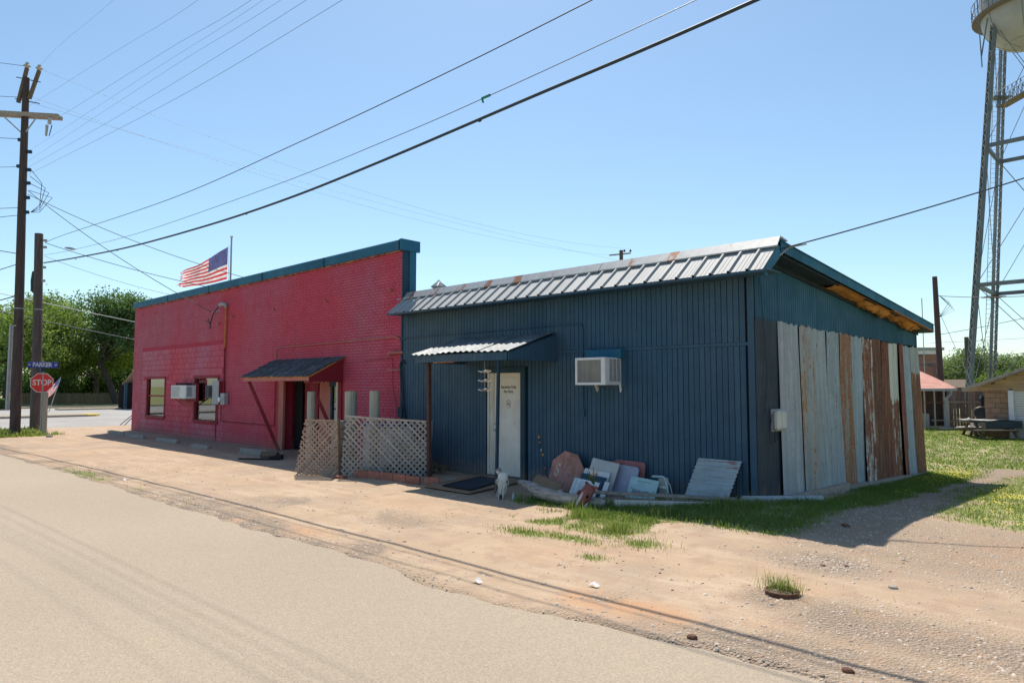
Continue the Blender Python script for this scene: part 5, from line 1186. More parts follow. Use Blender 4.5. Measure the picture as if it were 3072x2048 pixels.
m = MB(); m.lathe([(0, .02), (.016, .0), (0, -.03)], (-4.92, -1.15, 1.80), 6); m.build('bead', 'leafC', ch)
ft = thing('paper_flower_string', 'thin string of faded paper flowers stuck on the wall right of the door', 'flower string', (-4.4, -.03, .7))
m = MB(); m.tube([(-4.50, -.02, .95), (-4.46, -.02, .75), (-4.42, -.02, .55), (-4.36, -.02, .35), (-4.34, -.02, .15)], .004, 4); m.build('stem', 'tealdark', ft)
for (x, z, mt) in ((-4.5, .93, 'gold'), (-4.48, .83, 'pink'), (-4.44, .68, 'palegrey'), (-4.40, .59, 'gold'), (-4.34, .33, 'pink'), (-4.33, .17, 'pink'), (-4.52, .97, 'oldwood')):
    m = MB()
    for k in range(5): a = k * 1.26; m.obox((x + .015 * math.cos(a), -.03, z + .015 * math.sin(a)), (.013 * math.cos(a), .004, .013 * math.sin(a)), (-.007 * math.sin(a), 0, .007 * math.cos(a)), (0, .002, 0))
    m.build('flower', mt, ft)
# rusty rim with grass
rp = thing('rusty_planter', 'rusty iron rim sunk in the dirt with grass growing from it', 'planter', (2.0, -4.08, g1(2, -4.08)))
m = MB(); z0 = g1(2, -4.08); m.lathe([(.145, -.03), (.15, .022), (.158, .03), (.15, .038), (.135, .034), (.13, .02), (0, .018)], (2.0, -4.08, z0), 28); m.build('rim', 'rust', rp, smooth=True)
m = MB(); m.lathe([(0, .03), (.08, .028), (.128, .022)], (2.0, -4.08, z0), 14); m.build('soil', 'oldwood', rp)
n = 230; bx_ = blades('grass_tuft', None, None, 0, .16, None, .005, 1.5, (.4, 1), pts=(2.0 + rng.normal(0, .085, n) - .03, -4.03 + rng.normal(0, .05, n)))
bx_.parent = rp; bx_.location = (-2.0, 4.08, -z0 + .02)
# single stones and bits of litter
for (x, y, s, mt, lab) in ((1.92, -5.62, .05, 'rust', 'flat brown stone by the broken road edge at bottom centre'), (2.99, -5.45, (.045), 'rust', 'rusty brown stone near the bottom of the picture'), (2.7, -3.2, .045, 'conc', 'pale grey stone alone on the dirt right of the planter'), (1.95, -2.88, (.035), 'brownblock', 'small orange stone at the front of the pale gravel patch'), (2.15, -2.75, .035, 'rust', 'dark rusty stone in the pale gravel patch'), (1.6, -1.0, .06, 'rust', 'rusty clod at the edge of the shed shadow on the gravel'), (-26.0, -3.55, .16, 'conc', 'concrete lump in the grass right of the stop sign')):
    m = MB(); pp = [(x + s * .75 * math.cos(t) * random.uniform(.7, 1.25) * 1.3, y + s * .75 * math.sin(t) * random.uniform(.7, 1.2), g1(x, y) - .01) for t in np.linspace(0, 5.5, 7)]
    m.prism(pp, (random.uniform(-.01, .01), 0, s * .55 + .008)); solo(m, 'stone', mt, lab, 'stone', (x, y, g1(x, y)), bevel=s * .22)
for (x, y, lab) in ((.55, -5.05, 'white paper scrap on the gravel left of the planter'), (-.35, -5.75, 'white paper scrap at the road edge, lower middle'), (-10.9, -5.65, 'white paper scrap by the road edge far left')):
    m = MB(); z = g1(x, y); m.grid([[(x - .05, y, z + .01), (x, y + .01, z + .035), (x + .05, y, z + .015)], [(x - .04, y + .05, z + .03), (x, y + .05, z + .05), (x + .06, y + .05, z + .02)]]); solo(m, 'paper_scrap', 'white', lab, 'litter', (x, y, z), fix=False)
# ================================================================== POLES, WIRES, SIGNS, FLAGS
RT = Vector((.7277, .6859, 0)); FW = Vector((-.6859, .7277, 0))     # along and away from the picture plane: used only for facing directions
def insulator(m, c, s=1):
    m.lathe([(0, 0), (.03 * s, 0), (.06 * s, .03 * s), (.09 * s, .05 * s), (.09 * s, .07 * s), (.05 * s, .1 * s), (.04 * s, .13 * s), (.05 * s, .15 * s), (0, .17 * s)], c, 10)
p1 = thing('utility_pole', 'tall brown utility pole with crossarm and insulators at far left', 'utility pole', (-28.5, -4.15, 0))
m = MB(); m.tube([(-28.5, -4.15, -.3), (-28.55, -4.18, 4), (-28.62, -4.25, 9), (-28.68, -4.3, 14.6)], [.19, .175, .15, .12], 14); m.build('pole_shaft', 'pole', p1)
for z in (5.05, 4.35): 
    m = MB(); m.tube([(-28.57, -4.2, z), (-28.57, -4.2, z + .04)], .18, 14); m.build('pole_band', 'metalgrey', p1)
ca = Vector((-28.55, -4.5, 13.0)); d = Vector((.7277, .6859, -.06))
m = MB(); m.bar(ca - d * 1.9, ca + d * 1.6, .12, .14); m.bar(ca - d * 1.9 + FW * .28, ca + d * 1.55 + FW * .28, .12, .14); m.build('crossarm', 'greywood', p1)
for sg in (-1, 1):
    MB().bar(ca + d * sg * .75 - Vector((0, 0, .05)), Vector((-28.65, -4.3, 12.2)), .03, .05).build('crossarm_brace', 'metalgrey', p1)
for (a, b, s_) in ((Vector((-28.86, -4.5, 13.55)), Vector((-28.64, -4.3, 15.0)), 1), (Vector((-28.5, -4.2, 13.7)), Vector((-28.28, -3.95, 14.9)), 1)):
    MB().bar(a, b, .1, .12).build('pole_top_pin', 'oldwood', p1); m = MB(); insulator(m, b, 1.5); m.build('insulator', 'insul', p1)
MB().tube([Vector((-28.9, -4.6, 14.6)), Vector((-28.2, -3.9, 14.4))], .02, 5).build('tie_bolt', 'wire', p1)
MB().tube([Vector((-28.9, -4.6, 13.7)), Vector((-28.2, -3.9, 13.5))], .02, 5).build('tie_bolt', 'wire', p1)
e = ca + d * 1.25
m = MB(); m.tube([e - Vector((0, 0, .1)), e - Vector((.03, 0, .35))], .07, 8); m.tube([e + RT * -.1 - Vector((0, 0, .4)), e + RT * -.12 - Vector((0, 0, .85))], [.06, .04], 8); m.build('fuse_cutout', 'insul', p1)
m = MB(); m.tube([e - Vector((0, 0, .85)), e + RT * .1 - Vector((0, 0, .4))], .018, 5); m.tube([ca - d * .9 - Vector((0, 0, .1)), ca - d * .9 - Vector((0, 0, .9))], .03, 6); m.build('cutout_arm', 'wire', p1)
for z, s_ in ((11.5, 1), (10.9, -1), (10.75, 1), (10.2, 1), (9.6, 1), (9.0, 1), (12.0, -1)):
    c = Vector((-28.62, -4.25, z)) + RT * .2 * s_; MB().obox(c, RT * .08, FW * .05, (0, 0, .06)).build('rack_clevis', 'tealdark', p1)
m = MB(); k0 = Vector((-28.6, -4.2, 9.6)) + RT * .2
for q in range(4):
    m.tube([k0 + Vector((0, 0, 1.2 - q * .3)), k0 + RT * (.5 + .15 * q) + Vector((0, 0, .6 - q * .2)), k0 + RT * .45 + Vector((0, 0, -.3 - q * .1)), k0 + RT * .1 + Vector((0, 0, -.6))], .012, 5)
m.build('drip_loop', 'wire', p1)
MB().tube([Vector((-28.5, -4.25, 1)) - RT * .23, Vector((-28.6, -4.25, 4.4)) - RT * .2], .07, 6).build('riser_guard', 'metalgrey', p1)
p2 = thing('utility_pole', 'shorter grey wooden pole behind the stop sign', 'utility pole', (-31.05, -2.95, 0))
m = MB(); m.tube([(-31.05, -2.95, -.3), (-31.1, -3.0, 4), (-31.2, -3.1, 8.7)], [.205, .185, .165], 14); m.build('pole_shaft', 'poleg', p2)
m = MB(); m.tube([(-31.1, -3.0, 5.3), (-31.1, -3.0, 5.34)], .19, 14); m.build('pole_band', 'metalgrey', p2)
m = MB(); c = Vector((-31.15, -3.05, 6.6)) - RT * .22; m.lathe([(0, -.55), (.09, -.45), (.11, 0), (.07, .4), (0, .45)], c, 8); m.build('cable_coil', 'wire', p2)
for z in (8.4, 8.1, 7.2, 6.6): 
    c = Vector((-31.15, -3.05, z)) + RT * .22; MB().obox(c, RT * .06, FW * .05, (0, 0, .05)).build('rack_clevis', 'metalgrey', p2)
def wire(name, pts, r, label, mat='wire', cat='cable', n=5, dense=True):
    P = [Vector(p) for p in pts]
    if dense and len(P) > 2:                                      # smooth Catmull-Rom
        out = []; Q = [P[0] * 2 - P[1]] + P + [P[-1] * 2 - P[-2]]
        for i in range(1, len(Q) - 2):
            for k in range(8):
                t = k / 8; a, b, c, d_ = Q[i - 1], Q[i], Q[i + 1], Q[i + 2]
                out.append(.5 * ((2 * b) + (c - a) * t + (2 * a - 5 * b + 4 * c - d_) * t * t + (3 * b - a - 3 * c + d_) * t ** 3))
        out.append(P[-1]); P = out
    m = MB(); m.tube(P, r, n, False); return solo(m, name, mat, label, cat, tuple(pts[0]), smooth=True)
def sagw(a, b, sag, k=14):
    a, b = Vector(a), Vector(b); return [a.lerp(b, t / k) - Vector((0, 0, 4 * sag * (t / k) * (1 - t / k))) for t in range(k + 1)]
hv = wire('overhead_cable', [(-31.0, -2.91, 7.40), (-26, -2.86, 7.0), (-20.2, -2.77, 6.62), (-14.2, -2.70, 6.38), (-10.0, -2.65, 6.32), (-6.6, -2.60, 6.39), (-2.6, -2.555, 6.535), (1.24, -2.51, 6.69), (8, -2.42, 7.15), (22, -2.3, 8.5)], .026, 'thick black overhead cable, lowest of the three crossing above the roofs', 'wire', n=7)
m = MB()
for k, x in enumerate((-26.3, -24.8, -21.5, -12.0, -3.6)): 
    z = float(np.interp(x, [-26, -20.2, -14.2, -10, -2.6], [7.0, 6.62, 6.38, 6.32, 6.535])); yc = -2.91 + .0125 * (x + 31); m.box(x - .03, x + .03, yc - .01, yc + .01, z - .055, z - .02)
m.build('cable_clamp', 'wire', hv)
wire('overhead_cable', [(-30.9, -2.91, 8.30), (-28, -2.88, 8.2), (-16.7, -2.73, 7.62), (-9.3, -2.64, 7.55), (-4.8, -2.58, 7.58), (-1.23, -2.54, 7.667), (8, -2.42, 8.0), (22, -2.3, 9.1)], .010, 'thin dark overhead cable, upper of the three crossing above the roofs')
w3 = wire('overhead_cable', [(-31, -2.91, 7.75), (-27, -2.86, 7.42), (-19.5, -2.77, 6.97), (-10.8, -2.66, 6.76), (-6.05, -2.60, 6.775), (-3.2, -2.563, 6.847), (.43, -2.517, 7.009), (8, -2.42, 7.4), (22, -2.3, 8.5)], .007, 'thin grey overhead cable with a green marker, middle of the three', 'wiregrey')
m = MB(); m.tube([(-3.55, -2.57, 6.84), (-3.36, -2.565, 6.845)], .022, 8); m.bar((-3.55, -2.57, 6.84), (-3.52, -2.57, 6.76), .03, .02); MT['greenm'] = simple('green_marker', (.02, .25, .16), None, .5, bump=0, vary=0); m.build('green_marker', 'greenm', w3)
names = ['topmost wire, from the pole-top insulator to the upper edge', 'second wire from the top, leaving the left crossarm', 'wire leaving the right end of the crossarm', 'wire just below the crossarm, uppermost of four close wires', 'second of the four close wires below the crossarm', 'third of the four close wires below the crossarm', 'lowest of the four close wires below the crossarm']
L7 = [[(-28.3, -3.95, 15.1), (-24, -4.13, 14.5), (-18.2, -4.13, 13.81)], [(-28.6, -4.3, 13.3), (-17.9, -4.13, 12.04), (-11.77, -4.13, 11.2)], [(-27.5, -3.4, 12.9), (-24.2, -4.0, 11.87), (-13.7, -4.13, 10.63), (-8.9, -4.13, 10.07)], [(-28.4, -4.15, 11.5), (-14.6, -4.13, 10.39), (-8.4, -4.13, 9.86)], [(-28.4, -4.15, 11.1), (-13.68, -4.13, 10.07), (-7.65, -4.13, 9.56)], [(-28.5, -4.13, 10.85), (-16.5, -4.13, 9.83), (-6.9, -4.13, 9.18)], [(-28.5, -4.13, 10.55), (-14.5, -4.13, 9.25), (-6.9, -4.13, 8.75)]]
for k, (lab, p) in enumerate(zip(names, L7)):
    a, b = Vector(p[-2]), Vector(p[-1]); s_ = (b.z - a.z) / (b.x - a.x)
    z = b.z
    for dx, f in ((8, .55), (10, -.05), (12, -.6)): z += s_ * dx * f; p = p + [(p[-1][0] + dx, -4.13, z)]
    wire('power_line', p, (.0026, .003, .0035, .0026, .0028, .0036, .004)[k], lab, 'wiregrey', 'power line')
ft_ = (-29.5, 39.85, 13.9)
wire('power_line', sagw((-28.3, -3.95, 15.0), (ft_[0] + .6, ft_[1] + .3, 14.1), 1.5), .0055, 'upper thin line running from the tall pole to the far small pole', 'wiregrey', 'power line')
wire('power_line', sagw((-28.9, -4.5, 14.0), (ft_[0] - .6, ft_[1], 13.6), 1.2), .0055, 'middle thin line running from the tall pole to the far small pole', 'wiregrey', 'power line')
wire('power_line', sagw((-28.6, -4.2, 13.6), (-14, 45, 9), 1.0), .0045, 'lowest thin line from the tall pole passing behind the metal roof', 'wiregrey', 'power line')
wire('service_drop', sagw((-28.5, -4.1, 9.9), (-20.13, -.05, 4.62), .25), .013, 'service wire dropping from the tall pole to the red wall mast', 'wire')
MB().tube([(-20.13, -.05, 4.62), (-19.5, -.2, 4.58), (-19.15, -.2, 4.6)], .012, 5).build('guy_link', 'metalgrey', em)
wire('service_drop', sagw((-28.5, -4.1, 9.75), (-19.0, 9, 5.4), .9), .013, 'service wire passing over the red parapet past the flag', 'wire')
wire('service_drop', sagw((-31.0, -2.9, 8.3), (-19.5, 7, 5.2), .5), .013, 'twisted service wire from the short pole behind the red parapet', 'wire')
wire('service_drop', sagw((-31.0, -2.9, 7.7), (-24.5, 6, 5.4), .5), .008, 'faint wire from the short pole dipping behind the red parapet', 'wiregrey')
m = MB(); c0, c1 = Vector((-29.9, -2.4, 8.0)), Vector((-29.4, -2.1, 7.9)); m.tube([c0, c0.lerp(c1, .3), c0.lerp(c1, .7), c1], [.02, .055, .055, .02], 6); solo(m, 'splice_case', 'metalgrey', 'small splice case on the wires beside the short pole top', 'splice case', tuple(c0))
def leftw(z, px, pz, lab, r=.012, y=-4.25): wire('power_line', sagw((-28.7, y, z), (-28.7 - 9 * .7277 + px, y - 9 * .6859, pz), .12, 6), r, lab, 'wire', 'power line')
leftw(12.05, 0, 12.9, 'wire leaving the frame left of the tall pole, just below the crossarm')
leftw(9.2, 0, 9.3, 'uppermost of the wires leaving left at mid height of the tall pole')
leftw(8.9, 0, 8.4, 'wire sagging left from the tall pole level with the short pole top')
leftw(7.3, 0, 9.2, 'steep wire rising left from the tall pole middle', .016)
leftw(6.9, 0, 4.4, 'steep wire dropping left from the tall pole middle', .016)
leftw(5.6, 0, 3.6, 'lowest black wire dropping left from the tall pole', .022)
leftw(10.9, 0, 11.1, 'wire leaving left between crossarm and pole middle', .010)
leftw(13.8, 0, 14.6, 'wire leaving left from below the pole-top insulators', .010)
wire('power_line', sagw((-28.75, -4.4, 15.1), (-36, -11, 16.8), .1, 6), .010, 'wire leaving left from the pole-top insulator', 'wire', 'power line')
wire('street_cable', sagw((-38, -16, 8.4), (-44, 14, 3.6), .3), .028, 'black cable passing before the left trees', 'wire')
wire('street_cable', sagw((-39, -16, 9.2), (-46, 16, 4.9), .3), .022, 'pale cable passing before the left trees, above the black one', 'metalgrey')
fp = thing('utility_pole', 'small far utility pole with crossarm above the metal roof ridge', 'utility pole', (-29.5, 39.85, 0))
MB().tube([(-29.5, 39.85, 0), (-29.5, 39.85, 14)], .17, 8).build('pole_shaft', 'poleg', fp); MB().bar((-30.25, 39.1, 13.55), (-28.9, 40.45, 13.75), .1, .12).build('crossarm', 'greywood', fp)
for (x, y) in ((-29.3, 40.05), (-28.9, 40.4)): m = MB(); insulator(m, (x, y, 13.85), 1.4); m.build('insulator', 'wire', fp)
rp_ = thing('utility_pole', 'leaning dark pole without crossarm right of the shed', 'utility pole', (-3.4, 30.05, 0))
MB().tube([(-3.42, 30.1, -.2), (-3.5, 29.95, 7.6)], [.17, .115], 10).build('pole_shaft', 'pole', rp_)
m = MB()
for q in range(4): m.tube([Vector((-3.35, 30.1, 6.6)), Vector((-3.35, 30.1, 6.3 - q * .15)) + RT * (.5 + q * .08), Vector((-3.4, 30.1, 5.5))], .012, 4)
m.build('drip_loop', 'wire', rp_)
MB().tube([Vector((-3.45, 30.0, 6.0)), Vector((-3.0, 30.5, 1.5)) + RT * 1.2], .012, 4).build('guy_wire', 'metalgrey', rp_)
m = MB(); m.tube([(-4.45, 42.8, -.2), (-4.42, 42.86, 5.2)], .125, 8); solo(m, 'pole_stub', 'poleg', 'short pole stub left of the nearest tower leg', 'pole', (-4.45, 42.8, 0))
m = MB(); m.tube([(-5.0, 34, 0), (-5.0, 34, 7.0)], .025, 5); solo(m, 'antenna_rod', 'metalgrey', 'thin rod left of the leaning dark pole', 'rod', (-5, 34, 0))
for (a, b, s_, r, lab) in (((-3.4, 30, 6.6), (8, 22, 6.2), .55, .016, 'wire sagging right from the top of the leaning dark pole'), ((-3.4, 30, 4.6), (8, 30, 7.4), .3, .014, 'wire rising right behind the tower legs'), ((-7, 40, 3.4), (10, 38, 5.6), .3, .014, 'lower wire rising right over the brick building'), ((-6, 43, 2.6), (12, 36, 7.5), .2, .012, 'steeper wire crossing both tower legs'), ((-8, 50, 5.3), (12, 46, 5.9), .2, .012, 'almost level wire behind the tower legs')):
    wire('power_line', sagw(a, b, s_), r, lab, 'wire', 'power line')
wire('service_drop', sagw((.34, .25, 4.12), (9.5, 10.5, 9.0), .28), .012, 'service wire rising right from the peak of the blue shed', 'wire')
MB().tube([(.34, .2, 4.0), (.42, .4, 4.16), (.62, .62, 4.22)], .012, 5).build('service_clamp', 'metalgrey', bb)

# stop sign and street name
ss_ = thing('stop_sign', 'bright red stop sign with blue PARKER street name above', 'stop sign', (-29.2, -3.17, 0))
yaw = math.atan2(-10.47 + 3.17, 4.6 + 29.2) + math.pi / 2
c = Vector((-29.2, -3.17, 2.10))
MB().tube([c + Vector((0, .03, -2.1)), c + Vector((0, .03, .9))], .035, 8).build('sign_post', 'metalgrey', ss_)
MB().box(-29.32, -29.08, -3.13, -2.95, -.1, 1.7).build('wood_backing_post', 'post', ss_)
SM = Matrix.Translation(c) @ Matrix.Rotation(yaw, 4, 'Z')
def octa(r, y, th): m = MB(); m.prism([(r * math.cos(R(22.5 + 45 * k)), y, r * math.sin(R(22.5 + 45 * k))) for k in range(8)], (0, th, 0)); return m
o = octa(.43, -.01, .006).build('sign_border', 'white', ss_, local=True); loctrans(o, SM, ss_)
o = octa(.40, -.014, .004).build('sign_face', 'stop', ss_, local=True); loctrans(o, SM, ss_)
o = text('STOP', .33, ss_, 'white', (0, 0, 0), (0, 0, 0), depth=.001, bold=.008); loctrans(o, SM @ Matrix.Translation((0, -.0165, 0)) @ Matrix.Rotation(R(90), 4, 'X') @ Matrix.Scale(.82, 4, (1, 0, 0)), ss_)
sy = math.atan2(-10.47 + 3.17, 4.6 + 29.2) + math.pi / 2
NM = Matrix.Translation(c + Vector((.03, .0, .74))) @ Matrix.Rotation(sy, 4, 'Z')
o = MB().box(-.53, .53, -.012, .012, -.12, .12).build('street_name_blade', 'signblue', ss_, local=True, bevel=.006); loctrans(o, NM, ss_)
for (s_, x, h, sx, bo) in (('PARKER', -.02, .235, .80, .006), ('W', -.465, .09, 1, .003), ('ST', .455, .10, 1, .003)):
    o = text(s_, h, ss_, 'white', (0, 0, 0), (0, 0, 0), bold=bo); loctrans(o, NM @ Matrix.Translation((x, -.0135, .0)) @ Matrix.Rotation(R(90), 4, 'X') @ Matrix.Scale(sx, 4, (1, 0, 0)), ss_)
MB().box(-29.27, -29.13, -3.24, -3.1, 2.55, 2.74).build('sign_bracket', 'tealdark', ss_)
# flags
MT['fred'] = simple('flag_red', (.62, .07, .08), None, .8, bump=0, vary=0); MT['fwhite'] = simple('flag_white', (.75, .73, .72), None, .8, bump=0, vary=0); MT['fblue'] = simple('flag_blue', (.10, .11, .26), None, .8, bump=0, vary=0)
for _k in ('fred', 'fwhite', 'fblue'):
    _t = MT[_k].node_tree; _b = [q for q in _t.nodes if q.type == 'BSDF_PRINCIPLED'][0]; _o = [q for q in _t.nodes if q.type == 'OUTPUT_MATERIAL'][0]
    _s = _t.nodes.new('ShaderNodeBsdfTranslucent'); _m = _t.nodes.new('ShaderNodeMixShader'); _m.inputs[0].default_value = .6; _t.links.new(_b.inputs['Base Color'].links[0].from_socket, _s.inputs[0]); _t.links.new(_b.outputs[0], _m.inputs[1]); _t.links.new(_s.outputs[0], _m.inputs[2]); _t.links.new(_m.outputs[0], _o.inputs[0])
def flag(name, parent, H0, H1, F0, F1, wave, rag=.1, stars=True):
    H0, H1, F0, F1 = map(Vector, (H0, H1, F0, F1)); m = MB(); nr, nc = 26, 40; nn = (F0 - H0).cross(H1 - H0).normalized()
    V = []
    for i in range(nr + 1):
        t = i / nr; 
        for j in range(nc + 1):
            u = j / nc; p = H0.lerp(H1, t).lerp(F0.lerp(F1, t), u) - Vector((0, 0, 1)) * .12 * (F0 - H0).length * math.sin(math.pi * u) * (.2 - .5 * t * 0)
            p += nn * wave * math.sin(u * 9 + t * 2.2) * u ** .5 + nn * wave * .5 * math.sin(u * 17 - t * 4) * u
            p += (F0 - H0) * (-rag * float(vn(i * .9, 3, 5))) * max(0, u - .8) * 5
            V.append(p)
    F = []; mi = []
    for i in range(nr):
        for j in range(nc):
            if j > nc * .8 and float(vn(i * 1.1, j * .7, 9)) > .62 and j > nc * .86: continue
            a = i * (nc + 1) + j; F.append((a, a + 1, a + nc + 2, a + nc + 1))
            mi.append(2 if (i < 14 and j < 16) else (0 if (i // 2) % 2 == 0 else 1))
    m.v = [tuple(v) for v in V]; m.f = F; m.mi = mi
    fo = m.build(name, ['fred', 'fwhite', 'fblue'], parent, smooth=True, fix=False)
    if stars:
        s = MB()
        for i in range(9):
            for j in range(6 if i % 2 == 0 else 5):
                r_, c_ = int(1 + i * 1.4), int(1.5 + j * 2.6 + (i % 2) * 1.3); q = V[r_ * (nc + 1) + c_] - nn * .012 * (1 if nn.dot(FW) > 0 else -1)
                ex = (H1 - H0).normalized() * .025; ey = (F0 - H0).normalized() * .025
                s.add([q + ex, q + ey * .9, q - ex, q - ey * .9], [(0, 1, 2, 3)])
        s.build('stars', 'fwhite', fo, fix=False)
    return fo
f1 = thing('flagpole', 'tall grey flagpole flying a tattered American flag behind the red parapet', 'flag', (-30.99, 5.46, 0))
MB().tube([(-30.99, 5.46, 0), (-30.99, 5.46, 9.85)], [.07, .045], 8).build('pole', 'metalgrey', f1)
m = MB(); m.lathe([(0, -.08), (.07, -.04), (.08, 0), (.07, .05), (0, .08)], (-30.99, 5.46, 9.9), 8); m.build('finial', 'offwhite', f1)
MB().tube([(-31.05, 5.36, 9.45), (-31.04, 5.4, 3.0)], .008, 4).build('halyard', 'wiregrey', f1)
flag('flag', f1, (-31.12, 5.34, 9.37), (-31.13, 5.33, 7.63), (-32.95, 3.6, 7.95), (-33.1, 3.45, 7.15), .10, .12)
f2 = thing('leaning_flagpole', 'small leaning flag staff with American flag on the street median', 'flag', (-54.27, 2.75, .1))
MB().tube([(-54.27, 2.75, .1), (-53.72, 3.27, 2.61)], .03, 6).build('pole', 'metalgrey', f2)
a, b = Vector((-53.72, 3.27, 2.61)), Vector((-54.0, 3.0, 1.55))
flag('flag', f2, a, b, a - RT * .95 + Vector((0, 0, -.85)), b - RT * .85 + Vector((0, 0, -.75)), .06, .1, False)
# A-frame sign at the red building's far corner
af = thing('sandwich_board', 'white sandwich board on black legs past the red wall end', 'sandwich board', (-33.4, 1.5, 0))
MB().prism([(-33.6, 1.75, .03), (-32.9, 2.4, .03), (-33.0, 2.5, .75), (-33.5, 2.0, .75)], (.02, -.02, 0)).build('board', 'white', af)
m = MB(); m.tube([(-33.65, 1.2, 0), (-33.2, 1.9, .75), (-33.4, 2.1, .8)], .02, 5); m.tube([(-33.3, 1.3, 0), (-33.3, 1.75, .5)], .02, 5); m.build('leg', 'wire', af)

# ================================================================== WATER TOWER
wt = thing('water_tower', 'steel water tower with lattice legs and rounded tank at right', 'water tower', (-.34, 42.59, 0))
CX = Vector((-.34, 42.59, 0)); dirs = [-RT, FW, -FW, RT]; Rz = lambda z: 4.95 - .112 * z
for d in dirs:
    pv = lambda z: CX + d * Rz(z) + Vector((0, 0, z)); e = Vector((-d.y, d.x, 0))
    e2 = (RT if abs(d.dot(RT)) < .5 else FW)
    s_ = (RT * -.5 + FW * -.5)
    t1 = d; t2 = e          # the leg's box faces sit square to the tower
    m = MB()
    for sg in (-1, 1):
        m.bar(pv(0) + t2 * .15 * sg, pv(25.95) + t2 * .135 * sg, .04, .25, up=t1)
    m.build('leg', 'steel', wt)
    m = MB(); z = .2; k = 0
    while z < 25.2:
        for f_ in (-1, 1): m.bar(pv(z) + t2 * .14 * (1 if k % 2 else -1) + t1 * .122 * f_, pv(z + .34) + t2 * .14 * (-1 if k % 2 else 1) + t1 * .122 * f_, .03, .018, up=t1)
        z += .34; k += 1
    m.build('leg_lacing', 'steelL', wt, kind='stuff')
pairs = [(0, 1), (1, 3), (3, 2), (2, 0)]
lev = [8.2, 17.0]
for z in lev:
    for a, b in pairs:
        A = CX + dirs[a] * Rz(z) + Vector((0, 0, z)); B = CX + dirs[b] * Rz(z) + Vector((0, 0, z)); MB().bar(A, B, .16, .24).build('strut', 'steel', wt)
zs = [.3, 8.2, 17.0, 25.0]
for a, b in pairs:
    for z0, z1 in zip(zs[:-1], zs[1:]):
        for p, q in ((a, b), (b, a)):
            A = CX + dirs[p] * Rz(z0) + Vector((0, 0, z0)); B = CX + dirs[q] * Rz(z1) + Vector((0, 0, z1)); MB().tube([A, B], .02, 4).build('tie_rod', 'steel', wt)
pr = [(0, 23.33)]
for k in range(1, 15): a = math.pi / 2 * k / 14; pr.append((2.5 * math.sin(a), 25.95 - 2.62 * math.cos(a)))
pr += [(2.5, 30.2), (2.62, 30.3), (0, 32.3)]
m = MB(); m.lathe(pr, CX, 40); m.build('tank', 'tank', wt, smooth=True)
for k in range(8):
    a = k * math.pi / 4; m = MB(); m.tube([CX + Vector((math.cos(a) * r * 1.004, math.sin(a) * r * 1.004, z)) for r, z in pr[2:16]], .018, 4); m.build('plate_seam', 'steel', wt)
m = MB(); m.lathe([(1.28, 23.70), (1.295, 23.69), (1.30, 23.72)], CX, 32); m.build('plate_seam', 'steel', wt)
m = MB(); m.lathe([(2.45, 25.64), (2.95, 25.64), (2.95, 25.72), (2.45, 25.72)], CX, 32); MT['balc'] = simple('balcony_underside', (.19, .165, .15), (.14, .12, .11), .8, 3, bump=.1, vary=0); m.build('balcony_floor', 'balc', wt)
m = MB(); 
for z in (26.2, 26.7): m.tube([CX + Vector((2.94 * math.cos(a), 2.94 * math.sin(a), z)) for a in np.linspace(0, 2 * math.pi, 41)], .022, 5, False)
for k in range(24): a = k * math.pi / 12; b = (k + 1) * math.pi / 12; P_ = lambda a, z: CX + Vector((2.94 * math.cos(a), 2.94 * math.sin(a), z)); m.tube([P_(a, 25.7), P_(a, 26.7)], .02, 4); m.tube([P_(a, 25.75), P_(b, 26.68)], .012, 4); m.tube([P_(b, 25.75), P_(a, 26.68)], .012, 4)
m.build('balcony_railing', 'steel', wt)
m = MB(); m.tube([CX + Vector((0, 0, 23.1)), CX + Vector((0, 0, 0))], .24, 10); m.build('riser_pipe', 'tank', wt)
m = MB(); L0 = CX + FW * (Rz(0)) - RT * .42; L1 = CX + FW * Rz(25) - RT * .42 + Vector((0, 0, 25)); 
for o_ in (-.16, .16): m.tube([L0 + RT * o_, L1 + RT * o_], .018, 4)
for k in range(80): p = L0.lerp(L1, k / 80); m.tube([p - RT * .16, p + RT * .16], .012, 4)
m.build('ladder', 'steelL', wt)
for z in (8.0, 8.9, 21.2): 
    p = CX + FW * Rz(z) + Vector((0, 0, z)); m = MB(); m.obox(p - RT * .1, RT * .6, FW * .35, (0, 0, .03)); m.build('small_platform', 'rust' if z < 9 else 'steel', wt)
p = CX + FW * Rz(20.6) + Vector((0, 0, 20.6)); q = CX + Vector((0, 0, 20.6)); m = MB(); m.bar(p, q, .7, .07); m.build('catwalk_floor', 'balc', wt)
m = MB(); e = RT * .34
for sg in (-1, 1):
    m.tube([p + e * sg + Vector((0, 0, .95)), q + e * sg + Vector((0, 0, .95))], .022, 5)
    for k in range(8): a = p.lerp(q, k / 7) + e * sg; m.tube([a, a + Vector((0, 0, .95))], .016, 4); b = p.lerp(q, min(1, (k + 1) / 7)) + e * sg; m.tube([a, b + Vector((0, 0, .95))], .012, 4); m.tube([b, a + Vector((0, 0, .95))], .012, 4)
m.build('catwalk_railing', 'steel', wt)
m = MB(); A = CX - RT * 3.75 + Vector((0, 0, 28)) ; m.tube([CX - RT * 3.25 + Vector((0, 0, 30)), CX - RT * 3.03 + Vector((0, 0, 22.1))], .035, 5); m.tube([CX - RT * 3.05 + Vector((0, 0, 22.8)), CX - RT * 2.55 + Vector((0, 0, 25.3))], .045, 5); m.build('antenna', 'steel', wt)

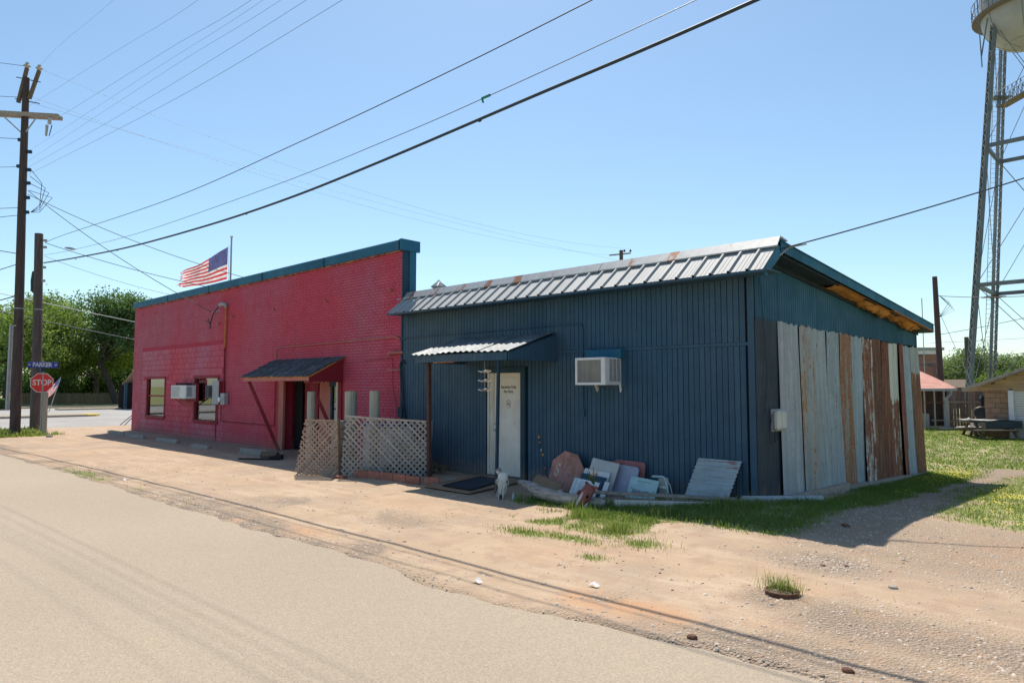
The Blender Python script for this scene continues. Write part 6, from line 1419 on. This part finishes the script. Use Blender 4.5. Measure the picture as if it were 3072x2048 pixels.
# ================================================================== TREES
def tree(loc, trunk_h, crown, nleaf, lsize, leafm, label, tr=.35, lean=(0, 0), name='tree', group=None, stems=5, ragged=1.0):
    """crown: list of (dx, dy, z, rx, ry, rz) lobes; leaves sit in small sprays spread through them"""
    t = thing(name, label, 'tree', loc, 0, group); L = Vector(loc)
    m = MB(); top = L + Vector((lean[0], lean[1], trunk_h)); m.tube([L - Vector((0, 0, .3)), L.lerp(top, .5) + Vector((.05, .05, 0)), top], [tr * 1.2, tr * .9, tr * .75], 10)
    for (dx, dy, z, rx, ry, rz) in crown:
        c = L + Vector((dx, dy, z)); mid = top.lerp(c, .5) + Vector((random.uniform(-.4, .4), random.uniform(-.4, .4), random.uniform(-.2, .4)))
        m.tube([top - Vector((0, 0, .2)), mid, c], [tr * .5, tr * .3, tr * .12], 6)
        for k in range(stems):
            a = random.uniform(0, 6.28); q = c + Vector((rx * .7 * math.cos(a), ry * .7 * math.sin(a), rz * random.uniform(-.5, .6))); m.tube([mid.lerp(c, .6), (mid.lerp(c, .6)).lerp(q, .5) + Vector((0, 0, .2)), q], [tr * .16, tr * .09, tr * .04], 5)
    m.build('trunk', 'bark', t)
    vol = np.array([c[3] * c[4] * c[5] for c in crown]); pk = rng.choice(len(crown), nleaf // 14, p=vol / vol.sum()); cr_ = np.array(crown)[pk]
    n = len(pk); v = rng.normal(size=(n, 3)); v /= np.linalg.norm(v, axis=1)[:, None]; rad = rng.random(n) ** .42 * (1 + .18 * ragged * rng.normal(size=n))
    C = cr_[:, :3] + v * cr_[:, 3:] * rad[:, None]
    tint_c = rng.random(n)
    k = 14; P = np.repeat(C, k, 0) + rng.normal(size=(n * k, 3)) * np.array([1, 1, .6]) * lsize * 1.5; N = len(P)
    a = rng.normal(size=(N, 3)); a /= np.linalg.norm(a, axis=1)[:, None]; b = np.cross(a, rng.normal(size=(N, 3))); b /= np.linalg.norm(b, axis=1)[:, None]
    s = lsize * rng.uniform(.5, 1.1, N)[:, None]
    V = np.stack([P - a * s * .6, P + b * s * .32, P + a * s * .6, P - b * s * .32], 1).reshape(-1, 3)
    me = np_mesh('crown', V, np.arange(N * 4).reshape(-1, 4), [leafm]); fattr(me, 'tint', np.repeat(np.clip(np.repeat(tint_c, k) * .7 + rng.random(N) * .3, 0, 1), 4))
    o = bpy.data.objects.new('crown', me); COL.objects.link(o); o.parent = t
    return t
def at(px, Z):                                                    # ground point by bearing and distance
    v = Vector((4.6, -10.47, 0)) + FW * Z + RT * ((px - 1176) / 1568 * Z); return v
def lobes(n, w_, zlo, zhi, r, seed):
    rr = random.Random(seed); out = []
    for k in range(n):
        t = k / max(1, n - 1); out.append((*(RT * rr.uniform(-w_, w_) + FW * rr.uniform(-w_ * .5, w_ * .5)).to_tuple()[:2], rr.uniform(zlo, zhi), r * rr.uniform(.75, 1.25), r * rr.uniform(.75, 1.2), r * rr.uniform(.5, .8)))
    return out
GR = 'trees behind the street'
def pt(px, Z): v = at(px, Z); return (v.x, v.y, 0)
tree(pt(22, 72), 4.5, lobes(11, 6.2, 5.5, 10.6, 2.9, 1), 26000, .30, 'leafA', 'large light green tree with grey trunk at the left edge', .5, group=GR)
tree(pt(92, 76), 4.5, lobes(10, 3.0, 6.0, 11.0, 2.5, 2), 24000, .30, 'leafA', 'light green tree right behind the two poles', .45, group=GR)
tree(pt(276, 74), 4.6, lobes(12, 3.1, 6.2, 11.0, 2.4, 3), 28000, .28, 'leafB', 'dark evergreen tree against the red wall end', .36, (-2.0, -1.5), group=GR)
tree(pt(222, 77), 3.0, lobes(7, 3.6, 4.0, 5.6, 1.7, 4), 12000, .26, 'leafC', 'low bright green tree with thin trunk under the dark evergreen', .28, group=GR)
tree(pt(155, 80), 2.0, lobes(8, 4.6, 2.6, 5.6, 2.2, 5), 14000, .3, 'leafB', 'dark undergrowth tree between the flag and the fence', .25, group=GR)
tree(pt(-60, 84), 3.0, lobes(8, 5, 3, 8, 2.6, 6), 9000, .35, 'leafB', 'dark tree beyond the left picture edge', .4, group=GR)
tree(pt(330, 84), 3.0, lobes(8, 4, 3, 8.5, 2.6, 16), 9000, .35, 'leafB', 'dark tree mostly hidden by the red building', .4, group=GR)
tree(pt(60, 82), 1.2, lobes(9, 4.5, 1.2, 3.4, 1.6, 31), 9000, .3, 'leafB', 'dark bushy growth behind the fence at far left', .2, group=GR)
tree(pt(190, 83), 1.2, lobes(9, 4.5, 1.2, 3.2, 1.6, 32), 9000, .3, 'leafC', 'bright bushy growth behind the middle of the tan fence', .2, group=GR)
tree(pt(270, 84), 1.2, lobes(9, 4.5, 1.2, 3.2, 1.6, 33), 9000, .3, 'leafC', 'bright bushy growth behind the fence beside the red wall', .2, group=GR)
GR2 = 'trees beyond the yard'
tree(pt(2205, 82), 2.0, lobes(9, 3.2, 2.6, 5.2, 1.9, 7), 16000, .28, 'leafD', 'rounded hazy green tree left of the tower leg', .3, group=GR2)
tree(pt(2262, 95), 2.5, lobes(8, 3.6, 3.0, 5.8, 2.0, 8), 11000, .3, 'leafD', 'hazy olive tree between the two tower legs', .3, group=GR2)
tree(pt(2330, 88), 2.5, lobes(9, 3.4, 2.8, 5.6, 2.0, 9), 15000, .28, 'leafD', 'feathery pale tree right of the tower legs', .3, group=GR2)
tree(pt(2390, 90), 2.5, lobes(8, 3.4, 2.8, 5.6, 2.0, 19), 9000, .3, 'leafD', 'pale tree beyond the right picture edge', .3, group=GR2)
tree(pt(2268, 58), .8, lobes(7, 1.9, 1.1, 2.9, 1.1, 10), 12000, .18, 'leafC', 'bright yellow green bush behind the garage roof', .15, name='bush')
tree(pt(2140, 90), 2.5, lobes(7, 3.4, 2.6, 4.6, 1.9, 20), 8000, .3, 'leafD', 'low hazy tree behind the brick building', .3, group=GR2)
# hedge, street fence, porch house, bollard on the left
hd = []
for (a, b, lab) in ((-30, 32, 'clipped dark hedge at the left picture edge'), (97, 101.0, 'small clipped hedge end right of the stop sign post')):
    p, q = at(a, 57), at(b, 57); hl = (q - p).length; t = thing('hedge', lab, 'hedge', tuple(p.lerp(q, .5)))
    n = int(6000 * max(.3, hl / 4)); P = rng.uniform(-1, 1, (n, 3)); f = rng.integers(0, 3, n); P[np.arange(n), f] = np.sign(P[np.arange(n), f]) * rng.uniform(.85, 1.03, n)
    C = np.outer(P[:, 0] * hl / 2, np.array(RT)) + np.outer(P[:, 1] * .5, np.array(FW)); C[:, 2] = .5 + P[:, 2] * .42
    a_ = rng.normal(size=(n, 3)); a_ /= np.linalg.norm(a_, axis=1)[:, None]; b_ = np.cross(a_, rng.normal(size=(n, 3))); b_ /= np.linalg.norm(b_, axis=1)[:, None]
    V = np.stack([C - a_ * .08, C + b_ * .04, C + a_ * .08, C - b_ * .04], 1).reshape(-1, 3); me = np_mesh('foliage', V, np.arange(n * 4).reshape(-1, 4), ['leafB']); fattr(me, 'tint', np.repeat(rng.random(n), 4))
    o = bpy.data.objects.new('foliage', me); COL.objects.link(o); o.parent = t
    MB().obox(tuple(p.lerp(q, .5) + Vector((0, 0, .48))), RT * hl * .46, FW * .42, (0, 0, .38)).build('hedge_core', 'leafB', t)
fn = thing('privacy_fence', 'long tan board privacy fence under the left trees', 'fence', tuple(at(170, 75)))
bdm = MB().box(-.07, .07, -.012, .012, 0, 1.2).data('fence_board', 'tanfence')
a, b = at(40, 75), at(298, 75); nL = int((b - a).length / .15)
for k in range(nL): 
    p = a.lerp(b, k / nL); piece(bdm, 'fence_board', fn, (p.x, p.y, .02), (0, 0, math.atan2(RT.y, RT.x)), (1, 1, random.uniform(.97, 1.03)))
po = thing('street_porch', 'house porch with shingled roof beyond the red wall end', 'house', tuple(at(305, 59)))
p = at(282, 59); q = at(340, 59); z0, z1 = 2.2, 4.2
m = MB(); m.prism([p + Vector((0, 0, z0)), q + Vector((0, 0, z1 + .6)), q + Vector((0, 0, z1 + .45)), p + Vector((0, 0, z0 - .12))], FW * 3); m.build('roof', 'brownblock', po)
MB().obox(tuple(at(325, 60.5) + Vector((0, 0, 1.1))), RT * 1.35, FW * 1, (0, 0, 1.15)).build('wall', 'dark', po)
MB().bar(at(291, 59), at(291, 59) + Vector((0, 0, 2.2)), .2, .2).build('post', 'tealdark', po)
m = MB(); p = at(25, 66); m.tube([p, p + Vector((0, 0, 1.3))], .1, 8); m.tube([p + Vector((0, 0, 1.3)), p + Vector((0, 0, 1.36))], .07, 8); solo(m, 'bollard', 'yellow', 'yellow bollard beside the trunk at the left edge', 'bollard', tuple(p))

# ================================================================== RIGHT YARD
sh = thing('open_shed', 'open shed with rusty red metal roof right of the corrugated wall', 'shed', (-3.2, 24.7, 0))
# eave runs from (-3.9,24.1) to (-2.1,25.8); shed goes back behind
A = at(2085, 31) ; B = at(2194, 31)
m = MB(); zf = 1.86; zr = 2.42
m.add([A + Vector((0, 0, zf)), B + Vector((0, 0, zf)), at(2173, 36) + Vector((0, 0, 2.15)), at(2110, 35) + Vector((0, 0, 2.75)), at(2070, 35) + Vector((0, 0, 2.75))], [(0, 1, 2, 3, 4)]); m.add([(v[0], v[1], v[2] - .04) for v in m.v[:5]], [(4, 3, 2, 1, 0)]); m.build('roof', 'rustroof', sh, fix=False)
MB().bar(A + Vector((0, 0, 1.80)) - FW * .05, B + Vector((0, 0, 1.80)) - FW * .05, .12, .12).build('gutter', 'metalgrey', sh, bevel=.01)
for px, mt in ((2120, 'post'), (2143, 'post'), (2165, 'metalgrey')):
    MB().bar(at(px, 31.1) + Vector((0, 0, -.05)), at(px, 31.1) + Vector((0, 0, 1.76)), .06, .06).build('post', mt, sh)
MB().bar(at(2100, 31.1) + Vector((0, 0, 1.22)), at(2166, 31.1) + Vector((0, 0, 1.22)), .04, .06).build('rail', 'rust', sh); MB().bar(at(2135, 31.1) + Vector((0, 0, .42)), at(2166, 31.1) + Vector((0, 0, .42)), .04, .05).build('rail', 'greywood', sh)
m = MB(); m.tube(fil([B + Vector((0, 0, 1.8)) - RT * .25, B + Vector((0, 0, 1.62)) - RT * .25, at(2171, 31) + Vector((0, 0, 1.42)), at(2171, 31) + Vector((0, 0, .1))], .06), .07, 8); m.build('downspout', 'metalgrey', sh)
bk = at(2090, 34); bk2 = at(2180, 34); nn = 16
bsd = MB().box(-.085, .085, -.012, .012, 0, 2.0).data('back_board', 'pole')
for k in range(nn): p = bk.lerp(bk2, (k + .5) / nn); piece(bsd, 'back_board', sh, (p.x, p.y, 0), (0, 0, math.atan2(RT.y, RT.x)))
m = MB(); m.obox(tuple(at(2150, 31.0) + RT * .35 + Vector((0, 0, .06))), RT * .25, FW * .12, (0, 0, .03)); solo(m, 'splash_block', 'white', 'pale splash block under the shed downspout', 'splash block', tuple(at(2155, 31)), bevel=.01)
m = MB(); m.obox(tuple(at(2113, 31.6) + Vector((0, 0, .35))), RT * .22, FW * .2, (0, 0, .35)); solo(m, 'grey_bin', 'metalgrey', 'grey bin just inside the open shed', 'bin', tuple(at(2113, 31.6)), bevel=.02)
wf = thing('wooden_fence', 'grey brown board fence between open shed and garage', 'fence', tuple(at(2210, 31)))
a, b = at(2172, 31), at(2262, 30.6); n = 13; ang = math.atan2((b - a).y, (b - a).x)
for k in range(n):
    p = a.lerp(b, (k + .5) / n); h = 1.83 + random.uniform(-.05, .05); w2 = (b - a).length / n
    m = MB(); m.prism([(-w2 / 2 + .008, 0, 0), (w2 / 2 - .008, 0, 0), (w2 / 2 - .008, 0, h - .04), (w2 / 2 - .04, 0, h), (-w2 / 2 + .04, 0, h), (-w2 / 2 + .008, 0, h - .04)], (0, .02, 0)); piece(m.data('fence_board', 'fence'), 'fence_board', wf, (p.x, p.y, 0), (0, R(random.uniform(-.8, .8)), ang))
for z in (1.25, .38): MB().bar(a - FW * .04 + Vector((0, 0, z)), b - FW * .04 + Vector((0, 0, z)), .04, .09).build('fence_rail', 'greywood', wf)
MB().bar(a - FW * .05 + Vector((0, 0, -.05)), a - FW * .05 + Vector((0, 0, 1.3)), .08, .08).build('fence_post', 'post', wf)
# garage
ga = thing('garage', 'small tan block garage with white roll-up door at right', 'garage', tuple(at(2300, 27.4)))
ux = Vector((.7277, .6859, 0)); gb0 = at(2258, 28.0); gb1 = at(2314, 27.2); du = (gb1 - gb0).normalized(); dn = Vector((du.y, -du.x, 0)); angg = math.atan2(du.y, du.x)
blm = MB().box(.006, .394, -.012, .1, .006, .197).data('block', 'brownblock', bevel=.004)
Lw = (gb1 - gb0).length
MB().obox(tuple(gb0.lerp(gb1, .5) + Vector((0, 0, .9)) - dn * .12), du * Lw / 2, dn * .06, (0, 0, 1.0)).build('wall', 'brownblock', ga)
for r in range(10):
    x = -(.2 if r % 2 else 0)
    while x < Lw - .05:
        x0 = max(0, x); x1 = min(x + .4, Lw)
        p = gb0 + du * x0 + dn * .0 + Vector((0, 0, -.12 + r * .2)); piece(blm, 'block', ga, tuple(p), (0, 0, angg), ((x1 - x0) / .4, 1, 1)); x += .4
d0 = gb1; 
MB().obox(tuple(d0 + du * .09 + Vector((0, 0, .87)) + dn * .02), du * .09, dn * .06, (0, 0, 1.0)).build('door_trim', 'white', ga)
sl_ = MB().box(0, 2.6, -.02, .02, .004, .094).data('door_slat', 'rolldoor', bevel=.012)
for k in range(20): p = d0 + du * .18 + Vector((0, 0, -.1 + k * .098)) - dn * .02; piece(sl_, 'door_slat', ga, tuple(p), (0, 0, angg))
gz0 = 1.86
pk = gb0 + du * 3.1
m = MB()
gl, gr_ = gb0 - du * .0, gb0 + du * 6.2
for k in range(7):
    za = 1.88 + k * .17; hw = 3.1 * (1 - (za - 1.88) / 1.25)
    if hw > .1: m = MB(); m.obox(tuple(pk + Vector((0, 0, za + .08)) + dn * .03), du * hw, dn * .02, (0, 0, .082)); m.build('gable_board', 'tanpaint', ga)
MB().obox(tuple(gb0 + du * 3.1 + Vector((0, 0, 1.86)) + dn * .05), du * 3.2, dn * .03, (0, 0, .07)).build('header_board', 'tanpaint', ga)
for sg in (-1, 1):
    A = pk + Vector((0, 0, 3.22)) + dn * .45; B = pk + du * 3.75 * sg + Vector((0, 0, 1.86)) + dn * .45
    m = MB(); m.prism([A, B, B - Vector((0, 0, .12)), A - Vector((0, 0, .12))], -dn * 6); m.build('roof', 'greywood', ga)
MB().obox(tuple(gb0 + du * 5.6 + Vector((0, 0, .9)) - dn * 3), du * .1, dn * 3, (0, 0, 1)).build('wall', 'brownblock', ga); MB().obox(tuple(gb0 + Vector((0, 0, .9)) - dn * 3 + du * .1), du * .1, dn * 2.9, (0, 0, 1)).build('wall', 'brownblock', ga)
# far brick building and low house
bk_ = thing('brick_store', 'far red brick building with white cap behind the shed', 'building', tuple(at(2120, 48)))
c = at(2160, 48); dl = -Vector((.80, .6, 0)) ; a0 = c; a1 = c - RT * 6.5 + FW * .5
m = MB(); m.obox(tuple(a0.lerp(a1, .5) + Vector((0, 0, 2.1)) + FW * 4), (a0 - a1) / 2, FW * 4, (0, 0, 2.12)); m.build('wall', 'farbrick', bk_)
MB().obox(tuple(a0.lerp(a1, .5) + Vector((0, 0, 4.35)) + FW * 4), (a0 - a1) / 2 + RT * .1, FW * 4.1, (0, 0, .14)).build('cap_band', 'white', bk_)
MB().obox(tuple(a0.lerp(a1, .5) + Vector((0, 0, 4.58)) + FW * 4), (a0 - a1) / 2 + RT * .2, FW * 4.2, (0, 0, .1)).build('parapet_cap', 'metalgrey', bk_)
MB().obox(tuple(a0 - RT * .25 - FW * .1 + Vector((0, 0, 3.0))), RT * .12, FW * .08, (0, 0, .2)).build('wall_box', 'metalgrey', bk_)
lo_ = thing('low_house', 'low brown brick building under the hazy trees', 'house', tuple(at(2200, 62)))
MB().obox(tuple(at(2195, 64) + Vector((0, 0, .9))), RT * 2.6, FW * 2, (0, 0, .95)).build('wall', 'farbrick', lo_)
m = MB(); m.prism([at(2160, 61) + Vector((0, 0, 1.75)), at(2238, 61) + Vector((0, 0, 1.75)), at(2232, 64) + Vector((0, 0, 2.5)), at(2166, 64) + Vector((0, 0, 2.5))], (0, 0, .1)); m.build('roof', 'oldwood', lo_)
# picnic table
pc = thing('picnic_table', 'weathered picnic table with a grey cover over its top', 'picnic table', (0, 0, 0)); WL[pc.name] = (0, 0, 0)
pz = -.18; O = at(2262, 27.3); O.z = pz; u_ = (at(2306, 27.2) - at(2228, 27.3)).normalized(); v_ = Vector((-u_.y, u_.x, 0))
pc.location = tuple(O); WL[pc.name] = tuple(O)
W_ = lambda a, b, z: O + u_ * a + v_ * b + Vector((0, 0, z))
for k in range(5): MB().obox(tuple(W_(.05, -.34 + k * .17, .73)), u_ * .92, v_ * .078, (0, 0, .02)).build('table_plank', 'greywood', pc)
for sg in (-1, 1):
    for k in range(2): MB().obox(tuple(W_(.05, sg * (.66 + .1 * k - .05), .44)), u_ * .92, v_ * .045, (0, 0, .02)).build('bench_plank', 'greywood', pc)
for a in (-.6, .68):
    for sg in (-1, 1): MB().bar(W_(a, sg * .78, 0), W_(a, sg * .22, .71), .045, .10, up=u_).build('leg', 'oldwood', pc)
    MB().bar(W_(a, -.78, .40), W_(a, .78, .40), .045, .09).build('bench_support', 'oldwood', pc)
m = MB(); P = []
for i in range(8):
    row = []
    for j in range(15):
        a = -.95 + 1.95 * j / 14; b = -.47 + .94 * i / 7; row.append(W_(a, b, .80 + .02 * math.sin(a * 5 + i) + .02 * float(vn(i, j, 4))))
    P.append(row)
m.grid(P); m.build('cover_top', 'tarpt', pc, smooth=True, fix=False)
m = MB(); P = []
for i in range(2):
    P.append([W_(-.35 + 1.37 * j / 12, -.48 - .01 * math.sin(j), (.79 if i == 0 else .50 + .012 * math.sin(j * 1.3))) for j in range(13)])
m.grid(P); P2 = [[W_(1.02, -.48 + .9 * j / 6, (.79 if i == 0 else .52)) for j in range(7)] for i in range(2)]; m.grid(P2)
P3 = [[W_(-.95 + .6 * j / 5, -.475, (.80 if i == 0 else .70 + .02 * math.sin(j * 2))) for j in range(6)] for i in range(2)]; m.cur = 0; m.grid(P3); m.build('cover_skirt', 'tarp', pc, fix=False)
# side bench table
sb = thing('side_bench', 'small weathered bench at the left end of the picnic table', 'bench', (0, 0, 0)); Q = at(2222, 27.9); Q.z = -.15; sb.location = tuple(Q); WL[sb.name] = tuple(Q)
V_ = lambda a, b, z: Q + u_ * a + v_ * b + Vector((0, 0, z))
for k in range(3): MB().obox(tuple(V_(-.05 + .02 * k, -.15 + .15 * k, .45)), u_ * .42, v_ * .065, (0, 0, .02)).build('seat_plank', 'offwhite', sb)
MB().bar(V_(-.3, 0, .41), V_(.32, 0, .41), .05, .08).build('apron', 'oldwood', sb)
for a, b in (((-.0, -.1), (-.14, -.1)), ((.0, -.1), (.2, -.1))): MB().bar(V_(a[0] + .05, a[1], .42), V_(b[0] + .05, b[1], 0), .045, .11, up=v_).build('leg', 'oldwood', sb)
fg = thing('garden_figurine', 'small orange and white figurine on the side bench', 'figurine', tuple(V_(.0, .1, .47)))
F0 = V_(.02, .1, .47); m = MB(); m.lathe([(0, 0), (.14, 0), (.15, .02), (.05, .05), (0, .05)], F0, 12); m.build('plinth', 'white', fg); m = MB(); m.lathe([(.03, .04), (.05, .1), (.035, .2), (.06, .24)], F0, 10); m.build('body', 'orange', fg, smooth=True); m = MB(); m.lathe([(0, .22), (.055, .25), (.065, .3), (.04, .35), (0, .36)], F0, 10); m.build('head', 'white', fg, smooth=True)
# smoker grill and white blocks behind the table
gr0 = at(2248, 28.8); sm = thing('barrel_smoker', 'rusty barrel smoker with black lid end and chimney', 'smoker', tuple(gr0))
dd = (RT * .55 + FW * .83).normalized(); A = gr0 + Vector((0, 0, .84)); B = A + dd * .75
m = MB(); m.tube([A, B], .27, 20); m.build('barrel', 'orange', sm); 
m = MB(); m.tube([A - dd * .012, A - dd * .05], [.262, .24], 20); m.build('end_cap', 'soot', sm)
m = MB(); m.tube([A + dd * .001, A + dd * .03], .285, 20); m.build('end_rim', 'metalgrey', sm)
C = B + RT * .08; m = MB(); m.tube([C + Vector((0, 0, .2)), C + Vector((0, 0, .62))], .07, 10); m.build('chimney', 'soot', sm); m = MB(); m.lathe([(.13, .60), (.02, .74), (0, .74)], C, 4); m.build('chimney_cap', 'soot', sm)
for sg in (0, 1):
    p = A.lerp(B, .1 + .8 * sg); MB().bar(p - RT * .15, p - RT * .2 - Vector((0, 0, .84)), .04, .04).build('leg', 'soot', sm); MB().bar(p + RT * .15, p + RT * .2 - Vector((0, 0, .84)), .04, .04).build('leg', 'soot', sm)
wb = thing('block_wall', 'low white block bench behind the picnic table', 'block bench', tuple(at(2255, 28.2)))
for r in range(3):
    for k in range(4): MB().obox(tuple(at(2232 + k * 22, 28.3) + Vector((0, 0, .1 + r * .2))), RT * .19, FW * .18, (0, 0, .096)).build('block', 'offwhite', wb, bevel=.01)
    
# flowers on the fence line and far ground rise beyond the yard are part of the ground sheet
